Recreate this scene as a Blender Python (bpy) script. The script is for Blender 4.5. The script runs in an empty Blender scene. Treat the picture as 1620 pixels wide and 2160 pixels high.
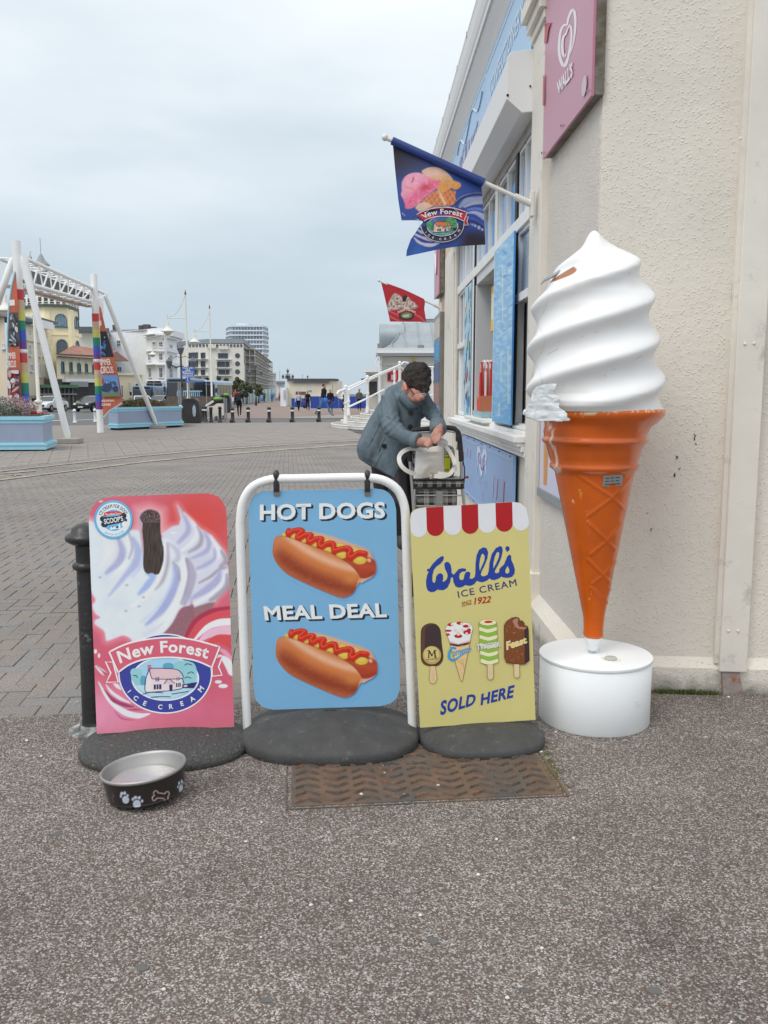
import bpy,bmesh,math,random
import numpy as np
from mathutils import Vector,Matrix,noise
from mathutils.geometry import tessellate_polygon
random.seed(7);rng=np.random.default_rng(7)
S=bpy.context.scene;COL=S.collection;D=bpy.data
# ---------------------------------------------------------------- camera, sky, sun
H,F=1.36,1850.0
TH=math.atan(250/F);YAW=math.atan(40/F*math.cos(TH))
cd=D.cameras.new('camera');cam=D.objects.new('camera',cd);COL.objects.link(cam)
cam.location=(0,0,H);cam.rotation_euler=(math.radians(90)-TH,0,-YAW)
cd.sensor_fit='VERTICAL';cd.sensor_height=36;cd.lens=36*F/2160
cd.clip_start=.05;cd.clip_end=3000
S.camera=cam
S.view_settings.view_transform='Standard';S.view_settings.look='None'
S.view_settings.exposure=0.34;S.view_settings.gamma=1;S.view_settings.use_curve_mapping=False
W=D.worlds.new('World');S.world=W;W.use_nodes=True
SUNDIR=Vector((-.45,-.5,.95)).normalized()
def world():
    nt=W.node_tree;nt.nodes.clear();N=nt.nodes.new;L=nt.links.new
    out=N('ShaderNodeOutputWorld');bg=N('ShaderNodeBackground');bg.inputs['Strength'].default_value=.1
    sky=N('ShaderNodeTexSky');sky.sky_type='NISHITA';sky.sun_disc=False
    sky.sun_elevation=math.asin(SUNDIR.z);sky.sun_rotation=math.atan2(SUNDIR.x,SUNDIR.y)
    tc=N('ShaderNodeTexCoord');sep=N('ShaderNodeSeparateXYZ');L(tc.outputs['Generated'],sep.inputs[0])
    # low cloud layer: grey blue near the horizon, paler overhead
    mp=N('ShaderNodeMapping');mp.inputs['Scale'].default_value=(1.0,1.0,3.2);mp.inputs['Location'].default_value=(.35,.2,.1)
    L(tc.outputs['Generated'],mp.inputs[0])
    n1=N('ShaderNodeTexNoise');n1.inputs['Scale'].default_value=2.2;n1.inputs['Detail'].default_value=5;n1.inputs['Roughness'].default_value=.5
    L(mp.outputs[0],n1.inputs['Vector'])
    add=N('ShaderNodeMath');add.operation='MULTIPLY_ADD';add.inputs[1].default_value=.62;L(n1.outputs[0],add.inputs[0])
    sub=N('ShaderNodeMath');sub.operation='SUBTRACT';sub.inputs[1].default_value=.30;L(sep.outputs[2],sub.inputs[0]);L(sub.outputs[0],add.inputs[2])
    r=N('ShaderNodeValToRGB');L(add.outputs[0],r.inputs[0])
    e=r.color_ramp.elements
    e[0].position=0.0;e[0].color=(.435,.525,.60,1);e[1].position=1.0;e[1].color=(.98,1.0,1.02,1)
    for p,c in((.10,(.475,.56,.625)),(.22,(.57,.645,.70)),(.36,(.72,.775,.815)),(.56,(.86,.90,.93))):
        q=r.color_ramp.elements.new(p);q.color=(*c,1)
    sc=N('ShaderNodeVectorMath');sc.operation='SCALE';sc.inputs['Scale'].default_value=10.0;L(r.outputs[0],sc.inputs[0])
    mx=N('ShaderNodeMix');mx.data_type='RGBA';mx.inputs[0].default_value=.93
    L(sky.outputs[0],mx.inputs[6]);L(sc.outputs[0],mx.inputs[7]);L(mx.outputs[2],bg.inputs[0]);L(bg.outputs[0],out.inputs[0])
world()
sd=D.lights.new('sun','SUN');sd.energy=1.1;sd.angle=math.radians(28);sd.color=(1,.965,.92)
so=D.objects.new('sun',sd);COL.objects.link(so);so.rotation_euler=SUNDIR.to_track_quat('Z','Y').to_euler()
# ---------------------------------------------------------------- survey helpers: sight line -> place in the world
_c,_s=math.cos(YAW),math.sin(YAW)
def ray(u,v):
    a=(u-810)/F;b=-(v-1080)/F
    y=math.cos(TH)+b*math.sin(TH);z=-math.sin(TH)+b*math.cos(TH)
    return Vector((a*_c+y*_s,-a*_s+y*_c,z))
def gz(Y):return 0.0 if Y<6 else(-.34*(Y-6)/24 if Y<30 else-.34)
CAM=Vector((0,0,H))
def P(u,v,Y):d=ray(u,v);return CAM+d*(Y/d.y)
def PX(u,v,X):d=ray(u,v);return CAM+d*(X/d.x)
def PZ(u,v,z):d=ray(u,v);return CAM+d*((z-H)/d.z)
def G(u,v):
    z=0
    for i in range(25):p=PZ(u,v,z);z=gz(p.y)
    return p
def proj(pts):
    q=np.asarray(pts,float)-np.array([0,0,H])
    x=q[:,0]*_c-q[:,1]*_s;y=q[:,0]*_s+q[:,1]*_c;z=q[:,2]
    dpt=y*math.cos(TH)-z*math.sin(TH);up=y*math.sin(TH)+z*math.cos(TH)
    return 810+F*x/dpt,1080-F*up/dpt
class Pl:
    def __init__(s,o,ex,ez=(0,0,1)):
        s.o=Vector(o);s.ex=Vector(ex).normalized();ez=Vector(ez);s.ez=(ez-s.ex*ez.dot(s.ex)).normalized();s.n=s.ex.cross(s.ez)
    def st(s,u,v):
        d=ray(u,v);t=(s.o-CAM).dot(s.n)/d.dot(s.n);q=CAM+d*t-s.o;return(q.dot(s.ex),q.dot(s.ez))
    def mat(s):return Matrix(((s.ex.x,-s.n.x,s.ez.x,s.o.x),(s.ex.y,-s.n.y,s.ez.y,s.o.y),(s.ex.z,-s.n.z,s.ez.z,s.o.z),(0,0,0,1)))
def plane2(uA,DA,uB,DB,z=None):
    a=P(uA,830,DA);b=P(uB,830,DB);a.z=b.z=(-.34 if z is None else z);return Pl(a,b-a)
# ---------------------------------------------------------------- colour + materials
def lin(c):c=c/255.;return c/12.92 if c<=.04045 else((c+.055)/1.055)**2.4
def C(r,g,b,k=1.2):return tuple(min(.9,lin(x)*k)for x in(r,g,b))
MATS={}
def M(name,rgb=None,rough=.6,metal=0.,var=.08,sc=6.,bump=0.,bsc=60.,spec=.5,dirt=None,coat=0.,obj=True):
    if name in MATS:return MATS[name]
    m=D.materials.new(name);MATS[name]=m;m.use_nodes=True;nt=m.node_tree;N=nt.nodes.new;L=nt.links.new
    b=nt.nodes['Principled BSDF'];b.inputs['Roughness'].default_value=rough;b.inputs['Metallic'].default_value=metal
    b.inputs['Specular IOR Level'].default_value=spec;b.inputs['Coat Weight'].default_value=coat
    tc=N('ShaderNodeTexCoord');co=tc.outputs['Object']
    if rgb is None:
        at=N('ShaderNodeAttribute');at.attribute_name='Col';src=at.outputs['Color']
    else:
        rg=N('ShaderNodeRGB');rg.outputs[0].default_value=(*rgb,1);src=rg.outputs[0]
    n=N('ShaderNodeTexNoise');n.inputs['Scale'].default_value=sc;n.inputs['Detail'].default_value=6;n.inputs['Roughness'].default_value=.62;L(co,n.inputs['Vector'])
    mr=N('ShaderNodeMapRange');mr.inputs[1].default_value=.3;mr.inputs[2].default_value=.7;mr.inputs[3].default_value=1-var;mr.inputs[4].default_value=1+var;L(n.outputs[0],mr.inputs[0])
    vm=N('ShaderNodeVectorMath');vm.operation='SCALE';L(src,vm.inputs[0]);L(mr.outputs[0],vm.inputs['Scale']);src=vm.outputs[0]
    if dirt:
        n2=N('ShaderNodeTexNoise');n2.inputs['Scale'].default_value=dirt[2];n2.inputs['Detail'].default_value=8;n2.inputs['Roughness'].default_value=.7;L(co,n2.inputs['Vector'])
        m2=N('ShaderNodeMapRange');m2.inputs[1].default_value=1-dirt[1]-.06;m2.inputs[2].default_value=1-dirt[1]+.1;L(n2.outputs[0],m2.inputs[0])
        mx=N('ShaderNodeMix');mx.data_type='RGBA';mx.inputs[7].default_value=(*dirt[0],1);L(m2.outputs[0],mx.inputs[0]);L(src,mx.inputs[6]);src=mx.outputs[2]
    L(src,b.inputs['Base Color'])
    mrr=N('ShaderNodeMapRange');mrr.inputs[3].default_value=max(.02,rough-.08);mrr.inputs[4].default_value=min(1,rough+.1);L(n.outputs[0],mrr.inputs[0]);L(mrr.outputs[0],b.inputs['Roughness'])
    if bump:
        n3=N('ShaderNodeTexNoise');n3.inputs['Scale'].default_value=bsc;n3.inputs['Detail'].default_value=4;L(co,n3.inputs['Vector'])
        bp=N('ShaderNodeBump');bp.inputs['Strength'].default_value=bump;bp.inputs['Distance'].default_value=.01;L(n3.outputs[0],bp.inputs['Height']);L(bp.outputs[0],b.inputs['Normal'])
    return m
def PR():return M('printed_colours',None,rough=.42,var=.03,sc=9,spec=.35)
def VC():return M('cloth_colours',None,rough=.9,var=.1,sc=25,bump=.15,bsc=120,spec=.2)
# ---------------------------------------------------------------- object helpers
def tag(o,label=None,cat=None,group=None,kind=None):
    if label:o['label']=label
    if cat:o['category']=cat
    if group:o['group']=group
    if kind:o['kind']=kind
    return o
def empty(name,loc=(0,0,0),rz=0,label=None,cat=None,group=None):
    o=D.objects.new(name,None);o.empty_display_size=.1;COL.objects.link(o);o.location=loc;o.rotation_euler=(0,0,rz)
    o.matrix_basis=Matrix.Translation(loc)@Matrix.Rotation(rz,4,'Z')
    return tag(o,label,cat,group)
def link(name,me,parent=None,world=False):
    o=D.objects.new(name,me);COL.objects.link(o)
    if parent is not None:
        o.parent=parent
        if world:o.matrix_parent_inverse=wm(parent).inverted()
    return o
def wm(o):
    m=o.matrix_basis.copy()
    return(wm(o.parent)@o.matrix_parent_inverse@m)if o.parent else m
def copy_tree(o,parent=None):
    c=o.copy();COL.objects.link(c)
    if parent is not None:c.parent=parent
    for ch in[k for k in D.objects if k.parent==o]:copy_tree(ch,c)
    return c
class MB:
    def __init__(s):s.v=[];s.f=[];s.m=[];s.c=[];s.mats=[];s.cur=0;s.col=(1,1,1)
    def use(s,mat):
        if mat not in s.mats:s.mats.append(mat)
        s.cur=s.mats.index(mat);return s
    def color(s,c):s.col=c;return s
    def _add(s,vs,fs):
        b=len(s.v);s.v+=[tuple(x)for x in vs];s.c+=[s.col]*len(vs)
        s.f+=[tuple(i+b for i in f)for f in fs];s.m+=[s.cur]*len(fs);return s
    def box(s,x0,y0,z0,x1,y1,z1,rot=None):
        vs=[(x,y,z)for x in(x0,x1)for y in(y0,y1)for z in(z0,z1)]
        if rot:vs=[rot@Vector(q)for q in vs]
        return s._add(vs,[(0,1,3,2),(4,6,7,5),(0,4,5,1),(2,3,7,6),(0,2,6,4),(1,5,7,3)])
    def bar(s,a,b,w,d=None,up=(0,0,1)):
        a=Vector(a);b=Vector(b);d=d or w;t=(b-a).normalized();u=Vector(up)
        if abs(t.dot(u))>.95:u=Vector((0,1,0))if abs(t.y)<.9 else Vector((1,0,0))
        x=t.cross(u).normalized()*w/2;y=x.cross(t).normalized()*d/2
        vs=[p+q for p in(a,b)for q in(-x-y,x-y,x+y,-x+y)]
        return s._add(vs,[(3,2,1,0),(4,5,6,7),(0,1,5,4),(1,2,6,5),(2,3,7,6),(3,0,4,7)])
    def tube(s,pts,r,n=8,cap=True,sy=1.0):
        pts=[Vector(p)for p in pts];rs=r if hasattr(r,'__len__')else[r]*len(pts);vs=[];fs=[]
        t0=(pts[1]-pts[0]).normalized();x=t0.orthogonal().normalized()
        for i,p in enumerate(pts):
            t=(pts[min(i+1,len(pts)-1)]-pts[max(i-1,0)]).normalized()
            x=(x-t*x.dot(t)).normalized();y=t.cross(x)
            for k in range(n):a=2*math.pi*k/n;vs.append(p+x*math.cos(a)*rs[i]+y*math.sin(a)*rs[i]*sy)
        for i in range(len(pts)-1):
            for k in range(n):a=i*n+k;b=i*n+(k+1)%n;fs.append((a,b,b+n,a+n))
        if cap:fs.append(tuple(range(n))[::-1]);fs.append(tuple(range((len(pts)-1)*n,len(pts)*n)))
        return s._add(vs,fs)
    def lathe(s,prof,c=(0,0,0),n=24,cap=True,sx=1.,sy=1.):
        vs=[];fs=[]
        for r,z in prof:
            for k in range(n):a=2*math.pi*k/n;vs.append((c[0]+r*math.cos(a)*sx,c[1]+r*math.sin(a)*sy,c[2]+z))
        for i in range(len(prof)-1):
            for k in range(n):a=i*n+k;b=i*n+(k+1)%n;fs.append((a,b,b+n,a+n))
        if cap:fs.append(tuple(range(n))[::-1]);fs.append(tuple(range((len(prof)-1)*n,len(prof)*n)))
        return s._add(vs,fs)
    def prism(s,pts,z0,z1):
        n=len(pts);A=sum(pts[i][0]*pts[(i+1)%n][1]-pts[(i+1)%n][0]*pts[i][1]for i in range(n))
        if A<0:pts=pts[::-1]
        f=lambda z,p:z(p[0],p[1])if callable(z)else z
        vs=[(p[0],p[1],f(z0,p))for p in pts]+[(p[0],p[1],f(z1,p))for p in pts]
        tri=tessellate_polygon([[Vector((p[0],p[1],0))for p in pts]])
        fs=[tuple(i+n for i in t)for t in tri]+[t[::-1]for t in tri]
        fs2=[]
        for t in fs:
            q=[vs[i]for i in t];a=(q[1][0]-q[0][0])*(q[2][1]-q[0][1])-(q[1][1]-q[0][1])*(q[2][0]-q[0][0])
            up=t[0]>=n;fs2.append(t if(a>0)==up else t[::-1])
        return s._add(vs,fs2+[(i,(i+1)%n,(i+1)%n+n,i+n)for i in range(n)])
    def quad(s,a,b,c,d):return s._add([a,b,c,d],[(0,1,2,3)])
    def plate(s,pts,y0=0.,y1=.01):
        n=len(pts);A=sum(pts[i][0]*pts[(i+1)%n][1]-pts[(i+1)%n][0]*pts[i][1]for i in range(n))
        if A<0:pts=pts[::-1]
        vs=[(p[0],y0,p[1])for p in pts]+[(p[0],y1,p[1])for p in pts]
        tri=tessellate_polygon([[Vector((p[0],p[1],0))for p in pts]])
        fs=[]
        for t in tri:
            q=[pts[i]for i in t];a=(q[1][0]-q[0][0])*(q[2][1]-q[0][1])-(q[1][1]-q[0][1])*(q[2][0]-q[0][0])
            t=t if a>0 else t[::-1];fs.append(t);fs.append(tuple(i+n for i in t[::-1]))
        return s._add(vs,fs+[((i+1)%n,i,i+n,(i+1)%n+n)for i in range(n)])
    def ball(s,c,rx,ry=None,rz=None,n=12,m=8,fn=None):
        ry=ry or rx;rz=rz or rx;vs=[];fs=[]
        for i in range(m+1):
            t=math.pi*i/m
            for k in range(n):
                a=2*math.pi*k/n;d=Vector((math.sin(t)*math.cos(a),math.sin(t)*math.sin(a),math.cos(t)));q=fn(d)if fn else 1
                vs.append((c[0]+d.x*rx*q,c[1]+d.y*ry*q,c[2]+d.z*rz*q))
        for i in range(m):
            for k in range(n):a=i*n+k;b=i*n+(k+1)%n;fs.append((a,a+n,b+n,b))
        return s._add(vs,fs)
    def mesh(s,name,mat=None,smooth=None,color=False):
        me=D.meshes.new(name);me.from_pydata(s.v,[],s.f)
        mats=s.mats if s.mats else[mat]
        for m in mats:me.materials.append(m)
        if s.mats and len(s.mats)>1:me.polygons.foreach_set('material_index',s.m)
        if color:
            a=me.color_attributes.new('Col','FLOAT_COLOR','POINT');a.data.foreach_set('color',np.array([(*c[:3],1)for c in s.c],dtype=np.float32).ravel())
        me.validate();me.update()
        if smooth is not None:me.shade_smooth();me.set_sharp_from_angle(angle=smooth)
        return me
    def build(s,name,mat=None,parent=None,smooth=None,color=False,world=False,bevel=0):
        o=link(name,s.mesh(name,mat,smooth,color),parent,world)
        if bevel:
            b=o.modifiers.new('bevel','BEVEL');b.width=bevel;b.segments=2;b.limit_method='ANGLE';b.angle_limit=.7
        return o
def recalc(me):
    bm=bmesh.new();bm.from_mesh(me);bmesh.ops.recalc_face_normals(bm,faces=bm.faces);bm.to_mesh(me);bm.free()
# ---------------------------------------------------------------- printed artwork (flat print on flat panels)
def spline(pts,n=8,closed=False):
    pts=[np.array(p,float)for p in pts];out=[];m=len(pts)
    rngi=range(m if closed else m-1)
    for i in rngi:
        p0=pts[(i-1)%m]if(closed or i>0)else pts[0];p1=pts[i];p2=pts[(i+1)%m]
        p3=pts[(i+2)%m]if(closed or i+2<m)else pts[-1]
        for k in range(n):
            t=k/n;out.append(tuple(.5*((2*p1)+(-p0+p2)*t+(2*p0-5*p1+4*p2-p3)*t*t+(-p0+3*p1-3*p2+p3)*t**3)))
    if not closed:out.append(tuple(pts[-1]))
    return out
def ell(cx,cy,rx,ry=None,n=28,a0=0,a1=360,rot=0):
    ry=rx if ry is None else ry;r=math.radians(rot);o=[]
    for k in range(n+(0 if a1-a0==360 else 1)):
        a=math.radians(a0+(a1-a0)*k/n);x=rx*math.cos(a);y=ry*math.sin(a)
        o.append((cx+x*math.cos(r)-y*math.sin(r),cy+x*math.sin(r)+y*math.cos(r)))
    return o
_tc={}
def glyphs(txt,bold=0.,shear=0.,space=1.,font_size=1.):
    key=(txt,bold,shear,space)
    if key in _tc:return _tc[key]
    cu=D.curves.new('t','FONT');cu.body=txt;cu.size=1;cu.shear=shear;cu.space_character=space;cu.resolution_u=3
    o=D.objects.new('t',cu);COL.objects.link(o);dg=bpy.context.evaluated_depsgraph_get();dg.update()
    me=D.meshes.new_from_object(o.evaluated_get(dg));bm=bmesh.new();bm.from_mesh(me);bmesh.ops.remove_doubles(bm,verts=bm.verts,dist=.004)
    bmesh.ops.delete(bm,geom=[q for q in bm.faces if q.calc_area()<1e-7],context='FACES_ONLY');nr={}
    for e in bm.edges:
        if len(e.link_faces)==1:
            a,b=e.verts;d=(b.co-a.co);n=Vector((d.y,-d.x,0));n=n.normalized()if n.length else n;c=e.link_faces[0].calc_center_median()
            if n.dot(c-a.co)>0:n=-n
            for q in(a,b):nr.setdefault(q,[]).append(n)
    mv={q:(sum(L_,Vector())*(bold/max(.35,1+L_[0].dot(L_[-1]))))for q,L_ in nr.items()}
    for q,d in mv.items():q.co+=d
    bm.verts.index_update();v=np.array([q.co[:2]for q in bm.verts]);f=[tuple(q.index for q in p.verts)for p in bm.faces];bm.free()
    D.objects.remove(o);D.curves.remove(cu);D.meshes.remove(me)
    mn=v.min(0);mxx=v.max(0);v=(v-mn)/(mxx-mn);_tc[key]=(v,f,(mxx-mn)[0]/(mxx-mn)[1]);return _tc[key]
class Art:
    "flat coloured shapes laid out by sight line onto a plane; later layers lie a fraction of a millimetre above earlier ones"
    def __init__(s,pl,y=0.,step=.00004):s.pl=pl;s.y=y;s.step=step;s.v=[];s.f=[];s.c=[];s.flip=False
    def _put(s,pts2,faces,col,lift=True):
        if lift:s.y-=s.step
        b=len(s.v);st=[s.pl.st(*p)for p in pts2]
        s.v+=[(x,s.y,z)for x,z in st];s.c+=[col]*len(st)
        for t in faces:
            q=[st[i]for i in t];a=sum(q[i][0]*q[(i+1)%len(q)][1]-q[(i+1)%len(q)][0]*q[i][1]for i in range(len(q)))
            s.f.append(tuple(i+b for i in(t if a>0 else t[::-1])))
    def poly(s,pts,col,lift=True):
        pts=list(pts);s._put(pts,[tuple(t)for t in tessellate_polygon([[Vector((p[0],p[1],0))for p in pts]])],col,lift);return s
    def stroke(s,pts,w,col,closed=False,lift=True):
        pts=[np.array(p,float)for p in pts];n=len(pts);ws=w if hasattr(w,'__len__')else[w]*n
        if hasattr(w,'__len__')and len(ws)!=n:ws=np.interp(np.linspace(0,1,n),np.linspace(0,1,len(ws)),ws)
        if lift:s.y-=s.step
        V=[];Fc=[]
        for i,p in enumerate(pts):
            a=pts[(i-1)%n]if(closed or i>0)else p;b=pts[(i+1)%n]if(closed or i<n-1)else p
            t=b-a;t=t/(np.linalg.norm(t)+1e-9);nn=np.array((-t[1],t[0]))*ws[i]/2;V+=[tuple(p+nn),tuple(p-nn)]
        m=n if closed else n-1
        for i in range(m):a=2*i;b=2*((i+1)%n);Fc.append((a,a+1,b+1,b))
        s._put(V,Fc,col,False)
        if not closed and max(ws)>2:
            for i in(0,-1):
                if ws[i]>1.5:s.poly(ell(pts[i][0],pts[i][1],ws[i]/2,n=10),col)
        return s
    def text(s,txt,quad,col,bold=0.,shear=0.,space=1.,warp=None):
        v,f,asp=glyphs(txt,bold,shear,space)
        if warp is None:
            (x0,y0),(x1,y1),(x2,y2),(x3,y3)=quad
            def warp(a,b):return((1-b)*((1-a)*x0+a*x1)+b*((1-a)*x3+a*x2),(1-b)*((1-a)*y0+a*y1)+b*((1-a)*y3+a*y2))
        s._put([warp(a,b)for a,b in v],f,col);return s
    def build(s,parent=None,name='print'):
        me=D.meshes.new(name);me.from_pydata(s.v,[],s.f);me.materials.append(PR())
        a=me.color_attributes.new('Col','FLOAT_COLOR','POINT');a.data.foreach_set('color',np.array([(*c[:3],1)for c in s.c],dtype=np.float32).ravel())
        me.update();return link(name,me,parent)
def arcwarp(cx,cy,r0,r1,a0,a1,sx=1.,sy=1.):
    def w(a,b):
        t=math.radians(a0+(a1-a0)*a);r=r0+(r1-r0)*b;return(cx+sx*r*math.cos(t),cy-sy*r*math.sin(t))
    return w
# soft print painted on a fine grid of coloured vertices
def inpoly(U,V,pts,soft=1.2):
    ins=np.zeros(U.shape,bool);dm=np.full(U.shape,1e9);n=len(pts)
    for i in range(n):
        x0,y0=pts[i];x1,y1=pts[(i+1)%n]
        c=((y0>V)!=(y1>V));xx=(x1-x0)*(V-y0)/((y1-y0)if y1!=y0 else 1e-9)+x0;ins^=(c&(U<xx))
        L2=(x1-x0)**2+(y1-y0)**2+1e-9;t=np.clip(((U-x0)*(x1-x0)+(V-y0)*(y1-y0))/L2,0,1);dm=np.minimum(dm,np.hypot(U-x0-t*(x1-x0),V-y0-t*(y1-y0)))
    return np.clip(.5+np.where(ins,dm,-dm)/(2*soft),0,1)
def dline(U,V,pts):
    dm=np.full(U.shape,1e9);tt=np.zeros(U.shape);sg=np.zeros(U.shape);n=len(pts)-1
    for i in range(n):
        x0,y0=pts[i];x1,y1=pts[i+1];L2=(x1-x0)**2+(y1-y0)**2+1e-9
        t=np.clip(((U-x0)*(x1-x0)+(V-y0)*(y1-y0))/L2,0,1);d=np.hypot(U-x0-t*(x1-x0),V-y0-t*(y1-y0));k=d<dm
        dm=np.where(k,d,dm);tt=np.where(k,(i+t)/n,tt);sg=np.where(k,np.sign((x1-x0)*(V-y0)-(y1-y0)*(U-x0)),sg)
    return dm,tt,sg
def ns(U,V,sc,seed=0):
    return np.array([noise.noise(Vector((a/sc,b/sc,seed)))for a,b in zip(U,V)])
class Paint:
    def __init__(s,U,V,col):s.U=U;s.V=V;s.I=np.tile(np.array(col,float),(len(U),1))
    def mix(s,m,col):m=np.clip(m,0,1)[:,None];s.I=s.I*(1-m)+np.array(col,float)*m;return s
    def mul(s,m,k):m=np.clip(m,0,1)[:,None];s.I=s.I*(1-m+m*np.array(k,float));return s
    def poly(s,pts,col,soft=1.2,op=1.):return s.mix(inpoly(s.U,s.V,pts,soft)*op,col)
    def stroke(s,pts,w,col,soft=1.2,op=1.,n=6):
        d,t,_=dline(s.U,s.V,spline(pts,n));ww=np.interp(t,np.linspace(0,1,len(w)),w)if hasattr(w,'__len__')else w
        return s.mix(np.clip(.5+(ww/2-d)/(2*soft),0,1)*op,col)
    def linear(s):x=s.I/255.;return np.clip(np.where(x<=.04045,x/12.92,((x+.055)/1.055)**2.4)*1.2,0,.88)
def gridmesh(name,pl,box,clip,paint,step=1.5,y=0.,parent=None,disp=None,mat=None,bgcol=(255,255,255)):
    u0,v0,u1,v1=box;us=np.arange(u0,u1+step,step);vs=np.arange(v0,v1+step,step);nu,nv=len(us),len(vs)
    UU,VV=np.meshgrid(us,vs);U=UU.ravel();V=VV.ravel();p=Paint(U,V,bgcol);paint(p);col=p.linear()
    keep=inpoly(U,V,clip,.01)>.5 if clip else np.ones(len(U),bool)
    idx=np.arange(nu*nv).reshape(nv,nu);q=np.stack([idx[1:,:-1],idx[1:,1:],idx[:-1,1:],idx[:-1,:-1]],-1).reshape(-1,4)
    q=q[keep[q].any(1)]if clip else q;used=np.unique(q);mp=np.full(nu*nv,-1);mp[used]=np.arange(len(used));q=mp[q]
    co=[]
    if clip:
        cp_=np.array(clip,float);nx_=np.roll(cp_,-1,0)-cp_;l2=(nx_**2).sum(1)+1e-9
        for i in used:
            if not keep[i]:w_=np.array([U[i],V[i]])-cp_;t_=np.clip((w_*nx_).sum(1)/l2,0,1);q_=cp_+nx_*t_[:,None];k_=((q_-[U[i],V[i]])**2).sum(1).argmin();U[i],V[i]=q_[k_]
    for i in used:
        a,b=pl.st(U[i],V[i]);co.append((a,y+(disp(a,b)if disp else 0),b))
    me=D.meshes.new(name);me.from_pydata(co,[],q.tolist());me.materials.append(mat or PR())
    a=me.color_attributes.new('Col','FLOAT_COLOR','POINT');a.data.foreach_set('color',np.c_[col[used],np.ones(len(used))].astype(np.float32).ravel())
    me.update();
    if disp:me.shade_smooth()
    return link(name,me,parent)
# organic bodies: overlapping tapered capsules fused into one skin, coloured by the nearest one
def capsule_mb(b,p,q,r0,r1,flat=1.,n=10):
    p=Vector(p);q=Vector(q);d=q-p
    if d.length<1e-5:d=Vector((0,0,1e-3));q=p+d
    t=d.normalized();pts=[];rs=[]
    for k in range(1,5):a=math.pi/2*k/4;pts.append(p-t*r0*math.cos(a));rs.append(max(r0*math.sin(a),1e-4))
    for k in range(4,0,-1):a=math.pi/2*k/4;pts.append(q+t*r1*math.cos(a));rs.append(max(r1*math.sin(a),1e-4))
    b.tube(pts,rs,n=n,sy=flat)
def blob(name,prims,voxel,mat,parent=None,smooth=3,disp=0.,dsc=8.,extra=None,sfac=.6):
    "prims: (p, q, r0, r1, colour[, flat])"
    b=MB()
    for pr in prims:capsule_mb(b,pr[0],pr[1],pr[2],pr[3],pr[5]if len(pr)>5 else 1.)
    if extra:extra(b)
    me=b.mesh('tmp');recalc(me);o=D.objects.new('tmp',me);COL.objects.link(o)
    r=o.modifiers.new('r','REMESH');r.mode='VOXEL';r.voxel_size=voxel;r.use_smooth_shade=True
    sm=o.modifiers.new('s','SMOOTH');sm.iterations=smooth;sm.factor=sfac
    dg=bpy.context.evaluated_depsgraph_get();dg.update();m2=D.meshes.new_from_object(o.evaluated_get(dg));m2.name=name
    D.objects.remove(o);D.meshes.remove(me)
    n=len(m2.vertices);co=np.empty(n*3,np.float32);m2.vertices.foreach_get('co',co);co=co.reshape(-1,3)
    best=np.full(n,1e9);col=np.ones((n,4),np.float32)
    for pr in prims:
        p=np.array(pr[0]);q=np.array(pr[1]);d=q-p;L2=(d*d).sum()+1e-9;t=np.clip(((co-p)@d)/L2,0,1)
        ds=np.linalg.norm(co-p-t[:,None]*d,axis=1)-(pr[2]+(pr[3]-pr[2])*t);k=ds<best;best=np.where(k,ds,best);col[k,:3]=pr[4]
    if disp:
        no=np.empty(n*3,np.float32);m2.vertices.foreach_get('normal',no);no=no.reshape(-1,3)
        dd=np.array([noise.noise(Vector(c)*dsc)+.5*noise.noise(Vector(c)*dsc*2.3)for c in co.tolist()])*disp
        m2.vertices.foreach_set('co',(co+no*dd[:,None]).astype(np.float32).ravel())
    a=m2.color_attributes.new('Col','FLOAT_COLOR','POINT');a.data.foreach_set('color',col.ravel())
    m2.materials.clear();m2.materials.append(mat);m2.shade_smooth();m2.update()
    return link(name,m2,parent)
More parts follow.
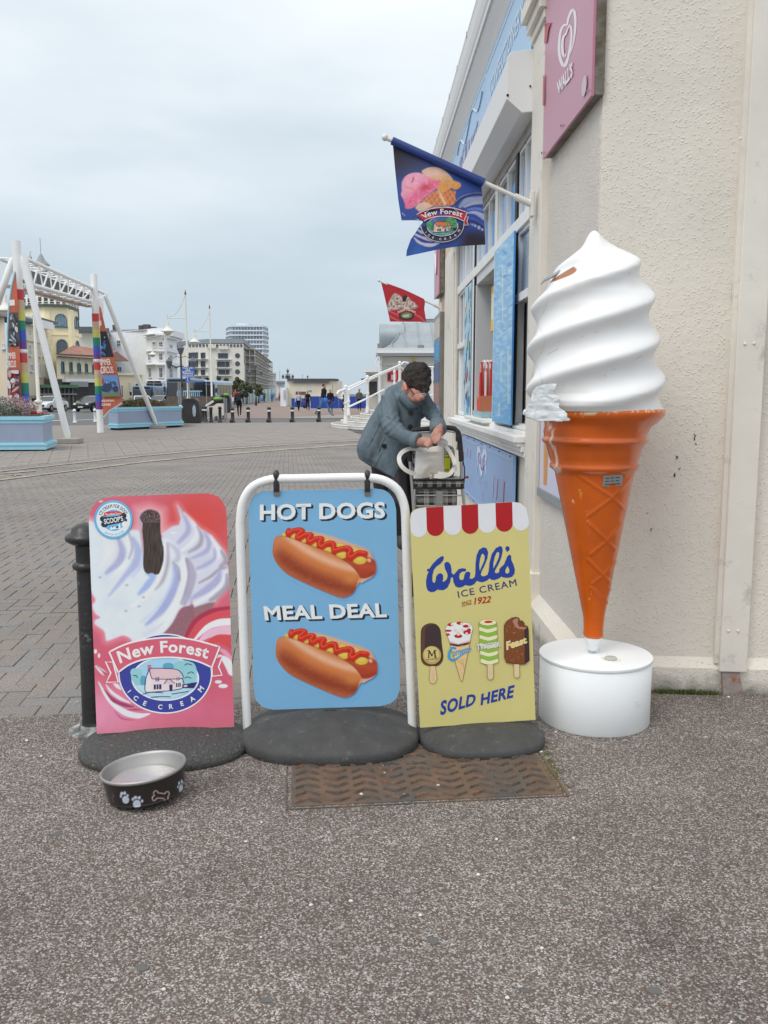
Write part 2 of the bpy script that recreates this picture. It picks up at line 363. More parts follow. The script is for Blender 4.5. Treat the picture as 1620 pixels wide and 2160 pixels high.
# ================================================================ SETTING: ground
def ramp_mat(name,build):
    m=D.materials.new(name);m.use_nodes=True;build(m.node_tree,m.node_tree.nodes.new,m.node_tree.links.new,m.node_tree.nodes['Principled BSDF']);MATS[name]=m;return m
def aggregate(nt,N,L,b):
    tc=N('ShaderNodeTexCoord');co=tc.outputs['Object']
    big=N('ShaderNodeTexNoise');big.inputs['Scale'].default_value=1.7;big.inputs['Detail'].default_value=6;big.inputs['Roughness'].default_value=.6;L(co,big.inputs['Vector'])
    def layer(scale,th0,th1):
        v=N('ShaderNodeTexVoronoi');v.inputs['Scale'].default_value=scale;v.inputs['Randomness'].default_value=1;L(co,v.inputs['Vector'])
        sp=N('ShaderNodeSeparateColor');L(v.outputs['Color'],sp.inputs[0]);return v,sp
    v1,s1=layer(225,0,0);v2,s2=layer(135,0,0)
    r1=N('ShaderNodeValToRGB');L(s1.outputs[0],r1.inputs[0]);e=r1.color_ramp.elements;r1.color_ramp.interpolation='CONSTANT'
    e[0].position=0;e[0].color=(.13,.102,.085,1);e[1].position=.26;e[1].color=(.19,.155,.133,1)
    for p,c in((.45,(.16,.13,.112)),(.60,(.29,.255,.235)),(.72,(.40,.365,.335)),(.86,(.60,.57,.54)),(.96,(.22,.135,.10))):q=r1.color_ramp.elements.new(p);q.color=(*c,1)
    # larger chips over the fine ones
    gt=N('ShaderNodeMath');gt.operation='GREATER_THAN';gt.inputs[1].default_value=.62;L(s2.outputs[1],gt.inputs[0])
    lt=N('ShaderNodeMath');lt.operation='LESS_THAN';lt.inputs[1].default_value=.42;L(v2.outputs['Distance'],lt.inputs[0])
    mm=N('ShaderNodeMath');mm.operation='MULTIPLY';L(gt.outputs[0],mm.inputs[0]);L(lt.outputs[0],mm.inputs[1])
    r2=N('ShaderNodeValToRGB');L(s2.outputs[0],r2.inputs[0]);e=r2.color_ramp.elements;r2.color_ramp.interpolation='CONSTANT'
    e[0].position=0;e[0].color=(.60,.58,.56,1);e[1].position=.4;e[1].color=(.38,.345,.32,1)
    for p,c in((.7,(.50,.47,.45)),(.88,(.17,.15,.14)),(.95,(.28,.15,.11))):q=r2.color_ramp.elements.new(p);q.color=(*c,1)
    mx=N('ShaderNodeMix');mx.data_type='RGBA';L(mm.outputs[0],mx.inputs[0]);L(r1.outputs[0],mx.inputs[6]);L(r2.outputs[0],mx.inputs[7])
    # brown dirt patches where chips are worn away
    mr=N('ShaderNodeMapRange');mr.inputs[1].default_value=.38;mr.inputs[2].default_value=.68;mr.inputs[3].default_value=.90;mr.inputs[4].default_value=.68;L(big.outputs[0],mr.inputs[0])
    b2=N('ShaderNodeTexNoise');b2.inputs['Scale'].default_value=26;b2.inputs['Detail'].default_value=3;L(co,b2.inputs['Vector'])
    mr2=N('ShaderNodeMapRange');mr2.inputs[1].default_value=.42;mr2.inputs[2].default_value=.62;mr2.inputs[3].default_value=.34;mr2.inputs[4].default_value=0;L(b2.outputs[0],mr2.inputs[0])
    mx2=N('ShaderNodeMix');mx2.data_type='RGBA';mx2.inputs[7].default_value=(.185,.15,.128,1);L(mr2.outputs[0],mx2.inputs[0]);L(mx.outputs[2],mx2.inputs[6])
    sc=N('ShaderNodeVectorMath');sc.operation='SCALE';L(mx2.outputs[2],sc.inputs[0]);L(mr.outputs[0],sc.inputs['Scale'])
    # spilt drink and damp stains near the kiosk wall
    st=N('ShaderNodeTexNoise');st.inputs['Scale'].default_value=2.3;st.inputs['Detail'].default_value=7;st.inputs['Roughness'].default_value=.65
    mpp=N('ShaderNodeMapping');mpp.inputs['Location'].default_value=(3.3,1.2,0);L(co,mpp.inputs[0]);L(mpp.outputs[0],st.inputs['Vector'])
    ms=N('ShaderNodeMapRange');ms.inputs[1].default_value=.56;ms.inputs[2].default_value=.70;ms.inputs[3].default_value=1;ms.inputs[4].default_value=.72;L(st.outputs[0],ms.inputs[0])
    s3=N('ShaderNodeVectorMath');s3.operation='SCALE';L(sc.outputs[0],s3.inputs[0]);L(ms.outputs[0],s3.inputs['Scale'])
    L(s3.outputs[0],b.inputs['Base Color']);b.inputs['Roughness'].default_value=.85;b.inputs['Specular IOR Level'].default_value=.25
    iv=N('ShaderNodeMath');iv.operation='SUBTRACT';iv.inputs[0].default_value=1;L(v1.outputs['Distance'],iv.inputs[1])
    bp=N('ShaderNodeBump');bp.inputs['Strength'].default_value=.7;bp.inputs['Distance'].default_value=.004;L(iv.outputs[0],bp.inputs['Height']);L(bp.outputs[0],b.inputs['Normal'])
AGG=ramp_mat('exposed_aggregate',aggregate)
def sheet(name,pts,dz,mat,sub=None,kind='structure',parent=None):
    b=MB();b.prism(pts,lambda x,y:gz(y)+dz-.012,lambda x,y:gz(y)+dz);o=b.build(name,mat,parent);tag(o,kind=kind);return o
def strip(name,rows,dz,mat,kind='structure'):
    b=MB();vs=[(x,y,gz(y)+dz)for y,x0,x1 in rows for x in(x0,x1)]
    b._add(vs,[(2*i,2*i+1,2*i+3,2*i+2)for i in range(len(rows)-1)]);o=b.build(name,mat);return tag(o,kind=kind)
GRD=M('sub_base',(.13,.12,.11),.95,var=.15,sc=3)
strip('ground',[(-30,-1400,1400),(6,-1400,1400),(30,-1400,1400),(52,-1400,1400),(2400,-1400,1400)],-.055,GRD)
EDGE=lambda x:3.59+(x+1.546)*.174
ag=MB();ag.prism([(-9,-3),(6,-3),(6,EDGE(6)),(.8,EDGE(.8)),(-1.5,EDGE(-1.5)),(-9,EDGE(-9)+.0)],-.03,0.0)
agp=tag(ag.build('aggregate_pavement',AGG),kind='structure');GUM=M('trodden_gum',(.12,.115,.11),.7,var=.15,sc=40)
for u_,v_,r_ in((914,1986,.013),(810,2026,.011),(1192,1905,.009),(420,1850,.012),(300,2040,.014),(1480,1790,.012),(650,1790,.008),(1010,1830,.009),(1380,2090,.013),(120,1760,.012),(1110,2090,.009),(560,2110,.012)):
    p=PZ(u_,v_,.0);rr_=random.Random(int(u_));MB().prism([(p.x+r_*(1+.35*rr_.uniform(-1,1))*math.cos(a)*1.25,p.y+r_*(1+.35*rr_.uniform(-1,1))*math.sin(a))for a in np.linspace(0,5.8,11)],-.001,.0016).build('gum_spot',GUM,agp)
PBL=M('loose_chipping',C(200,194,186),.7,var=.2,sc=30)
for k in range(70):rr_=random.Random(k);x,y=rr_.uniform(-1.6,1.9),rr_.uniform(1.5,3.9);r_=rr_.uniform(.0025,.006);MB().ball((x,y,r_*.5),r_*1.2,r_,r_*.7,6,4,lambda d:1+.4*noise.noise(d*3+Vector((k,0,0)))).build('loose_chipping',PBL,agp)
# inner road edge, yellow lines and slab band follow the same sweep
Bu=[-200,-80,0,100,200,300,400,500,600,700,780];Bv=[1016,997,987,976.5,966.5,957,948,941,934.5,929,925]
Tu=[-200,-80,0,100,152,185,216,275,333,415,483,560,640,720,800];Tv=[968,957,950,941.5,937.6,934,932,928,923,918.5,914,909.5,905.5,902,899]
Bf=lambda u:G(u,float(np.interp(u,Bu,Bv)));Tf=lambda u:G(u,float(np.interp(u,Tu,Tv)))
Bc=[Bf(u)for u in np.linspace(-200,780,50)]
def beyond(x,y):
    xs=[p.x for p in Bc];ys=[p.y for p in Bc]
    return y>np.interp(x,xs,ys)
def brickmat(nt,N,L,b):
    tc=N('ShaderNodeTexCoord');gm=N('ShaderNodeNewGeometry')
    at=N('ShaderNodeAttribute');at.attribute_name='Col';oi=N('ShaderNodeObjectInfo')
    wn=N('ShaderNodeTexWhiteNoise');wn.noise_dimensions='1D';ad=N('ShaderNodeMath');ad.operation='ADD';L(at.outputs['Fac'],ad.inputs[0]);L(oi.outputs['Random'],ad.inputs[1]);L(ad.outputs[0],wn.inputs['W'])
    r=N('ShaderNodeValToRGB');L(wn.outputs['Value'],r.inputs[0]);e=r.color_ramp.elements
    e[0].position=0;e[0].color=(.245,.218,.202,1);e[1].position=1;e[1].color=(.255,.222,.203,1)
    for p,c in((.3,(.26,.24,.222)),(.55,(.245,.233,.225)),(.8,(.272,.238,.208))):q=r.color_ramp.elements.new(p);q.color=(*c,1)
    n=N('ShaderNodeTexNoise');n.inputs['Scale'].default_value=130;n.inputs['Detail'].default_value=4;L(gm.outputs['Position'],n.inputs['Vector'])
    mr=N('ShaderNodeMapRange');mr.inputs[1].default_value=.3;mr.inputs[2].default_value=.72;mr.inputs[3].default_value=.62;mr.inputs[4].default_value=1.28;L(n.outputs[0],mr.inputs[0])
    n2=N('ShaderNodeTexNoise');n2.inputs['Scale'].default_value=.9;n2.inputs['Detail'].default_value=6;L(gm.outputs['Position'],n2.inputs['Vector'])
    m2=N('ShaderNodeMapRange');m2.inputs[1].default_value=.3;m2.inputs[2].default_value=.7;m2.inputs[3].default_value=.84;m2.inputs[4].default_value=1.1;L(n2.outputs[0],m2.inputs[0])
    mu=N('ShaderNodeMath');mu.operation='MULTIPLY';L(mr.outputs[0],mu.inputs[0]);L(m2.outputs[0],mu.inputs[1])
    s=N('ShaderNodeVectorMath');s.operation='SCALE';L(r.outputs[0],s.inputs[0]);L(mu.outputs[0],s.inputs['Scale']);L(s.outputs[0],b.inputs['Base Color'])
    b.inputs['Roughness'].default_value=.85;b.inputs['Specular IOR Level'].default_value=.25
    bp=N('ShaderNodeBump');bp.inputs['Strength'].default_value=.25;bp.inputs['Distance'].default_value=.003;L(n.outputs[0],bp.inputs['Height']);L(bp.outputs[0],b.inputs['Normal'])
BRK=ramp_mat('clay_paver',brickmat)
def bricks():
    root=tag(strip('brick_paving',[(3.2,-12,1.3),(6,-12,1.3),(30,-16,1.3),(33,-16,1.3)],-.017,M('jointing_sand',(.17,.155,.14),.95,var=.2,sc=30)),kind='structure')
    rot=math.radians(5);c,s=math.cos(rot),math.sin(rot);g=.003
    cells=[]
    for i in range(-190,60):
        for j in range(-60,330):
            k=(i-j)%4
            if k==0:w,h=.2,.1
            elif k==3:w,h=.1,.2
            else:continue
            x=i*.1+w/2;y=j*.1+h/2+3.0;X=x*c-y*s+.3;Y=x*s+y*c
            if Y<EDGE(X)-.12 or X>1.1 or X<-.47*Y-1.4 or beyond(X,Y):continue
            cells.append((X,Y,w-g,h-g))
    cells.sort(key=lambda q:math.hypot(q[0]*.6,q[1])if q[0]>-.42*q[1]-.15 else 99)
    shp={}
    for w,h in((.197,.097),(.097,.197)):
        b=MB();a=.0025;z=-.006;vs=[(sx*(w/2-a),sy*(h/2-a),0)for sx,sy in((-1,-1),(1,-1),(1,1),(-1,1))]+[(sx*w/2,sy*h/2,-a)for sx,sy in((-1,-1),(1,-1),(1,1),(-1,1))]+[(sx*w/2,sy*h/2,-.04)for sx,sy in((-1,-1),(1,-1),(1,1),(-1,1))]
        b._add(vs,[(0,1,2,3)]+[(i,i+4,(i+1)%4+4,(i+1)%4)for i in range(4)]+[(i+4,i+8,(i+1)%4+8,(i+1)%4+4)for i in range(4)])
        shp[round(w,3)]=b
    ms={k:b.mesh('paving_brick',BRK)for k,b in shp.items()}
    for X,Y,w,h in cells[:300]:
        o=D.objects.new('paving_brick',ms[round(w,3)]);COL.objects.link(o);o.parent=root
        o.location=(X,Y,gz(Y)-.007+random.uniform(-.0025,.0015));o.rotation_euler=(random.uniform(-.012,.012),random.uniform(-.012,.012),rot+random.uniform(-.008,.008))
    V=[];Fc=[];Cc=[];n=0
    for X,Y,w,h in cells[300:]:
        bb=shp[round(w,3)];r=rot+random.uniform(-.006,.006);cc,ss=math.cos(r),math.sin(r);z0=gz(Y)-.007+random.uniform(-.0025,.0015);tx=random.uniform(-.012,.012);ty=random.uniform(-.012,.012);q=random.random()
        for v in bb.v[:8]:V.append((X+v[0]*cc-v[1]*ss,Y+v[0]*ss+v[1]*cc,z0+(v[2]if v[2]==0 else-.012)+v[0]*tx+v[1]*ty));Cc.append((q,q,q,1))
        Fc+=[tuple(i+n for i in f)for f in bb.f[:5]];n+=8
    me=D.meshes.new('paving_bricks_beyond');me.from_pydata(V,[],Fc);me.materials.append(BRK)
    a=me.color_attributes.new('Col','FLOAT_COLOR','POINT');a.data.foreach_set('color',np.array(Cc,np.float32).ravel());me.update()
    tag(link('paving_bricks_beyond',me,root),kind='stuff')
bricks()
def ribbon(name,fu,v0,v1,us,dz,mat,kind='structure'):
    b=MB();vs=[]
    for u in us:
        for vv in(v0(u),v1(u)):p=G(u,vv);vs.append((p.x,p.y,gz(p.y)+dz))
    b._add(vs,[(2*i,2*i+2,2*i+3,2*i+1)for i in range(len(us)-1)]);return tag(b.build(name,mat),kind=kind)
YEL=M('yellow_line_paint',C(184,172,148,.85),.8,var=.25,sc=14,dirt=((.24,.21,.19),.5,3.))
bu=np.linspace(-120,775,60)
l1=lambda u:float(np.interp(u,[-120,0,300,426,600,760],[1012,994.5,961.5,950.5,938,928.8]));l2=lambda u:float(np.interp(u,[-120,0,300,426,600,760],[1034,1012.5,974.6,962,948,937]))
ribbon('yellow_line',None,lambda u:l1(u)-.9,lambda u:l1(u)+.9,bu,.004,YEL);ribbon('yellow_line',None,lambda u:l2(u)-1.2,lambda u:l2(u)+1.2,bu,.004,YEL)
# worn yellow lettering on the bricks
for a,b_ in(((0,998),(75,992)),((18,1000),(45,1000)),((0,1004),(9,1003)),((30,1003),(34,1002))):
    mb=MB();q=[G(a[0],a[1]),G(b_[0],b_[1]),G(b_[0]+1,b_[1]+2.2),G(a[0],a[1]+2.2)];mb._add([(p.x,p.y,gz(p.y)+.004)for p in q],[(3,2,1,0)]);tag(mb.build('road_marking',YEL),kind='structure')
def slabs():
    sm=M('paving_slab',C(176,166,158,.62),.85,var=.14,sc=5,bump=.2,bsc=60,dirt=((.20,.185,.17),.42,1.3))
    uT=[115+31*k if k<0 else None for k in range(-6,0)]+[115,152,185,216,245,275,305,333,363]+[363+30*k for k in range(1,13)]
    uB=[100+42*k for k in range(-6,0)]+[100,144,186,225,264,300,330,357,396]+[396+36*k for k in range(1,11)]+[756,780]
    b0=MB();vs=[]
    for a,c in zip(uT,uB):p=Bf(c);q=Tf(a);vs+=[(p.x,p.y,gz(p.y)-.12),(q.x,q.y,gz(q.y)-.12)]
    b0._add(vs,[(2*i,2*i+2,2*i+3,2*i+1)for i in range(len(uT)-1)]);root=tag(b0.build('slab_pavement',M('slab_joint',(.10,.09,.08),.95)),kind='structure')
    for i in range(len(uT)-1):
        p0,p1,q0,q1=Bf(uB[i]),Bf(uB[i+1]),Tf(uT[i]),Tf(uT[i+1]);R=7
        for r in range(R):
            e0,e1=r/R,(r+1)/R;c4=[p0.lerp(q0,e0),p1.lerp(q1,e0),p1.lerp(q1,e1),p0.lerp(q0,e1)];m=sum(c4,Vector())/4
            c4=[p+(m-p).normalized()*.012 for p in c4];dz=random.uniform(-.003,.003)-.004
            o=MB()._add([(p.x-m.x,p.y-m.y,gz(p.y)+dz-m.z)for p in c4]+[(p.x-m.x,p.y-m.y,gz(p.y)-.03-m.z)for p in c4],[(0,1,2,3),(0,4,5,1),(1,5,6,2),(2,6,7,3),(3,7,4,0)]).build('paving_slab',sm,root)
            o.location=m
slabs()
# promenade beyond the slabs, road, far promenade
PROM=M('promenade_surface',C(172,163,156,.60),.9,var=.12,sc=1.2,bump=.1,bsc=20,dirt=((.21,.19,.175),.38,.5))
us=np.linspace(-260,900,50)
def wedge(name,v0f,v1f,dz,mat,us=us):
    b=MB();vs=[];R=6
    for u in us:
        for k in range(R+1):
            vv=v0f(u)+(v1f(u)-v0f(u))*k/R;p=G(u,vv);vs.append((p.x,p.y,gz(p.y)+dz))
    n=R+1;b._add(vs,[(i*n+k,(i+1)*n+k,(i+1)*n+k+1,i*n+k+1)for i in range(len(us)-1)for k in range(R)]);return tag(b.build(name,mat),kind='structure')
wedge('promenade',lambda u:float(np.interp(u,Tu,Tv))+.4,lambda u:float(np.interp(u,[-260,0,130,230,390,560,900],[905,900,897,896.5,892.5,891,889])),-.006,PROM)
RD=M('asphalt_road',(.115,.115,.118),.85,var=.15,sc=.8,bump=.15,bsc=40,dirt=((.17,.165,.16),.4,.4))
rb=MB();pts=[]
def far(name,rows,dz,mat):
    b=MB();vs=[(x,y,-.34+dz)for(y,xs)in rows for x in xs];n=len(rows[0][1]);b._add(vs,[(i*n+k,i*n+k+1,(i+1)*n+k+1,(i+1)*n+k)for i in range(len(rows)-1)for k in range(n-1)]);return tag(b.build(name,mat),kind='structure')
far('asphalt_road',[(40,(-120,40)),(62,(-120,40)),(140,(-160,-18)),(600,(-200,-60))],-.03,RD)
FP=M('far_promenade',C(170,150,140,.62),.9,var=.1,sc=.4)
far('far_promenade',[(61,(-13,60)),(80,(-14,60)),(140,(-17.5,60)),(260,(-26,60)),(600,(-60,60))],-.012,FP)
far('cycle_path',[(62,(-6,1.5)),(70,(-3,1.5)),(71,(-3,1.5))],-.004,M('pale_path',C(190,180,170,.62),.9))
far('sea',[(150,(60,1400)),(2400,(60,1400))],-.03,M('sea_water',C(120,140,150,.8),.25,var=.1,sc=.05))
WL=M('white_line_paint',C(225,222,216,.95),.8,var=.15,sc=3)
for u0,u1,v in((150,205,885.5),(0,130,888)):
    a=G(u0,v+1);c_=G(u1,v-1.2);MBx=MB();MBx._add([(a.x,a.y,-.352),(c_.x,c_.y,-.352),(c_.x,c_.y+1.0,-.352),(a.x,a.y+1.0,-.352)],[(0,1,2,3)]);tag(MBx.build('road_line',WL),kind='structure')
# ================================================================ THE KIOSK (right)
def render_mat(name,rgb,pebble):
    def f(nt,N,L,b):
        tc=N('ShaderNodeTexCoord');co=tc.outputs['Object']
        n=N('ShaderNodeTexNoise');n.inputs['Scale'].default_value=1.3;n.inputs['Detail'].default_value=8;n.inputs['Roughness'].default_value=.6;L(co,n.inputs['Vector'])
        mr=N('ShaderNodeMapRange');mr.inputs[1].default_value=.3;mr.inputs[2].default_value=.7;mr.inputs[3].default_value=.90;mr.inputs[4].default_value=1.06;L(n.outputs[0],mr.inputs[0])
        v=N('ShaderNodeTexVoronoi');v.feature='SMOOTH_F1';v.inputs['Scale'].default_value=120 if pebble else 78;v.inputs['Smoothness'].default_value=.35;L(co,v.inputs['Vector'])
        nn=N('ShaderNodeTexNoise');nn.inputs['Scale'].default_value=90 if pebble else 34;nn.inputs['Detail'].default_value=4;L(co,nn.inputs['Vector'])
        iv=N('ShaderNodeMapRange');iv.inputs[1].default_value=.0;iv.inputs[2].default_value=.42;iv.inputs[3].default_value=1;iv.inputs[4].default_value=0;L(v.outputs['Distance'],iv.inputs[0])
        pw=N('ShaderNodeMapRange');pw.inputs[1].default_value=.34;pw.inputs[2].default_value=.56;L(nn.outputs[0],pw.inputs[0])
        mu=N('ShaderNodeMath');mu.operation='MULTIPLY';L(iv.outputs[0],mu.inputs[0]);L(pw.outputs[0],mu.inputs[1])
        ad=N('ShaderNodeMath');ad.operation='MULTIPLY_ADD';ad.inputs[1].default_value=.9;L(nn.outputs[0],ad.inputs[0]);L(mu.outputs[0],ad.inputs[2])
        bp=N('ShaderNodeBump');bp.inputs['Strength'].default_value=.8 if pebble else .75;bp.inputs['Distance'].default_value=.005 if pebble else .0038;L(ad.outputs[0],bp.inputs['Height']);L(bp.outputs[0],b.inputs['Normal'])
        # scattered dark pits and grime specks
        v2=N('ShaderNodeTexVoronoi');v2.inputs['Scale'].default_value=7;L(co,v2.inputs['Vector'])
        n4=N('ShaderNodeTexNoise');n4.inputs['Scale'].default_value=60;n4.inputs['Detail'].default_value=3;L(co,n4.inputs['Vector'])
        a2=N('ShaderNodeMath');a2.operation='MULTIPLY_ADD';a2.inputs[1].default_value=.09;L(n4.outputs[0],a2.inputs[0]);L(v2.outputs['Distance'],a2.inputs[2])
        m3=N('ShaderNodeMapRange');m3.inputs[1].default_value=.072;m3.inputs[2].default_value=.088;m3.inputs[3].default_value=.6;m3.inputs[4].default_value=1;L(a2.outputs[0],m3.inputs[0])
        # splash dirt and algae low down
        sp=N('ShaderNodeSeparateXYZ');L(co,sp.inputs[0]);zz=N('ShaderNodeMapRange');zz.inputs[1].default_value=.0;zz.inputs[2].default_value=.17;zz.inputs[3].default_value=.62;zz.inputs[4].default_value=0;L(sp.outputs[2],zz.inputs[0])
        n5=N('ShaderNodeTexNoise');n5.inputs['Scale'].default_value=9;n5.inputs['Detail'].default_value=8;n5.inputs['Roughness'].default_value=.7;L(co,n5.inputs['Vector'])
        m5=N('ShaderNodeMath');m5.operation='ADD';L(zz.outputs[0],m5.inputs[0]);L(n5.outputs[0],m5.inputs[1]);m6=N('ShaderNodeMapRange');m6.inputs[1].default_value=.78;m6.inputs[2].default_value=1.15;m6.inputs[4].default_value=.8;L(m5.outputs[0],m6.inputs[0])
        rg=N('ShaderNodeRGB');rg.outputs[0].default_value=(*rgb,1);m7=N('ShaderNodeMath');m7.operation='MULTIPLY';L(mr.outputs[0],m7.inputs[0]);L(m3.outputs[0],m7.inputs[1])
        s=N('ShaderNodeVectorMath');s.operation='SCALE';L(rg.outputs[0],s.inputs[0]);L(m7.outputs[0],s.inputs['Scale'])
        mx=N('ShaderNodeMix');mx.data_type='RGBA';mx.inputs[7].default_value=(.13,.125,.10,1);L(m6.outputs[0],mx.inputs[0]);L(s.outputs[0],mx.inputs[6]);L(mx.outputs[2],b.inputs['Base Color'])
        b.inputs['Roughness'].default_value=.75;b.inputs['Specular IOR Level'].default_value=.3
    return ramp_mat(name,f)
CREAM=render_mat('cream_spatter_render',(.76,.70,.615),False);PEB=render_mat('fine_pebble_render',(.72,.67,.61),True)
PAINT=M('aged_cream_paint',C(214,208,198,1.15),.55,var=.07,sc=3,bump=.12,bsc=18,dirt=((.34,.31,.27),.36,4.))
WHT=M('white_painted_wood',C(222,221,218,1.15),.45,var=.06,sc=5,bump=.12,bsc=20,dirt=((.42,.39,.35),.34,7.))
GREYP=M('grey_white_board',C(196,197,198,1.15),.5,var=.05,sc=2)
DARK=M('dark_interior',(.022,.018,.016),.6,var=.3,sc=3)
kiosk=empty('kiosk',(1.02,4,0),0,'cream rendered seafront kiosk with serving windows and shutter box','kiosk')
def K(b,name,mat=None,smooth=None,bevel=0,**k):return b.build(name,mat,kiosk,smooth,world=True,bevel=bevel,**k)
XF=1.02;CX,CY=1.02,3.93;e2=Vector((.827,-.086,0)).normalized()
Wc=lambda s,o=0:(CX+e2.x*s+e2.y*o*1.0,CY+e2.y*s-e2.x*o)
# front wall (facing the pavement), side wall
b=MB();b.prism([Wc(0),Wc(4),Wc(4,-.4),(CX+.3,CY+.36),(XF+.25,5.5),(XF,5.5)],-.05,4.4);K(b,'front_wall',CREAM)
b=MB();b.prism([(XF-.004,CY+.02),(XF-.004,5.36),(XF+.02,5.36),(XF+.02,CY+.02)],.1,4.4);K(b,'side_wall',PEB)
# plinth with sloping top
def plinth(pa,pb,na,h0=.135,h1=.20,out=.07):
    b=MB();pa=Vector((*pa,0));pb=Vector((*pb,0));n=Vector((*na,0))*out
    b._add([pa+n+Vector((0,0,-.05)),pb+n+Vector((0,0,-.05)),pa+n+Vector((0,0,h0)),pb+n+Vector((0,0,h0)),pa+Vector((0,0,h1)),pb+Vector((0,0,h1)),pa+Vector((0,0,-.05)),pb+Vector((0,0,-.05))],
           [(0,1,3,2),(2,3,5,4),(0,2,4,6),(1,7,5,3)]);me=b.mesh('plinth',CREAM);recalc(me);link('plinth',me,kiosk,True)
n2=Vector((e2.y,-e2.x));plinth(Wc(.02),Wc(1.06),(n2.x,n2.y),.115,.16,.03);plinth(Wc(1.30),Wc(4),(n2.x,n2.y),.115,.16,.03)
plinth((XF,5.34),(XF,3.92),(-1,0),.135,.20,.06)
# roof + rear mass
b=MB();b.prism([(XF+.30,5.5),(6,5.2),(6,12.3),(XF+.30,12.3)],0,4.35);K(b,'rear_wall',DARK)
b=MB();b.prism([(XF+.05,CY+.05),(6,3.6),(6,12.3),(XF+.05,12.3)],4.36,4.40);K(b,'roof',M('lead_roof',(.2,.2,.21),.6))
# pilasters
b=MB();b.box(XF-.045,5.02,0,XF+.06,5.345,3.35);b.box(XF-.06,5.0,0,XF+.05,5.36,.32);K(b,'pilaster',PAINT,bevel=.006)
b=MB()
for i,(o,z0,z1)in enumerate(((.06,3.35,3.40),(.085,3.40,3.46),(.115,3.46,3.54),(.10,3.54,3.60),(.13,3.60,3.65))):b.box(XF-o,5.0-o*.4,z0,XF+.06,5.36+o*.1,z1)
b.box(XF-.03,5.05,3.65,XF+.05,5.3,3.98);K(b,'pilaster_capital',PAINT,bevel=.005)
b=MB();b.box(XF-.03,9.78,0,XF+.3,11.1,3.0);b.box(XF-.045,9.9,0,XF-.03,10.9,2.9);K(b,'pilaster',PAINT,bevel=.006)
b=MB();b.box(XF,11.1,0,XF+.3,12.2,3.0);b.box(XF,5.5,3.0,XF+.3,12.2,4.35);K(b,'upper_wall',M('cream_wall_plain',C(206,192,172,1.15),.7,var=.08,sc=3,bump=.3,bsc=60))
b=MB();b.box(XF+.0,5.50,0,XF+.3,9.78,1.0);K(b,'lower_wall',PAINT)
# rusty dark recess beside the fascia sign
b=MB();b.box(XF-.012,5.365,3.3,XF+.02,5.50,3.98);K(b,'rusty_recess',M('rusty_dark',(.07,.05,.035),.9,var=.5,sc=8,bump=.6,bsc=30,dirt=((.16,.13,.10),.45,6.)))
b=MB();b.box(XF-.02,5.32,3.6,XF+.01,5.37,3.98);K(b,'corner_bead',PAINT)
# serving front: posts, transom, sill
G2=M('weathered_grey_frame',C(158,154,148,1.1),.6,var=.12,sc=4,bump=.2,bsc=25,dirt=((.16,.15,.13),.4,5.))
posts=[(5.50,5.54,WHT),(6.90,7.02,WHT),(8.24,8.30,DARK),(8.30,8.42,WHT),(8.98,9.04,WHT),(9.70,9.80,G2),(6.02,6.10,DARK)]  # dark entries are near-black strips put in place of shadowed gaps
for y0,y1,m_ in posts:K(MB().box(XF-.01,y0,1.12,XF+.07,y1,3.02),'window_post_or_gap',m_,bevel=.003)
K(MB().box(XF-.015,5.36,2.42,XF+.08,9.72,2.50),'transom_rail',WHT,bevel=.004)
K(MB().box(XF-.012,5.36,2.93,XF+.08,9.72,3.0),'head_rail',G2,bevel=.004)
b=MB();b.box(XF-.11,5.36,1.06,XF+.12,9.76,1.10);b.box(XF-.09,5.37,1.035,XF+.05,9.76,1.06);b.box(XF-.065,5.37,1.00,XF+.05,9.76,1.035);b.box(XF-.045,5.37,.965,XF+.05,9.76,1.0);b.box(XF-.03,5.37,1.10,XF+.1,9.74,1.125);K(b,'window_sill',WHT,bevel=.004)
K(MB().box(XF-.09,7.0,1.126,XF+.02,8.26,1.158),'serving_shelf',WHT,bevel=.006)
K(MB().box(XF-.02,5.36,1.126,XF+.10,5.96,1.15),'serving_shelf',WHT,bevel=.006)
# hatch reveal: jamb, soffit, back
b=MB();b.box(XF+.0,8.18,1.12,XF+.75,8.24,2.45);b.box(XF+.0,7.02,2.34,XF+.75,8.24,2.42);b.box(XF+.74,6.9,1.1,XF+.78,8.3,2.5);b.box(XF+.05,7.02,1.08,XF+.75,8.24,1.13);K(b,'hatch_lining',GREYP)
GLASS=M('window_glass_sky',C(150,170,185,.35),.06,var=.08,sc=2,spec=.9)
PALE=M('pale_window_film',C(190,205,218,1.0),.25,var=.08,sc=3)
def sash(y0,y1,z0,z1,zr,glass_hi,glass_lo,fw=.035,nmull=0):
    b=MB().use(WHT);x0,x1=XF+.005,XF+.05
    for a,c in((y0,y0+fw),(y1-fw,y1)):b.box(x0,a,z0,x1,c,z1)
    b.box(x0,y0+fw,z0,x1,y1-fw,z0+fw*.9);b.box(x0,y0+fw,z1-fw*.7,x1,y1-fw,z1);b.box(x0-.018,y0+.002,zr-.025,x1,y1-.002,zr+.03)
    for k in range(nmull):yy=y0+(y1-y0)*(k+1)/(nmull+1);b.box(x0+.006,yy-.01,zr+.03,x1-.006,yy+.01,z1-fw*.7)
    w=K(b,'sash_window',bevel=.003)
    MB().box(XF+.028,y0+fw,zr+.03,XF+.034,y1-fw,z1-.03).build('pane',glass_hi,w,world=True)
    if glass_lo:MB().box(XF+.034,y0+fw,z0+.03,XF+.040,y1-fw,zr-.025).build('pane',glass_lo,w,world=True)
sash(5.54,6.02,1.13,2.42,1.98,PALE,None);sash(9.04,9.70,1.13,2.42,1.86,GLASS,PALE,nmull=1)
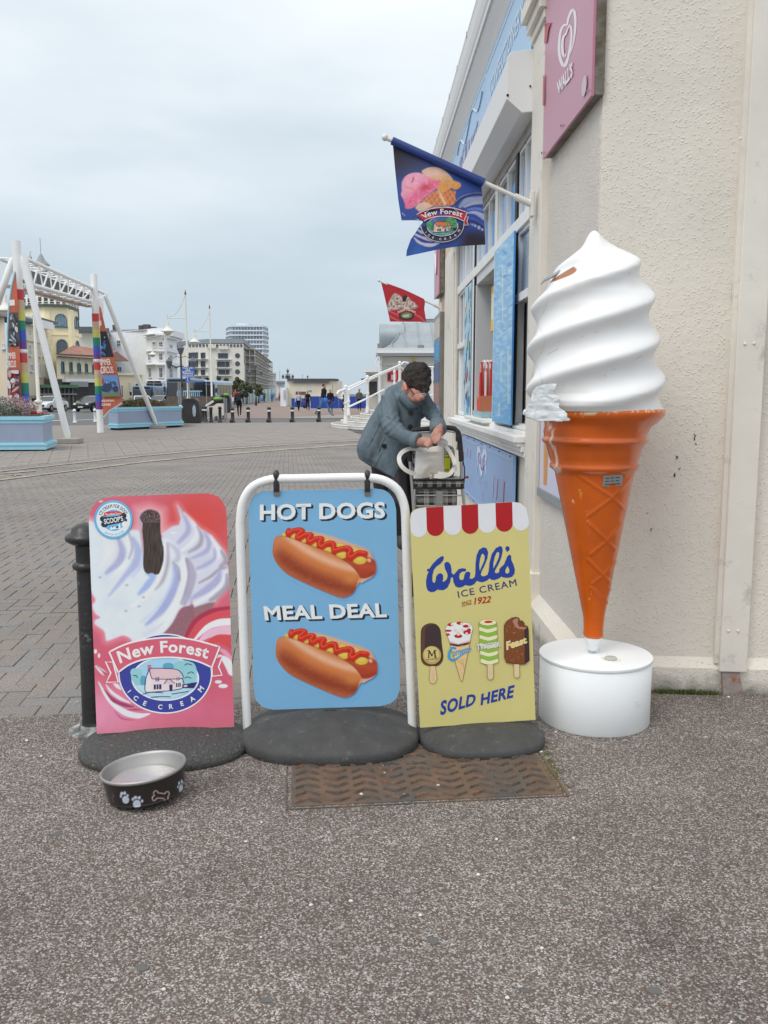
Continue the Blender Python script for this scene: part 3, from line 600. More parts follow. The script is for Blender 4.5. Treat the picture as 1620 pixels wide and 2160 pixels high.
# the open lower half of the near sash shows a dark interior with a chrome tap
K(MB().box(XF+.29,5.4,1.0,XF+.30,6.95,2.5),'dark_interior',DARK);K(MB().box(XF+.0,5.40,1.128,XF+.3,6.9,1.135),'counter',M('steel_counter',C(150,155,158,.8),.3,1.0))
K(MB().tube([(XF+.13,5.92,1.15),(XF+.13,5.92,1.9)],.012,8).tube([(XF+.13,5.92,1.22),(XF+.05,5.78,1.22)],.012,8),'steel_rail',M('dull_steel',(.35,.33,.30),.35,1.0),.8)
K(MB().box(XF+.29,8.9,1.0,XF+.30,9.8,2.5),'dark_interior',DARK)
# transom lights with blue posters behind the glass
def posters():
    BLU=C(112,160,215,1.1);LB=C(160,195,228,1.1);RED=C(214,90,100,1.1)
    for y0,y1,k in((5.54,5.76,0),(5.79,6.0,1),(6.12,6.48,2),(6.51,6.88,3),(7.04,7.42,4),(7.45,7.83,5),(7.86,8.22,6),(8.44,8.72,7),(8.75,8.96,8),(9.06,9.36,9),(9.39,9.68,10)):
        b=MB().use(WHT);x0=XF+.002
        for a,c in((y0,y0+.018),(y1-.018,y1)):b.box(x0,a,2.5,x0+.045,c,2.93)
        b.box(x0,y0+.018,2.5,x0+.045,y1-.018,2.52);b.box(x0,y0+.018,2.91,x0+.045,y1-.018,2.93);w=K(b,'transom_window')
        MB().box(XF+.03,y0+.018,2.52,XF+.036,y1-.018,2.91).build('pane',GLASS,w,world=True)
        pl=Pl((XF+.028,y1,2.52),(0,-1,0));q=MB().use(PR()).color(BLU if k%3 else LB);W_=y1-y0-.02
        q.plate([(.02,.0),(W_,.0),(W_,.30),(.02,.30)],0,.001).color(C(240,240,238));
        if k%2:q.color(RED);q.plate([(W_*.45,.05),(W_*.55,.05),(W_*.68,.22),(W_*.58,.24)],-.001,0)
        else:
            for j in range(4):q.color(RED if j%2 else C(235,235,240));q.plate([(W_*.55,.04+j*.05),(W_*.85,.05+j*.05),(W_*.85,.085+j*.05),(W_*.55,.075+j*.05)],-.001,0)
        o=q.build('poster',PR(),w,color=True);o.matrix_basis=wm(w).inverted()@pl.mat()
posters()
# roller shutter box
SH=M('shutter_aluminium',C(206,209,210,1.1),.35,var=.03,sc=2,spec=.5)
def ybox(prof,y0,y1):
    b=MB();n=len(prof);b._add([(x,y0,z)for x,z in prof]+[(x,y1,z)for x,z in prof],[tuple(range(n)),tuple(range(n,2*n))[::-1]]+[(i,i+n,(i+1)%n+n,(i+1)%n)for i in range(n)]);me=b.mesh('p');recalc(me);return me
def sweep(name,prof,y0,y1,mat,parent=None,bevel=0):
    me=ybox(prof,y0,y1);me.name=name;me.materials.append(mat);o=link(name,me,parent or kiosk,True)
    if bevel:q=o.modifiers.new('b','BEVEL');q.width=bevel;q.segments=2
    return o
sweep('shutter_box',[(XF,3.0),(XF-.10,2.99),(XF-.19,3.06),(XF-.19,3.27),(XF-.17,3.30),(XF,3.32)],5.36,9.95,SH,bevel=.004)
sweep('shutter_end_cap',[(XF+.0,2.985),(XF-.105,2.975),(XF-.196,3.05),(XF-.196,3.28),(XF-.172,3.308),(XF,3.33)],5.335,5.36,SH,bevel=.003)
sweep('shutter_end_cap',[(XF+.0,2.985),(XF-.105,2.975),(XF-.196,3.05),(XF-.196,3.28),(XF-.172,3.308),(XF,3.33)],9.95,9.975,SH,bevel=.003)
K(MB().ball((XF-.06,5.332,3.12),.006),'rivet',DARK,.8);K(MB().ball((XF-.19,5.335,3.07),.008),'rivet',DARK,.8)
# cornice, soffit and gutter
sweep('cornice',[(XF,3.98),(XF-.03,3.985),(XF-.05,4.03),(XF-.085,4.10),(XF-.10,4.138),(XF,4.14)],5.0,12.3,M('shade_toned_soffit_paint',C(150,142,130,1.0),.7,var=.15,sc=2,dirt=((.16,.14,.12),.46,3.)))  # shade under the soffit is put into this darker paint colour, dirt on top
sweep('cornice',[(XF,4.142),(XF-.115,4.142),(XF-.117,4.178),(XF,4.18)],5.0,12.35,WHT)
GUT=M('gutter_grey',C(168,160,152,1.1),.6,var=.12,sc=2,dirt=((.15,.12,.10),.42,2.5))
sweep('gutter',[(XF,4.182),(XF-.112,4.182),(XF-.124,4.21),(XF-.136,4.28),(XF-.142,4.38),(XF-.145,4.385),(XF-.145,4.41),(XF-.13,4.42),(XF,4.42)],4.9,12.4,GUT,bevel=.004)
for k in range(9):K(MB().box(XF-.149,5.6+k*.78,4.37,XF-.10,5.612+k*.78,4.418),'gutter_bracket',GUT)
b=MB();b.box(XF-.0,12.2,0,XF+5,12.4,4.35);K(b,'end_wall',M('cream_wall_plain'))
# downpipe casing on the front wall
def onwall(s,o,z):x,y=Wc(s,o);return Vector((x,y,z))
FW=Pl((*Wc(0),0),e2)
s0=FW.st(1525,1130)[0];s1=FW.st(1583,1130)[0]
def wbox(b,a,c,o0,o1,z0,z1):
    vs=[onwall(s,o,z)for s in(a,c)for o in(o1,o0)for z in(z0,z1)];return b._add(vs,[(0,1,3,2),(4,6,7,5),(0,4,5,1),(2,3,7,6),(0,2,6,4),(1,5,7,3)])
b=MB();wbox(b,s0+.0,s1,.0,.055,.108,3.4);me=b.mesh('pipe_casing',PAINT);recalc(me);o=link('pipe_casing',me,kiosk,True);q=o.modifiers.new('b','BEVEL');q.width=.004;q.segments=2
b=MB();wbox(b,s0-.018,s0+.004,.0,.03,.14,3.4);me=b.mesh('casing_flange',PAINT);recalc(me);link('casing_flange',me,kiosk,True)
b=MB();vs=[onwall(s,o,z)for z,a,c,o1 in((.125,s0+.012,s1-.03,.045),(-.01,s0+.024,s1-.012,.05))for s,o in((a,0),(a,o1),(c,o1),(c,0))];b._add(vs,[(0,1,5,4),(1,2,6,5),(2,3,7,6)])
me=b.mesh('rusty_pipe_stub',M('rusted_painted_steel',C(150,142,138,1.0),.6,var=.2,sc=10,bump=.4,bsc=30,dirt=(C(135,75,45,1.2),.52,14.)));recalc(me);link('rusty_pipe_stub',me,kiosk,True)
for u_,v_ in((1529,1324),(1549,1324),(1563,727),(1582,726),(1553,300)):
    s_,z_=FW.st(u_,v_);c=onwall(s_,.056,z_);K(MB().ball(c,.007,.004,.007),'screw',PAINT,.8)
# moss and weeds along the foot of the wall
def weeds():
    b=MB().use(VC())
    for k in range(900):
        s=random.triangular(.28,.62,.44)if k<800 else random.uniform(.3,2.2);x,y=Wc(s,.035+random.random()*.03);h=random.uniform(.004,.024)*(1 if k<800 else .5);a=random.uniform(0,6.3);w=random.uniform(.002,.005)
        g_=random.uniform(.7,1.3);b.color((.10*g_,.12*g_,.035*g_))
        b._add([(x-w*math.cos(a),y-w*math.sin(a),0),(x+w*math.cos(a),y+w*math.sin(a),0),(x+random.uniform(-.01,.01),y+random.uniform(-.01,.005),h)],[(0,1,2)])
    for k in range(130):
        t=random.random();x=.675+.012*random.gauss(0,1)+.03*t*0;y=2.85+t*.42;b.color((.13,.14,.04));b.ball((x,y,.003),random.uniform(.0015,.004),n=5,m=3)
    tag(b.build('moss',VC(),color=True),kind='stuff')
weeds()
# black scuffs on the render
for u_,v_ in((1463,925),(1468,935),(1428,965),(1432,990),(1421,1003),(1424,1000),(1374,1118),(1183,408),(1160,430),(1466,920)):
    s_,z_=FW.st(u_,v_);
    if u_<1260:continue
    pts=[onwall(s_+random.uniform(-.006,.006),.0015,z_+random.uniform(-.012,.012))for k in range(4)];K(MB().tube(pts,.0016,5),'scuff_mark',DARK)
# ================================================================ FOREGROUND: pavement signs
def T(x0,y0,k):
    def f(*p):
        if len(p)==2 and not hasattr(p[0],'__len__'):return(x0+p[0]/k,y0+p[1]/k)
        return[(x0+a/k,y0+b/k)for a,b in p[0]]
    f.k=k;return f
RUB=M('worn_black_rubber',(.062,.062,.060),.75,var=.22,sc=14,bump=.35,bsc=160,dirt=((.16,.155,.15),.36,22.))
def rubber_cells(nt,N,L,b):
    tc=N('ShaderNodeTexCoord');v=N('ShaderNodeTexVoronoi');v.feature='DISTANCE_TO_EDGE';v.inputs['Scale'].default_value=42;L(tc.outputs['Object'],v.inputs['Vector'])
    m=N('ShaderNodeMapRange');m.inputs[2].default_value=.12;L(v.outputs[0],m.inputs[0]);bp=N('ShaderNodeBump');bp.inputs['Strength'].default_value=.7;bp.inputs['Distance'].default_value=.004;L(m.outputs[0],bp.inputs['Height']);L(bp.outputs[0],b.inputs['Normal'])
    n=N('ShaderNodeTexNoise');n.inputs['Scale'].default_value=90;n.inputs['Detail'].default_value=5;L(tc.outputs['Object'],n.inputs['Vector']);r=N('ShaderNodeMapRange');r.inputs[1].default_value=.62;r.inputs[2].default_value=.7;L(n.outputs[0],r.inputs[0])
    x=N('ShaderNodeMix');x.data_type='RGBA';x.inputs[6].default_value=(.066,.066,.062,1);x.inputs[7].default_value=(.2,.2,.19,1);L(r.outputs[0],x.inputs[0]);L(x.outputs[2],b.inputs['Base Color']);b.inputs['Roughness'].default_value=.75
RUB2=ramp_mat('cell_textured_rubber',rubber_cells)
def rubber_base(root,cx,cy,hw,hd,hz,mat,rz,seed=0,e=2.4,lip=.027):
    b=MB();n=72;prof=[(0,1)]+[(r,(1-r**e)**.75)for r in(.2,.35,.5,.62,.72,.8,.87,.92,.96,.985)]+[(1,0)]
    vs=[];fs=[]
    rings=[(r,lip+(hz-lip)*h)for r,h in prof[1:]]+[(1.012,lip-.008),(1.015,.012),(1.0,0.001)]
    vs.append((0,0,hz))
    for r,z in rings:
        for k in range(n):
            a=2*math.pi*k/n;c,s=math.cos(a),math.sin(a);q=(abs(c)**2.5+abs(s)**2.5)**(-1/2.5)
            vs.append((hw*r*c*q,hd*r*s*q,z))
    for k in range(n):fs.append((0,1+k,1+(k+1)%n))
    for i in range(len(rings)-1):
        for k in range(n):fs.append((1+i*n+k,1+(i+1)*n+k,1+(i+1)*n+(k+1)%n,1+i*n+(k+1)%n))
    b._add(vs,fs);o=b.build('rubber_base',mat,root,.9);o.matrix_basis=wm(root).inverted()@Matrix.Translation((cx,cy,0))@Matrix.Rotation(rz,4,'Z');return o
def in_plane(o,root,pl):o.parent=root;o.matrix_basis=wm(root).inverted()@pl.mat();return o
def outline(pl,pts):return[pl.st(*p)for p in pts]
PVC=M('sign_board_edge',C(226,222,218,1.1),.5,var=.06,sc=10)
CA=T(190,1040,5.226);CB=T(190,1300,5.0625)
def letters(art,T_,items,col,bold=.03):
    for ch,x,y,rot,h in items:
        v,f,asp=glyphs(ch,bold);r=math.radians(rot);w=h*asp
        q=[(x+(a*math.cos(r)+b*math.sin(r)),y+(a*math.sin(r)-b*math.cos(r)))for a,b in((-w/2,-h/2),(w/2,-h/2),(w/2,h/2),(-w/2,h/2))]
        art.text(ch,T_(q),col,bold)
def logo(art,T_,pal,tails=True):
    W_=pal['white'];st=lambda p,w,c,**k:art.stroke(T_(p),w,c,**k);po=lambda p,c:art.poly(T_(p),c)
    k=T_.k
    if tails:
        for p in([(165,485),(245,490),(300,700),(175,705),(222,605)],[(1340,440),(1415,425),(1372,540),(1410,628),(1305,640),(1300,520)]):
            po(p,pal['red']);st(p,16/k,W_,closed=True)
    po(ell(803,612,502,428,60),W_);po(ell(803,612,488,414,60),pal['navy']);po(ell(803,665,362,238,48),W_);po(ell(803,665,346,222,48),pal['sky'])
    for e_ in((500,640,62,85),(470,600,40,45),(1000,560,130,90),(1080,600,60,110),(1000,640,110,70),(520,700,40,50)):po(ell(*e_),pal['tree'])
    for e_ in((835,535,60,40),(570,690,35,60)):po(ell(*e_),pal['tree2'])
    po([(470,740),(1130,705),(1100,760),(940,860),(803,884),(640,850),(520,780)],pal['grass'])
    po([(590,800),(600,660),(632,590),(660,660),(655,805)],pal['wall2']);po([(652,660),(985,665),(978,770),(655,808)],pal['wall'])
    po([(632,560),(700,555),(930,565),(995,655),(900,668),(690,668),(650,650)],pal['roof']);po([(790,720),(838,668),(905,715),(900,722)],pal['roof']);po([(612,520),(650,515),(655,560),(615,575)],pal['roof2'])
    po([(800,725),(890,720),(888,800),(806,808)],pal['wall']);po([(845,730),(882,727),(880,798),(848,800)],pal['ink'])
    for x0,y0,x1,y1 in((680,728,762,780),(918,712,968,755),(700,650,738,695),(925,648,952,685)):
        po([(x0,y0),(x1,y0-3),(x1,y1-3),(x0,y1)],pal['ink'])
        for j in(.33,.66):st([(x0+(x1-x0)*j,y0),(x0+(x1-x0)*j,y1)],6/k,pal['wall'])
    ink=pal['ink']
    for p in([(632,560),(592,680),(590,800),(655,808),(978,770),(988,665)],[(632,560),(655,650),(690,668),(900,668),(995,655),(930,568),(700,553),(632,560)],[(790,720),(838,668),(905,715)],[(1010,520),(1040,505),(1090,520)],[(1040,610),(1080,592),(1110,610)],[(1010,660),(1040,645),(1080,660)],[(560,830),(650,810),(780,815)],[(870,828),(960,815),(1050,800)],[(650,866),(740,855),(860,858)],[(460,630),(495,632),(505,655)]):st(spline(p,4),7/k,ink)
    po([(985,725),(1145,700),(1110,765),(985,765)],pal['ink']);po([(1000,735),(1040,730),(1036,752),(1002,755)],pal['roof'])
    ban=spline([(205,380),(350,310),(520,260),(800,226),(1080,245),(1385,325)],6)+spline([(1300,545),(1150,480),(980,445),(800,438),(600,455),(430,510),(300,598)],6)
    po(ban,pal['red']);st(ban,17/k,W_,closed=True)
    def wp(a,b):
        y=505-47*a-4*92*a*(1-a);sl=-47-4*92*(1-2*a);x=322+930*a;hh=128*b;t=math.atan2(sl,930);return T_(x+hh*math.sin(t)*.8,y-hh)
    art.text('New Forest',None,pal['letter'],.028,0,1.08,warp=wp)
    letters(art,T_,[('I',420,800,52,46),('C',490,872,36,52),('E',586,928,24,52),('C',750,966,5,52),('R',865,962,-6,52),('E',982,930,-18,52),('A',1092,880,-30,54),('M',1183,775,-52,56)],pal['letter'],.03)
PALP=dict(white=C(226,222,222),letter=C(222,220,218),navy=C(58,66,148),sky=C(158,198,224),tree=C(142,194,200),tree2=C(92,158,182),grass=C(178,210,220),wall=C(226,206,208),wall2=C(222,214,216),roof=C(216,184,190),roof2=C(190,120,130),red=C(202,92,112),ink=C(40,48,100))
PALF=dict(white=C(205,200,205),letter=C(205,200,205),navy=C(38,36,62),sky=C(70,120,185),tree=C(78,145,92),tree2=C(60,110,90),grass=C(100,160,140),wall=C(205,195,190),wall2=C(205,175,150),roof=C(198,112,64),roof2=C(190,110,80),red=C(172,44,56),ink=C(38,36,50))
# ---- pink ice cream sign
pl=Pl((-1.025,3.225,.078),(.51,.071,0),(0,.125,1))
sg=empty('pavement_sign',(-.77,3.26,0),0,'pink pavement sign printed with whipped ice cream and chocolate flake behind the dog bowl','pavement sign','pavement signs in front of the kiosk')
ol=spline(T(150,1000,2.918)([(109,300),(120,225),(165,165),(250,139)]),4)+T(150,1000,2.918)([(540,128)])+spline(T(150,1000,2.918)([(830,118),(900,136),(945,190),(958,260)]),4)+T(150,1000,2.918)([(1004,1556),(158,1598)])
in_plane(MB().plate(outline(pl,ol),.0004,.006).build('sign_panel',PVC),sg,pl)
def paint_left(p):
    U,V=p.U,p.V;X=(U-190)*5.226;Y=(V-1040)*5.226
    g=lambda cx,cy,r,s=1.:np.exp(-(((X-cx)/r)**2+((Y-cy)/(r*s))**2))
    p.mix(g(1200,330,420),(205,72,66));p.mix(g(200,1900,500,.6)*.5,(200,80,105));p.mix(g(100,2420,600,.5),(222,145,172));p.mix(g(1000,2400,700,.2)*.7,(208,110,140));p.mix(g(1400,1950,400,.8)*.5,(196,80,110))
    back=CA([(960,130),(1000,180),(1060,260),(1150,340),(1230,400),(1330,460),(1400,540),(1480,640),(1522,720),(1500,780),(1525,830),(1532,930),(1520,1010),(1480,1080),(1400,1160),(1380,1200),(1300,1210),(1150,1260),(1100,1100),(1000,800),(860,600),(790,450),(900,370),(980,350),(1000,280)])
    front=CA(spline([(-60,690),(-60,330),(60,340),(130,470),(330,470),(440,410),(540,420),(600,500),(780,490),(880,520),(960,590),(1010,660),(1100,720),(1160,810),(1182,920),(1170,1020),(1130,1120),(1100,1230),(1040,1250),(980,1290),(900,1440),(760,1580),(560,1640),(470,1640),(440,1600),(360,1570),(250,1610),(180,1625),(160,1530),(100,1480),(50,1440),(60,1400),(110,1370),(60,1330),(25,1240),(60,1180),(20,1100),(-60,900)],3))
    p.poly(front,(236,176,186),14,.9);p.poly(back,(240,190,196),12,.8);p.poly(CA([(0,300),(110,330),(140,480),(0,560)]),(236,205,210),12,.8)
    p.poly(CA([(500,160),(660,130),(820,180),(830,450),(500,450)]),(236,190,196),13,.8)
    p.poly(CA([(1100,1240),(1390,1180),(1330,1310),(1190,1400)]),(150,108,114),2)
    p.poly(back,(206,206,220),2.0)
    def fold(pts,w,c,soft=5,op=.85):p.stroke(CA(pts),[x/5.226 for x in w],c,soft,op)
    LV=(163,164,198);GR=(156,148,160);LT=(226,228,236)
    for pts,w,c in(([(980,160),(1060,300),(1080,420),(980,540)],(10,40,60,40),LV),([(1040,220),(1140,330),(1180,440),(1110,560),(1000,640)],(12,40,55,50,20),LT),([(1180,370),(1230,480),(1200,580),(1090,650)],(14,40,45,20),GR),([(1260,430),(1310,540),(1280,640),(1120,720)],(20,50,50,20),LV),([(1330,480),(1400,600),(1400,700),(1180,860)],(20,40,60,30),LT),([(1370,620),(1370,720),(1260,800),(1170,840)],(20,45,50,30),LV),([(1450,640),(1500,740),(1440,810)],(30,60,40),GR),([(1500,820),(1410,850),(1330,920),(1200,990)],(10,20,24,10),(140,124,134)),([(1430,850),(1400,960),(1290,1060),(1140,1150)],(30,80,80,40),LV),([(1500,870),(1460,1010),(1340,1120),(1150,1220)],(30,60,60,40),LT),([(1510,900),(1500,1030),(1390,1140),(1330,1180)],(30,60,60,40),GR)):fold(pts,w,c,3.2)
    p.poly(CA([(1030,1245),(1130,1225),(1150,1340),(1192,1390),(1080,1500),(1030,1590),(760,1595),(900,1440),(980,1300)]),(142,98,108),2.)
    p.mix(np.clip(ns(U,V,4.)*.6,0,1)*inpoly(U,V,CA([(900,1440),(1040,1250),(1150,1300),(1190,1400),(1040,1590),(800,1590)]),3),(170,125,132))
    p.poly(front,(212,219,229),2.2)
    for pts,w,c in(([(150,480),(190,640),(130,800)],(60,80,30),(222,222,226)),([(310,500),(350,640),(310,760),(180,880)],(40,90,90,30),LV),([(270,500),(300,640),(250,760)],(20,40,30),(214,208,212)),([(400,460),(450,580),(440,700),(330,840),(200,960)],(30,60,50,30,10),LT),([(430,450),(465,600),(430,720)],(12,22,14),GR),([(470,500),(530,640),(500,780),(400,900),(210,1130)],(40,90,90,60,15),(166,172,208)),([(580,660),(560,800),(470,920)],(30,40,20),(190,196,222)),([(640,880),(700,930),(640,1010),(540,1110)],(50,90,80,30),(150,168,216)),([(855,560),(850,780),(800,960),(720,1060)],(26,44,40,14),(168,156,164)),([(820,560),(810,760),(740,960),(600,1150),(450,1250)],(30,60,50,40,20),LT),([(930,810),(955,950),(890,1130),(790,1290),(620,1450)],(40,100,100,80,20),(152,160,204)),([(900,800),(920,930),(850,1100),(740,1260),(560,1420)],(14,20,20,20,10),(196,202,224)),([(1000,690),(1045,850),(1010,1050),(930,1240),(780,1460),(600,1560)],(20,80,80,80,80,50),LT),([(1080,740),(1130,900),(1090,1080),(1040,1220)],(50,90,80,50),(166,156,176)),([(1060,720),(1085,900),(1050,1080),(1000,1220)],(8,14,12,8),(140,128,146)),([(880,560),(960,640),(970,720),(920,760)],(20,60,60,30),(186,182,200)),([(915,770),(975,830),(985,960)],(6,12,6),(150,130,130)),([(600,1560),(720,1500),(820,1420)],(60,50,20),(202,206,226)),([(1060,1180),(1110,1150),(1100,1230)],(20,30,20),(170,174,208))):fold(pts,w,c,3.4)
    for x,y in((110,930),(540,1250),(395,1300),(405,1015),(590,1150)):p.mix(np.exp(-(((X-x)/16)**2+((Y-y)/10)**2)),(168,156,170))
    fl=CA(spline([(580,330),(548,270),(590,205),(660,180),(740,205),(772,260),(775,400),(790,520),(810,620),(808,740),(770,870),(730,900),(680,880),(640,890),(600,860),(585,780),(590,600),(575,420)],3))
    p.poly(CA([(530,215),(575,215),(592,600),(580,660),(545,430)]),(196,160,176),1.5);m=inpoly(U,V,fl,1.0);p.mix(m,(66,55,50))
    st_=np.array([noise.noise(Vector((a/1.7+b*.02,b/26.,3)))for a,b in zip(U,V)]);p.mix(m*np.clip(st_*1.3,0,1)*.6,(112,96,88));p.mix(m*np.clip(-st_*1.3,0,1)*.8,(38,30,28))
    tp=np.array([noise.noise(Vector((a/2.2,b/2.2,9)))for a,b in zip(U,V)]);p.mix(m*np.clip(tp*2.2,0,1)*(Y<330),(150,120,130))
    # swooshes
    for pts,w,c in(([(1030,1640),(1150,1430),(1330,1310),(1570,1272)],(30,60,60,60),(168,52,78)),([(1080,1640),(1210,1460),(1380,1360),(1570,1325)],(40,90,90,90),(206,78,88)),([(1130,1640),(1280,1490),(1420,1430),(1570,1420)],(14,60,80,80),(226,222,227)),([(1180,1660),(1300,1560),(1450,1520),(1570,1520)],(14,80,110,110),(226,178,196)),([(1270,1680),(1400,1610),(1570,1640)],(20,90,160),(206,76,80)),([(1400,1720),(1480,1750),(1570,1860)],(20,50,60),(220,152,170)),([(1420,1790),(1500,1850),(1570,1960)],(20,80,110),(226,220,226))):p.stroke(CA(pts),[x/5.226 for x in w],c,1.0)
    cb=lambda pts,w,c:p.stroke(CB(pts),[x/5.06 for x in w],c,.9)
    cb([(50,510),(120,570),(190,620)],(4,24,6),(150,60,85));cb([(55,530),(110,590),(150,635)],(8,26,4),(224,220,224));cb([(60,520),(130,570),(180,605)],(4,14,4),(224,220,224))
    cb([(90,700),(160,830),(250,940),(380,1030),(520,1062),(640,1040)],(10,34,50,66,60,8),(224,220,225));cb([(150,780),(250,895),(380,950),(470,965)],(6,44,40,8),(158,66,100));cb([(170,730),(230,810),(330,880),(430,925)],(8,34,34,10),(222,214,222));cb([(250,720),(290,745),(330,785)],(10,46,10),(222,214,222));cb([(260,1010),(340,1090),(470,1110)],(4,18,4),(186,84,120));cb([(400,1000),(480,995),(560,1000)],(4,16,4),(158,66,100))
    for e_ in((58,375,16,25),(95,420,13,25),(1370,700,38,18),(1420,745,50,22)):p.poly(CB(ell(*e_)),(226,222,226),.8)
    tr=ns(U,V,2.5,5);p.mix(np.clip(tr*3-.9,0,1)*(V>1533-.055*(U-205)),(150,140,140))
    for x,y in((905,437),(930,440),(120,92)):p.mix(np.exp(-(((X-x)/22)**2+((Y-y)/10)**2)),(226,226,222))
    p.mul(np.clip(ns(U,V,30,2)*.5,0,1),(.93,.93,.93))
in_plane(gridmesh('printed_face',pl,(184,1036,502,1552),ol,paint_left,1.5,0,sg,bgcol=(204,100,118)),sg,pl)
ar=Art(pl,-.0003);logo(ar,CB,PALP)
ar.poly(CA(ell(258,292,212,n=44)),C(98,172,214));ar.poly(CA(ell(258,292,188,n=44)),C(216,222,228));ar.poly(CA(ell(262,300,128,118)),C(98,172,214))
for e_ in((150,285,40,34),(160,345,38,34),(365,252,38,34),(370,300,40,30)):ar.poly(CA(ell(*e_)),C(46,46,52),lift=False)
ar.poly(CA([(150,270),(365,245),(372,320),(160,365)]),C(46,46,52));ar.poly(CA(spline([(160,215),(250,200),(345,208),(345,240),(250,236),(165,256)],3,True)),C(200,50,60))
ar.text('Marshfield Farm',CA([(168,250),(340,236),(340,210),(168,222)]),C(225,215,215),.01);ar.text("SCOOP'S",CA([(160,345),(368,308),(358,250),(150,285)]),C(222,226,230),.025)
ar.text('ICE CREAM FOR DOGS',None,C(52,54,62),.015,0,1.05,warp=lambda a,b:CA(*arcwarp(258,300,138,178,158,26)(a,b)));ar.text('ONE FOR THE DOGS',None,C(110,160,200),.0,warp=lambda a,b:CA(*arcwarp(258,292,176,156,235,312)(a,b)))
ar.poly(CA(ell(385,345,34)),C(226,220,222));ar.poly(CA([(215,400),(240,365),(300,375),(330,330),(340,400),(300,392),(270,398),(235,405)]),C(222,226,230));ar.poly(CA([(285,372),(318,362),(312,388),(288,386)]),C(50,55,80));ar.poly(CA([(236,366),(262,368),(250,384)]),C(140,80,70))
in_plane(ar.build(sg,'printed_logo'),sg,pl)
rubber_base(sg,-.775,3.262,.315,.235,.082,RUB2,.1)
# ---- hot dog swing sign
hp=Pl((-.475,3.352,0),(.665,-.012,0))
hs=empty('swing_sign',(-.14,3.34,0),0,'white tube framed swing sign with blue hot dogs meal deal panel','pavement sign','pavement signs in front of the kiosk')
ctr=[(523,1560),(519,1480),(513,1330),(508,1180),(506,1105)]+spline([(506,1105),(512,1060),(532,1028),(570,1012),(620,1010)],4)+[(700,1008)]+spline([(760,1007),(805,1012),(838,1033),(853,1068),(856,1110)],4)+[(858,1180),(862,1330),(868,1480),(871,1570)]
wp_=[hp.st(*p)for p in ctr];TUBEM=M('white_tube_paint',C(226,226,224,1.15),.4,var=.05,sc=6,bump=.05,bsc=60,dirt=((.36,.28,.2),.33,16.))
in_plane(MB().tube([(x,0,z)for x,z in wp_],.0172,14).build('tube_frame',TUBEM,None,1.2),hs,hp)
K2=T(490,980,3.2727)
hol=spline(K2([(110,330),(120,270),(150,215),(215,182)]),4)+K2([(640,174)])+spline(K2([(985,166),(1060,182),(1110,235),(1131,310)]),4)+spline(K2([(1157,1540),(1135,1610),(1085,1650),(1020,1668)]),4)+spline(K2([(285,1692),(215,1675),(165,1625),(149,1550)]),4)
pan=in_plane(MB().plate(outline(hp,hol),.0,.006).build('sign_panel',M('sky_blue_print',C(118,170,206,1.2),.4,var=.03,sc=4)),hs,hp)
for u_ in(583,775):
    x0,z0=hp.st(u_,1006);r=MB().use(DARK)
    blk=M('black_plastic',(.03,.03,.032),.35,var=.1);r=MB()
    r.ball((x0,-.002,z0+.006),.0125,.021,.022,12,8);r.lathe([(.0105,-.045),(.012,-.02),(.010,0)],(x0,-.008,z0-.0),10);r.box(x0-.0105,-.012,z0-.058,x0+.0105,.014,z0-.03)
    in_plane(r.build('hanging_clip',blk,None,.8),hs,hp);in_plane(MB().box(x0-.0115,-.005,z0-.072,x0+.0115,.012,z0-.048).build('clip_plate',M('dull_steel'),None),hs,hp)
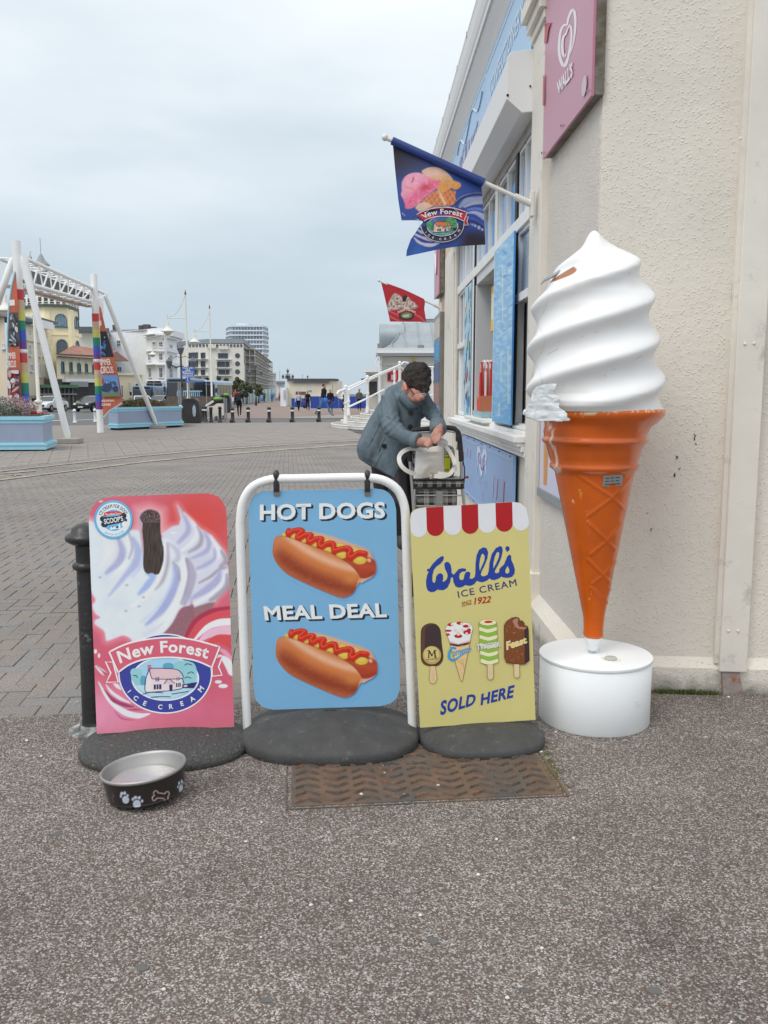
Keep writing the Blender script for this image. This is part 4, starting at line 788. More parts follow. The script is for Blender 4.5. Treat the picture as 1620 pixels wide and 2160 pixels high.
def dog_paint(T_):
    def f(p):
        U,V=p.U,p.V
        fb=T_(spline([(100,400),(115,310),(150,265),(220,262),(330,285),(500,345),(700,420),(860,480),(1000,560),(1120,640),(1200,730),(1240,800),(1238,850),(1190,930),(1150,1000),(1080,1045),(1000,1060),(880,1025),(700,950),(500,860),(300,760),(180,650),(120,560),(97,480)],3,True))
        bb=T_(spline([(240,260),(500,190),(700,212),(900,268),(1100,338),(1280,400),(1370,450),(1415,530),(1450,620),(1450,720),(1400,790),(1330,830),(1240,865),(1150,700),(900,500),(560,340)],3,True))
        for q in(fb,bb):p.poly([(a+2.2,b+2.4)for a,b in q],(62,112,165),1.8,.9)
        p.poly(bb,(208,166,138),1.);p.stroke(T_([(520,230),(900,320),(1300,450)]),4,(226,190,165),2,.6);p.stroke(T_([(800,300),(1300,430),(1400,540)]),3,(190,135,105),2,.5)
        sa=T_(spline([(240,230),(420,200),(900,380),(1330,520),(1430,570),(1452,640),(1440,740),(1350,800),(1240,802),(1150,700),(1000,560),(500,350)],3,True));p.poly(sa,(168,66,42),1.)
        p.stroke(T_([(1100,600),(1250,640),(1400,660)]),9,(190,82,50),5,.6);p.stroke(T_([(1180,760),(1300,780),(1420,740)]),6,(140,52,38),4,.6);p.mix(inpoly(U,V,T_(ell(1360,570,30,24,rot=40)),1.5),(222,168,150))
        for e_ in((245,240,28,34),(375,250,44,52),(505,305,40,40),(640,365,40,44),(820,440,68,44),(1000,500,72,50),(1240,572,88,52),(800,315,45,26),(985,378,60,26),(1195,445,50,28),(640,265,34,14)):
            cx,cy,rx,ry=e_;p.poly(T_(ell(cx+4,cy+6,rx+5,ry+5)),(150,90,30),1.4,.5);p.poly(T_(ell(*e_)),(214,178,72),1.);p.poly(T_(ell(cx-4,cy-ry*.3,rx*.6,ry*.4)),(228,204,110),2.2,.6)
        kp=T_([(305,180),(300,225),(350,190),(440,172),(485,190),(430,235),(430,285),(520,240),(600,240),(565,290),(590,330),(660,290),(740,290),(705,345),(735,395),(810,352),(885,350),(895,400),(905,445),(980,425),(1080,410),(1118,450),(1090,500),(1120,535),(1190,490),(1230,470),(1310,482)])
        p.stroke([(a+.5,b+1.2)for a,b in kp],11.5,(130,30,15),1.6,.7);p.stroke(kp,10.2,(200,42,22),1.0);p.stroke([(a-1,b-1.8)for a,b in kp],1.6,(232,130,110),.9,.75)
        p.poly([(a+.5,b-1.2)for a,b in fb],(120,55,30),1.6,.6);m=inpoly(U,V,fb,1.);p.mix(m,(196,112,62))
        a0=np.array(T_(150,265));a1=np.array(T_(1235,800));d=(a1-a0)/np.linalg.norm(a1-a0);nx=-d[1]*(U-a0[0])*-1*-1;t=((U-a0[0])*-d[1]+(V-a0[1])*d[0])/(430/T_.k);al=((U-a0[0])*d[0]+(V-a0[1])*d[1])/(1210/T_.k)
        t=t+.34*(2*al-1)**2*.6;gr=lambda c,w:np.exp(-((t-c)/w)**2)
        p.mix(m*gr(-.02,.16),(222,172,140));p.mix(m*gr(.22,.12)*.7,(208,124,66));p.mix(m*gr(.62,.26),(142,62,38));p.mix(m*gr(.88,.12)*.6,(168,88,60));p.mix(m*gr(1.1,.1)*.7,(160,66,48))
        p.mix(m*np.exp(-((al)/.1)**2)*.7,(205,130,90));p.mix(m*np.clip(ns(U,V,7)*.9,0,1)*.25,(210,130,80));p.mix(m*np.exp(-((al-.92)/.08)**2)*gr(.3,.2)*.7,(205,130,70))
        p.poly(T_([(1240,800),(1238,850),(1190,930),(1215,850)]),(222,180,140),1.,.8)
    return f
D1=T(560,1090,6.2308);D2=T(566.5+0*1,1303.5,6.2308/.985)
for T_,box in((D1,(568,1104,800,1266)),(D2,(574,1316,804,1476))):
    e_=T_(spline([(70,400),(90,260),(160,220),(240,120),(520,130),(900,240),(1300,370),(1430,500),(1490,640),(1470,780),(1260,900),(1180,1060),(1000,1100),(700,1000),(300,820),(100,620)],3,True))
    in_plane(gridmesh('printed_hot_dog',hp,box,e_,dog_paint(T_),1.35,-.0006,hs,bgcol=(118,170,206)),hs,hp)
ar=Art(hp,-.0003)
for q,tx in(([(190,386),(1055,371),(1055,256),(190,275)],'HOT DOGS'),([(226,1076),(1068,1053),(1060,955),(214,977)],'MEAL DEAL')):
    for k in range(1,5):ar.text(tx,[(a+1.15*k,b+.9*k)for a,b in K2(q)],C(36,44,62),.032,0,1.03)
    ar.text(tx,K2(q),C(222,225,228),.032,0,1.03)
in_plane(ar.build(hs,'lettering'),hs,hp)
rubber_base(hs,-.14,3.335,.345,.262,.122,RUB,-.02,e=1.7,lip=.04)
o=in_plane(MB().tube([(x,-.02,z)for x,z in[(.335+.028*math.cos(a),.118+.008*math.sin(a))for a in np.linspace(0,6.3,18)]],.0022,5).build('moulded_mark',RUB,None),hs,hp)
# ---- yellow ice cream sign
wpn=Pl((.208,3.266,.075),(.465,.055,0),(0,.03,1))
ws=empty('pavement_sign',(.45,3.32,0),0,'yellow pavement sign with red and white awning stripes and four ice creams','pavement sign','pavement signs in front of the kiosk')
K3=T(840,1040,3.6)
wol=spline(K3([(91,210),(100,155),(140,122),(212,110)]),4)+K3([(540,90)])+spline(K3([(865,68),(930,78),(970,115),(985,170)]),4)+K3([(1043,1722),(167,1782)])
in_plane(MB().plate(outline(wpn,wol),0,.006).build('sign_panel',M('yellow_print',C(203,192,124,1.2),.42,var=.03,sc=4)),ws,wpn)
ar=Art(wpn,-.0003);WHc=C(214,214,218);REDc=C(168,28,34)
xs=[91,213,343,478,605,738,865,988];top=lambda x:110-(x-212)*.0645
for ph in(0,1):
    for i in range(7):
        if(i%2==1)!=(ph==1):continue
        x0,x1=xs[i],xs[i+1];yb=335-8.3*i;r=(x1-x0)/2;cx=(x0+x1)/2+4;cc=REDc if i%2 else WHc
        if i==0:head=[(91,210),(100,155),(140,122),(212,110)]
        elif i==6:head=[(865,68),(930,78),(970,115),(984,170)]
        else:head=[(x0,top(x0)),(x1,top(x1))]
        ar.poly(K3(head+[(cx+r*math.cos(a),yb-r+r*math.sin(a))for a in np.linspace(0,math.pi,14)]),cc)
CW=T(880,1130,6.75);NV=C(36,62,148);YL=C(203,192,124)
wo=[(365,288),(381,310),(370,350),(330,400),(270,440),(235,490),(218,560),(215,630),(225,665),(250,668),(262,640),(270,580),(300,540),(340,532),(368,560),(370,610),(360,650),(380,655),(420,620),(435,570),(425,530),(395,470),(385,400),(410,372),(445,375),(475,410),(488,470),(490,530),(520,555),(550,520),(590,475),(640,462),(690,468),(700,490),(680,508),(640,510),(605,540),(597,590),(610,625),(650,630),(665,600),(670,560),(690,520),(730,508),(757,530),(752,570),(745,610),(780,612),(815,590),(828,540),(830,400),(845,280),(880,200),(940,163),(985,175),(1010,230),(1000,320),(960,420),(920,500),(905,550),(920,575),(960,575),(1000,555),(1018,500),(1030,380),(1060,260),(1120,175),(1180,145),(1212,165),(1217,220),(1195,320),(1150,420),(1110,490),(1105,525),(1130,535),(1165,520),(1172,470),(1200,440),(1235,410),(1280,300),(1310,268),(1338,285),(1338,340),(1370,410),(1390,480),(1385,540),(1350,585),(1290,600),(1230,595),(1200,580),(1160,610),(1100,632),(1050,625),(1035,605),(990,640),(930,662),(880,655),(852,640),(810,690),(760,713),(710,710),(690,700),(640,730),(590,740),(545,720),(515,660),(510,600),(495,590),(480,600),(470,660),(430,740),(380,772),(330,775),(290,765),(240,800),(190,803),(150,780),(130,730),(125,650),(140,560),(165,510),(140,505),(140,475),(175,468),(220,400),(290,330),(340,295)]
ar.poly(CW(wo),NV)
for q in([(935,255),(960,290),(955,350),(920,430),(890,500),(884,420),(895,330),(915,270)],[(1150,230),(1168,250),(1160,310),(1120,400),(1085,465),(1085,390),(1105,300),(1130,245)],[(1285,430),(1310,480),(1310,520),(1280,540),(1255,525),(1255,490)]):ar.poly(CW(q),YL)
ar.poly(CW(ell(1285,182,30,34)),NV);ar.poly(CW([(1312,180),(1305,210),(1275,232),(1270,222),(1288,205)]),NV,lift=False)
ar.text('ICE CREAM',CW([(588,885),(1420,712),(1402,615),(570,790)]),C(46,56,108),.008,0,1.15)
ar.text('SINCE',CW([(632,988),(775,958),(772,910),(626,942)]),C(150,44,26),.008,.2);ar.text('1922',CW([(812,984),(1045,950),(1052,855),(800,882)]),C(165,38,20),.022,.2);ar.stroke(CW([(636,1008),(700,985),(774,970)]),1.3,C(150,44,26))
ar.text('SOLD',K3([(320,1690),(590,1605),(585,1520),(308,1580)]),NV,.035,.25,1.08);ar.text('HERE',K3([(625,1612),(888,1548),(884,1455),(612,1530)]),NV,.035,.25,1.08)
IC=T(870,1290,6.2308);po=lambda p,c:ar.poly(IC(p),c);st=lambda p,w,c,**k:ar.stroke(IC(p),([q/6.23 for q in w]if hasattr(w,'__len__')else w/6.23),c,**k)
BR=C(52,36,33)
mg=spline([(112,300),(125,220),(175,172),(240,155),(310,170),(355,220),(372,300),(385,450),(402,580),(385,660),(330,710),(250,715),(170,700),(120,640),(112,500)],3,True)
po(mg,C(94,62,54));po(spline([(165,300),(175,215),(240,172),(310,180),(350,230),(365,300),(380,480),(392,590),(370,660),(310,700),(230,700),(175,660),(160,560)],3,True),C(62,50,48));po(ell(255,572,121),C(182,158,84));po(ell(250,560,100),C(204,186,122));st(mg,6,BR,closed=True)
[ar.stroke(IC(q_),w_/6.23,C(50,32,26))for q_,w_ in(([(212,600),(218,512)],14),([(218,515),(255,580)],17),([(255,580),(288,512)],9),([(290,512),(300,598)],18),([(198,602),(228,601)],8),([(284,600),(318,598)],8),([(192,512),(220,512)],8),([(288,510),(314,508)],8))];ar.text('MAGNUM',IC([(180,642),(335,630),(333,606),(180,620)]),C(80,56,36),.0)
sk=[(230,716),(298,714),(312,800),(322,880),(300,935),(265,950),(232,932),(219,880),(226,800)];po(sk,C(216,188,142));st(sk,5,C(120,96,60),closed=True);ar.text('MAGNUM',IC([(285,910),(278,780),(262,782),(268,912)]),C(190,158,110),0)
cn=[(555,640),(560,600),(735,520),(720,560),(655,910),(642,918),(632,900)];po([(490,420),(760,380),(655,910),(640,920),(630,900)],C(222,190,136))
for k in range(6):st([(560+k*20,640-k*8),(700-k*3,700+k*24)],3,C(196,160,104));st([(720-k*14,600+k*48),(575+k*8,690+k*32)],3,C(196,160,104))
st([(490,420),(630,900),(642,920),(655,910),(760,380)],5,C(110,90,60))
tpn=spline([(432,230),(450,190),(500,150),(560,135),(640,135),(740,150),(790,200),(785,250),(765,330),(750,400),(690,440),(600,455),(520,440),(490,410),(460,320)],3,True);po(tpn,C(226,224,224));po([(480,380),(600,420),(755,372),(748,405),(600,432),(492,412)],C(222,178,172));po([(490,412),(600,432),(752,398),(740,428),(600,455),(500,440)],C(80,40,42));st(tpn,4,C(110,90,80),closed=True)
for e_ in((500,170,40,22),(470,250,45,14),(465,300,26,16),(600,320,52,26),(620,150,44,20),(700,190,40,20),(715,270,50,28),(740,240,26,22)):po(ell(*e_),C(180,36,44))
for e_ in((520,165,20,18),(600,275,26,20),(645,155,18,15),(710,285,18,14),(745,175,18,22),(560,240,22,18),(660,240,26,20),(600,300,20,14)):po(ell(*e_),C(218,206,182))
co_=[(560,480),(520,472),(488,520),(478,590),(510,632),(570,622),(640,570),(730,525)];st(spline(co_,4),[26,24,26,30,30,24,16,6],C(48,150,208));ar.text('ornetto',IC([(528,588),(765,520),(775,455),(520,512)]),C(48,150,208),.015,.2)
tw=[(880,150),(1100,150)]
for k in range(10):
    y=155+k*52;xo=k*2.2;sh=spline([(872+xo,y+20),(880+xo,y+45),(985+xo,y+72),(1095+xo,y+42),(1104+xo,y+15),(1098+xo,y-8),(985+xo,y+20),(880+xo,y-8)],3,True);po(sh,C(226,222,178)if k%2 else C(140,178,66));st(sh,3.5,C(120,130,70),closed=True)
po(ell(990,140,112,42),C(226,220,178));st(ell(990,140,112,42),4,C(120,120,70),closed=True);po(ell(995,132,56,17,rot=-3),C(196,52,32))
def stick(x):q=[(x-38,690),(x+38,688),(x+42,850),(x+28,885),(x,893),(x-26,885),(x-34,850)];po(q,C(216,192,150));st(q,5,C(130,110,70),closed=True);st(ell(x+2,808,12,24),3,C(190,150,110),closed=True)
stick(1018)
for k in(1,0):ar.text('TWISTER',IC([(842-4*k,512+4*k),(1155+4*k,458+4*k),(1148+4*k,392-4*k),(838-4*k,428-4*k)]),C(120,95,110)if k else C(232,228,232),.035 if k else .015)
ft=[(1202,180),(1230,130),(1300,80),(1360,70),(1400,85),(1405,115),(1440,118),(1465,150),(1468,180),(1510,190),(1520,240),(1532,640),(1470,688),(1360,686),(1230,668),(1206,600)]
po([(1330,676),(1400,680),(1405,840),(1385,866),(1350,866),(1332,840)],C(216,192,150));st([(1330,676),(1332,840),(1350,866),(1385,866),(1405,840),(1400,680)],5,C(130,110,70));po(ft,C(122,70,38));po([(1465,235),(1515,200),(1530,640),(1472,688)],C(64,44,42));po([(1310,120),(1350,85),(1385,92),(1375,150),(1400,200),(1500,205),(1465,232),(1400,225),(1350,200)],C(176,122,108));po([(1385,125),(1440,120),(1460,150),(1460,185),(1400,195)],C(104,66,36));st(ft,6,C(58,34,26),closed=True)
rr=random.Random(4)
for k in range(46):x,y=rr.uniform(1225,1455),rr.uniform(150,650);ar.poly(IC(ell(x,y,rr.uniform(3,8),n=7)),C(186,122,78),lift=(k==0))
for k in(1,0):ar.text('Feast',IC([(1238-6*k,500+6*k),(1505,400+8*k),(1490,330-8*k),(1234-6*k,400-8*k)]),C(222,220,226)if k else C(226,200,40),.05 if k else .018)
in_plane(ar.build(ws,'printed_artwork'),ws,wpn)
rubber_base(ws,.455,3.322,.245,.205,.078,RUB,.11,e=2.8)
# ---- dog bowl
bw=empty('dog_bowl',(-.745,2.868,0),0,'black and steel dog bowl printed with paws and a bone','dog bowl')
tilt=Matrix.Translation((-.745,2.845,.002))@Matrix.Rotation(math.radians(-5.5),4,'Y')@Matrix.Rotation(math.radians(-2),4,'X')@Matrix.Diagonal((1,1,1.16,1))
def bowl():
    n=260;prof=[(.118,.004),(.124,.0),(.127,.006)]+[(.127+.0105*t,.006+.064*t)for t in np.linspace(0,1,34)]
    vs=[];fs=[]
    for r,z in prof:
        for k in range(n):a=2*math.pi*k/n;vs.append(Vector((r*math.cos(a),r*math.sin(a),z+.012)))
    for i in range(len(prof)-1):
        for k in range(n):fs.append((i*n+k,i*n+(k+1)%n,(i+1)*n+(k+1)%n,(i+1)*n+k))
    wv=np.array([tilt@v for v in vs]);U,V=proj(wv);front=wv[:,1]<2.845+.03
    p=Paint(U,V,(38,32,32));X=(U-200)*7.364;Y=(V-1560)*7.364;m0=np.zeros(len(U))
    B8=T(200,1560,7.364)
    for e_ in((478,935,52,62,-15),(655,1000,62,62,0),(1338,757,30,62,10),(1407,750,14,55,5)):m0=np.maximum(m0,inpoly(U,V,B8(ell(e_[0],e_[1],e_[2],e_[3],rot=e_[4])),.35))
    for e_ in((404,878,17,25),(418,838,22,28),(465,832,24,28),(510,870,18,24),(590,928,20,24),(632,900,26,27),(690,905,23,27),(732,955,19,25),(1292,735,12,22),(1310,678,15,28),(1350,650,15,30),(1370,672,8,22),(1396,680,8,20),(1418,640,7,30)):m0=np.maximum(m0,inpoly(U,V,B8(ell(*e_)),.35))
    p.mix(m0*front,(178,188,200))
    bone=[(985,828),(1090,842),(1105,812),(1140,808),(1160,840),(1145,880),(1130,890),(1140,940),(1115,966),(1085,950),(1075,915),(965,908),(945,940),(915,948),(890,930),(895,890),(925,875),(908,840),(925,800),(960,796),(980,812),(985,828)]
    d,t,_=dline(U,V,B8(bone));p.mix(np.clip(1.5-d/.9,0,1)*front,(196,170,160));d,t,_=dline(U,V,B8(spline([(262,830),(295,870),(270,900),(275,930),(298,960),(285,978)],4)));p.mix(np.clip(1-d/.7,0,1)*front,(130,120,116))
    c=p.linear();me=D.meshes.new('printed_wall');me.from_pydata([tuple(v)for v in vs],[],fs);me.materials.append(M('glossy_black_print',None,rough=.3,var=.04,sc=8))
    a=me.color_attributes.new('Col','FLOAT_COLOR','POINT');a.data.foreach_set('color',np.c_[c,np.ones(len(c))].astype(np.float32).ravel());me.shade_smooth();me.update();o=link('printed_wall',me,bw);o.matrix_basis=wm(bw).inverted()@tilt
    st_=M('brushed_steel',C(172,170,167,1.0),.5,.75,var=.08,sc=4,bump=.05,bsc=40)
    o=MB().lathe([(.1385,.082),(.1425,.085),(.1435,.089),(.1405,.093),(.1365,.092),(.132,.086),(.128,.060),(.1255,.058),(.123,.036),(.119,.026),(.105,.019),(.0,.018)],n=96,cap=False).build('steel_inner',st_,bw,1.2);o.matrix_basis=wm(bw).inverted()@tilt
    wt=D.materials.new('clear_water');wt.use_nodes=True;q=wt.node_tree.nodes['Principled BSDF'];q.inputs['Transmission Weight'].default_value=.9;q.inputs['IOR'].default_value=1.18;q.inputs['Roughness'].default_value=.4;q.inputs['Specular IOR Level'].default_value=.15;q.inputs['Base Color'].default_value=(.85,.88,.87,1);nn=wt.node_tree.nodes.new('ShaderNodeTexNoise');nn.inputs['Scale'].default_value=20;bb=wt.node_tree.nodes.new('ShaderNodeBump');bb.inputs['Strength'].default_value=.05;wt.node_tree.links.new(nn.outputs[0],bb.inputs['Height']);wt.node_tree.links.new(bb.outputs[0],q.inputs['Normal'])
    w=MB().lathe([(.0,.0),(.118,.0)],n=64,cap=False).build('water',wt,bw);w.matrix_basis=wm(bw).inverted()@Matrix.Translation((-.745,2.845,.060))
bowl()
# ---- iron access cover
mh=empty('access_cover',(.21,2.99,0),0,'rusty cast iron access cover with raised wave bars under the signs','manhole cover')
IRON=M('rusty_cast_iron',C(104,84,68,1.1),.7,var=.22,sc=9,bump=.5,bsc=70,dirt=(C(78,78,76,1.1),.48,5.))
mc=[Vector((-.253,2.752,0)),Vector((.682,2.828,0)),Vector((.69,3.26,0)),Vector((-.236,3.19,0))];me_x=(mc[1]-mc[0]).normalized();me_y=Vector((-me_x.y,me_x.x,0))
def mhp(s,t,z=0):q=mc[0]+me_x*s+me_y*t;return Vector((q.x,q.y,z))
b=MB();b._add([mhp(.006,.006,.003),mhp(.93,.006,.003),mhp(.93,.43,.003),mhp(.006,.43,.003)]+[mhp(0.003,.003,-.02),mhp(.933,.003,-.02),mhp(.933,.433,-.02),mhp(0.003,.433,-.02)],[(0,1,2,3),(0,4,5,1),(1,5,6,2),(2,6,7,3),(3,7,4,0)])
b.build('cover_plate',IRON,mh,world=True)
b=MB()
for a,c in(((-.014,-.014),(.95,-.010)),((-.014,.44),(.95,.45)),((-.014,-.010),(-.010,.44)),((.941,-.010),(.95,.44))):b.prism([tuple(mhp(x,y)[:2])for x,y in((a[0],a[1]),(c[0],a[1]),(c[0],c[1]),(a[0],c[1]))],-.02,.0035)
b.build('cover_frame',IRON,mh,world=True)
IRB=M('worn_bar_iron',C(84,74,66,1.1),.5,var=.25,sc=30,bump=.3,bsc=70,dirt=(C(120,84,62),.45,20.))
for r in range(7):
    for c in range(9):
        if r==5 and 2<c<6:continue
        b=MB();s0_=.06+c*.1005;t0_=.035+r*.055;up=1 if c%2==0 else-1;pts=[(-.040,-.011*up),(-.022,.0),(-.006,.010*up),(.006,.010*up),(.022,.0),(.040,-.011*up)];w=.0065
        top_=[mhp(s0_+x,t0_+y+k*w*.55,.0115)for x,y in pts for k in(-1,1)];bot=[mhp(s0_+x,t0_+y+k*w,.003)for x,y in pts for k in(-1,1)];n=len(pts)
        fs=[(2*i,2*i+2,2*i+3,2*i+1)for i in range(n-1)]+[(2*i+2*n,2*i+2+2*n,2*i+2,2*i)for i in range(n-1)]+[(2*i+1,2*i+3,2*i+3+2*n,2*i+1+2*n)for i in range(n-1)]+[(0,1,2*n+1,2*n),(2*n-2,4*n-2,4*n-1,2*n-1)]
        b._add(top_+bot,fs);b.build('raised_bar',IRB,mh,world=True)
mp_=Pl(mhp(.30,.045+5*.055-.015,.0035),me_x);v,f,a_=glyphs('EN 124   B125',.02)
b=MB();b._add([mhp(.33+x*.34,.295+y*.022,.0065)for x,y in v],f);b.build('cast_lettering',IRON,mh,world=True)
# ---- cast iron bollard behind the pink sign
bo=empty('iron_bollard',(-1.107,3.45,0),0,'chipped black cast iron bollard standing behind the pink ice cream sign','bollard')
CI=M('chipped_black_paint',(.03,.03,.032),.35,var=.2,sc=10,bump=.3,bsc=50,dirt=((.34,.34,.33),.36,13.))
b=MB();b.lathe([(.052,.0),(.052,.02),(.047,.035),(.0465,.05),(.043,.3),(.0405,.62),(.0405,.665),(.053,.672),(.056,.682),(.053,.694),(.041,.70),(.041,.765),(.062,.775),(.076,.785),(.079,.797),(.074,.808),(.058,.815),(.052,.835),(.03,.85),(.0,.857)],n=32);b.build('post',CI,bo,.9)
b=MB();b.lathe([(.10,-.02),(.10,.004),(.094,.008),(.062,.010),(.055,.03),(.0,.03)],n=32);b.build('foot',M('chipped_foot',(.10,.10,.10),.5,var=.2,sc=10,bump=.3,bsc=40,dirt=((.45,.45,.44),.5,12.)),bo,.9)
# ================================================================ GIANT ICE CREAM CONE
YC=3.55
gc=empty('giant_ice_cream_cone',(.958,YC,0),0,'giant fibreglass whipped ice cream cone standing on a white drum','ice cream display')
def pr(v,ul,ur):a=P(ul,v,YC);c=P(ur,v,YC);return((a.x+c.x)/2,a.z,(c.x-a.x)/2)
# drum
dc=(.964,YC);DR=.229;DM=M('white_drum_paint',C(222,224,226,1.2),.35,var=.03,sc=4,bump=.04,bsc=30,dirt=((.35,.33,.3),.30,12.))
b=MB();b.lathe([(DR*.985,.0),(DR,.004),(DR,.268),(DR*.99,.27)],(dc[0],dc[1],0),96,cap=False);b.build('drum_body',DM,gc,1.0,world=True)
dl=MB().lathe([(DR+.002,.266),(DR+.004,.270),(DR+.003,.278),(DR-.004,.280),(0,.281)],(dc[0],dc[1],0),96).build('drum_lid',DM,gc,.8,world=True)
fx=PZ(1290,1389,.285);MB().lathe([(.040,0),(.040,.002),(.036,.003),(.034,.001),(.0,.001)],(fx.x-.002,fx.y,.281),40).build('filler_ring',M('yellowed_plastic',C(222,216,200,1.15),.5),dl,.8,world=True)
MB().lathe([(.024,0),(.025,.004),(.023,.008),(.0,.0085)],(fx.x-.003,fx.y,.283),32).bar((fx.x-.018,fx.y-.004,.2925),(fx.x+.012,fx.y+.004,.2925),.003).build('filler_cap',M('grey_plastic',C(176,177,176,1.1),.4),dl,.8,world=True)
# stem
b=MB();x,z,r=pr(1385,1240,1256);b.tube([(x,YC,.275),(x,YC,z+.06)],.0145,16);b.build('steel_stem',M('grey_stem',C(182,180,174,1.0),.4,.2),gc,.8,world=True)
b=MB();pp=[pr(v,a,c)for v,a,c in((1371,1242,1259),(1366,1239,1263),(1352,1234,1268),(1343,1232,1271))];b.lathe([(r*(1+.0),z)for x,z,r in pp],(pp[0][0],YC,0),24);b.build('taped_neck',M('white_tape',C(222,224,226,1.15),.5,var=.06,sc=20,bump=.8,bsc=45),gc,.7,world=True)
# shell grids painted by sight line
def shell(name,prof,nphi,rfun,paint,mat,bgcol,center=None):
    vs=[];nz=len(prof)
    for i,(cx,z,r)in enumerate(prof):
        for k in range(nphi):
            a=2*math.pi*k/nphi;rr=rfun(a,z,r,i/(nz-1));vs.append((cx+rr*math.cos(a),YC+rr*math.sin(a),z))
    wv=np.array(vs);U,V=proj(wv);fr=(wv[:,1]<YC+.03).astype(float)
    if name=='orange_cone':
        dm=np.full(len(U),99.)
        for l_ in([(340,405),(545,540),(672,400)],[(545,540),(618,612)],[(545,540),(400,650)],[(400,690),(512,800),(602,690)],[(512,800),(562,852)],[(512,800),(415,880)],[(400,912),(490,1005),(562,925)],[(490,1005),(532,1052)],[(490,1005),(425,1056)],[(418,1080),(500,1150),(530,1085)],[(500,1150),(515,1170)]):d_,t_,_=dline(U,V,K4(l_));dm=np.minimum(dm,d_)
        w_=(.0034*np.exp(-(dm/3.2)**2)*fr)[:,None];nr=wv-np.array([[q[0],YC,0]for q in prof for k in range(nphi)]);nr[:,2]=0;nr/=np.linalg.norm(nr,axis=1)[:,None]+1e-9;wv=wv+nr*w_;vs=[tuple(x)for x in wv]
    p=Paint(U,V,bgcol);paint(p,fr);c=p.linear()
    fs=[(i*nphi+k,i*nphi+(k+1)%nphi,(i+1)*nphi+(k+1)%nphi,(i+1)*nphi+k)for i in range(nz-1)for k in range(nphi)]
    if prof[0][1]>prof[-1][1]:fs=[f[::-1]for f in fs]
    me=D.meshes.new(name);me.from_pydata(vs,[],fs);me.materials.append(mat);a=me.color_attributes.new('Col','FLOAT_COLOR','POINT');a.data.foreach_set('color',np.c_[c,np.ones(len(c))].astype(np.float32).ravel());me.shade_smooth();me.update();return link(name,me,gc,True)
K4=T(1100,860,2.8423);K5=T(1080,460,4.3194)
cp=[pr(v,a,c)for v,a,c in((862,1142,1392),(865,1141,1397),(869,1139.5,1397.5),(875,1140,1396),(882,1144,1391),(890,1150,1382),(900,1150.5,1369.5),(910,1147.8,1363),(918,1149,1359.5),(923,1147.5,1359.5),(927,1144.5,1361.5),(931,1145.5,1361),(935,1150,1357),(939,1153,1353.5),(950,1156,1349),(965,1160,1344.5),(975,1163,1341.5),(980,1161,1343.5),(985,1160.5,1343.7),(989,1164.5,1340),(992,1169,1336.5),(996,1171.5,1334.5))]
lin_=lambda v:(1172+(1228.5-1172)*(v-998)/(1290-998),1334+(1276.5-1334)*(v-998)/(1290-998))
cp+=[pr(v,*lin_(v))for v in np.linspace(1000,1288,130)]+[pr(v,a,c)for v,a,c in((1292,1229,1276),(1297,1230,1275),(1306,1231,1274),(1325,1231.5,1272),(1334,1231,1272),(1338,1230.8,1272.5),(1342,1231.5,1271.8),(1344,1233,1270))]
def cone_r(a,z,r,f):
    return r
    # waffle: crossing raised ribs moulded on the right hand side, panels between slightly sunk
    ph=(a+math.pi/2+math.pi)%(2*math.pi)-math.pi;k=math.exp(-((ph-.30)/.62)**4);s=math.log(max(r,.01)/.16)*2.15
    d1=abs(((s+ph*1.15+.22)%.82)-.41);d2=abs(((s-ph*1.15+.42)%.82)-.41);rib=max(math.exp(-((.41-d1)/.055)**2),math.exp(-((.41-d2)/.055)**2))
    return r+k*r/.16*(.0038*rib-.0018)*(1 if z<1.03 else 0)
def cone_paint(p,fr):
    U,V=p.U,p.V;p.mul(np.clip(ns(U,V,40)*.6+.1,0,1),(.90,.86,.8));n1=ns(U,V,5.0,4)+.5*ns(U,V,2.2,8)
    def chips(pts,w,th,c=(214,196,160)):d,t,_=dline(U,V,pts);p.mix(np.clip((n1-th)*6,0,1)*np.clip(1.3-d/w,0,1)*fr,c)
    chips([(1180,878),(1226,872),(1255,870),(1300,866),(1390,862)],6,.22);chips([(1236,871),(1258,869)],5.5,-.35,(206,190,150));chips([(1352,868),(1375,866)],4,.0)
    chips([(1150,940),(1240,945),(1352,935)],1.6,.42);chips([(1170,985),(1180,992)],5,-.2,(225,220,215));chips([(1223,1035),(1227,1052)],2.4,-.1);chips([(1208,1055),(1210,1062)],2,-.3)
    chips([(1240,1080),(1243,1130)],4,.2,(200,130,80));chips([(1250,1230),(1243,1270)],3,.2,(210,150,100))
    d,t,_=dline(U,V,K4(spline([(160,90),(180,130),(185,170),(172,205),(195,245),(210,290),(212,340),(200,365),(215,385)],4)));p.mix(np.clip(1.6-d/2.2+n1*.5,0,1)*fr*np.interp(V,[1000,1006],[1,0])*.85,(222,214,210))
shell('orange_cone',cp,200,cone_r,cone_paint,M('glossy_orange_fibreglass',None,rough=.24,var=.07,sc=5,bump=.03,bsc=20,coat=.5),(196,87,8))
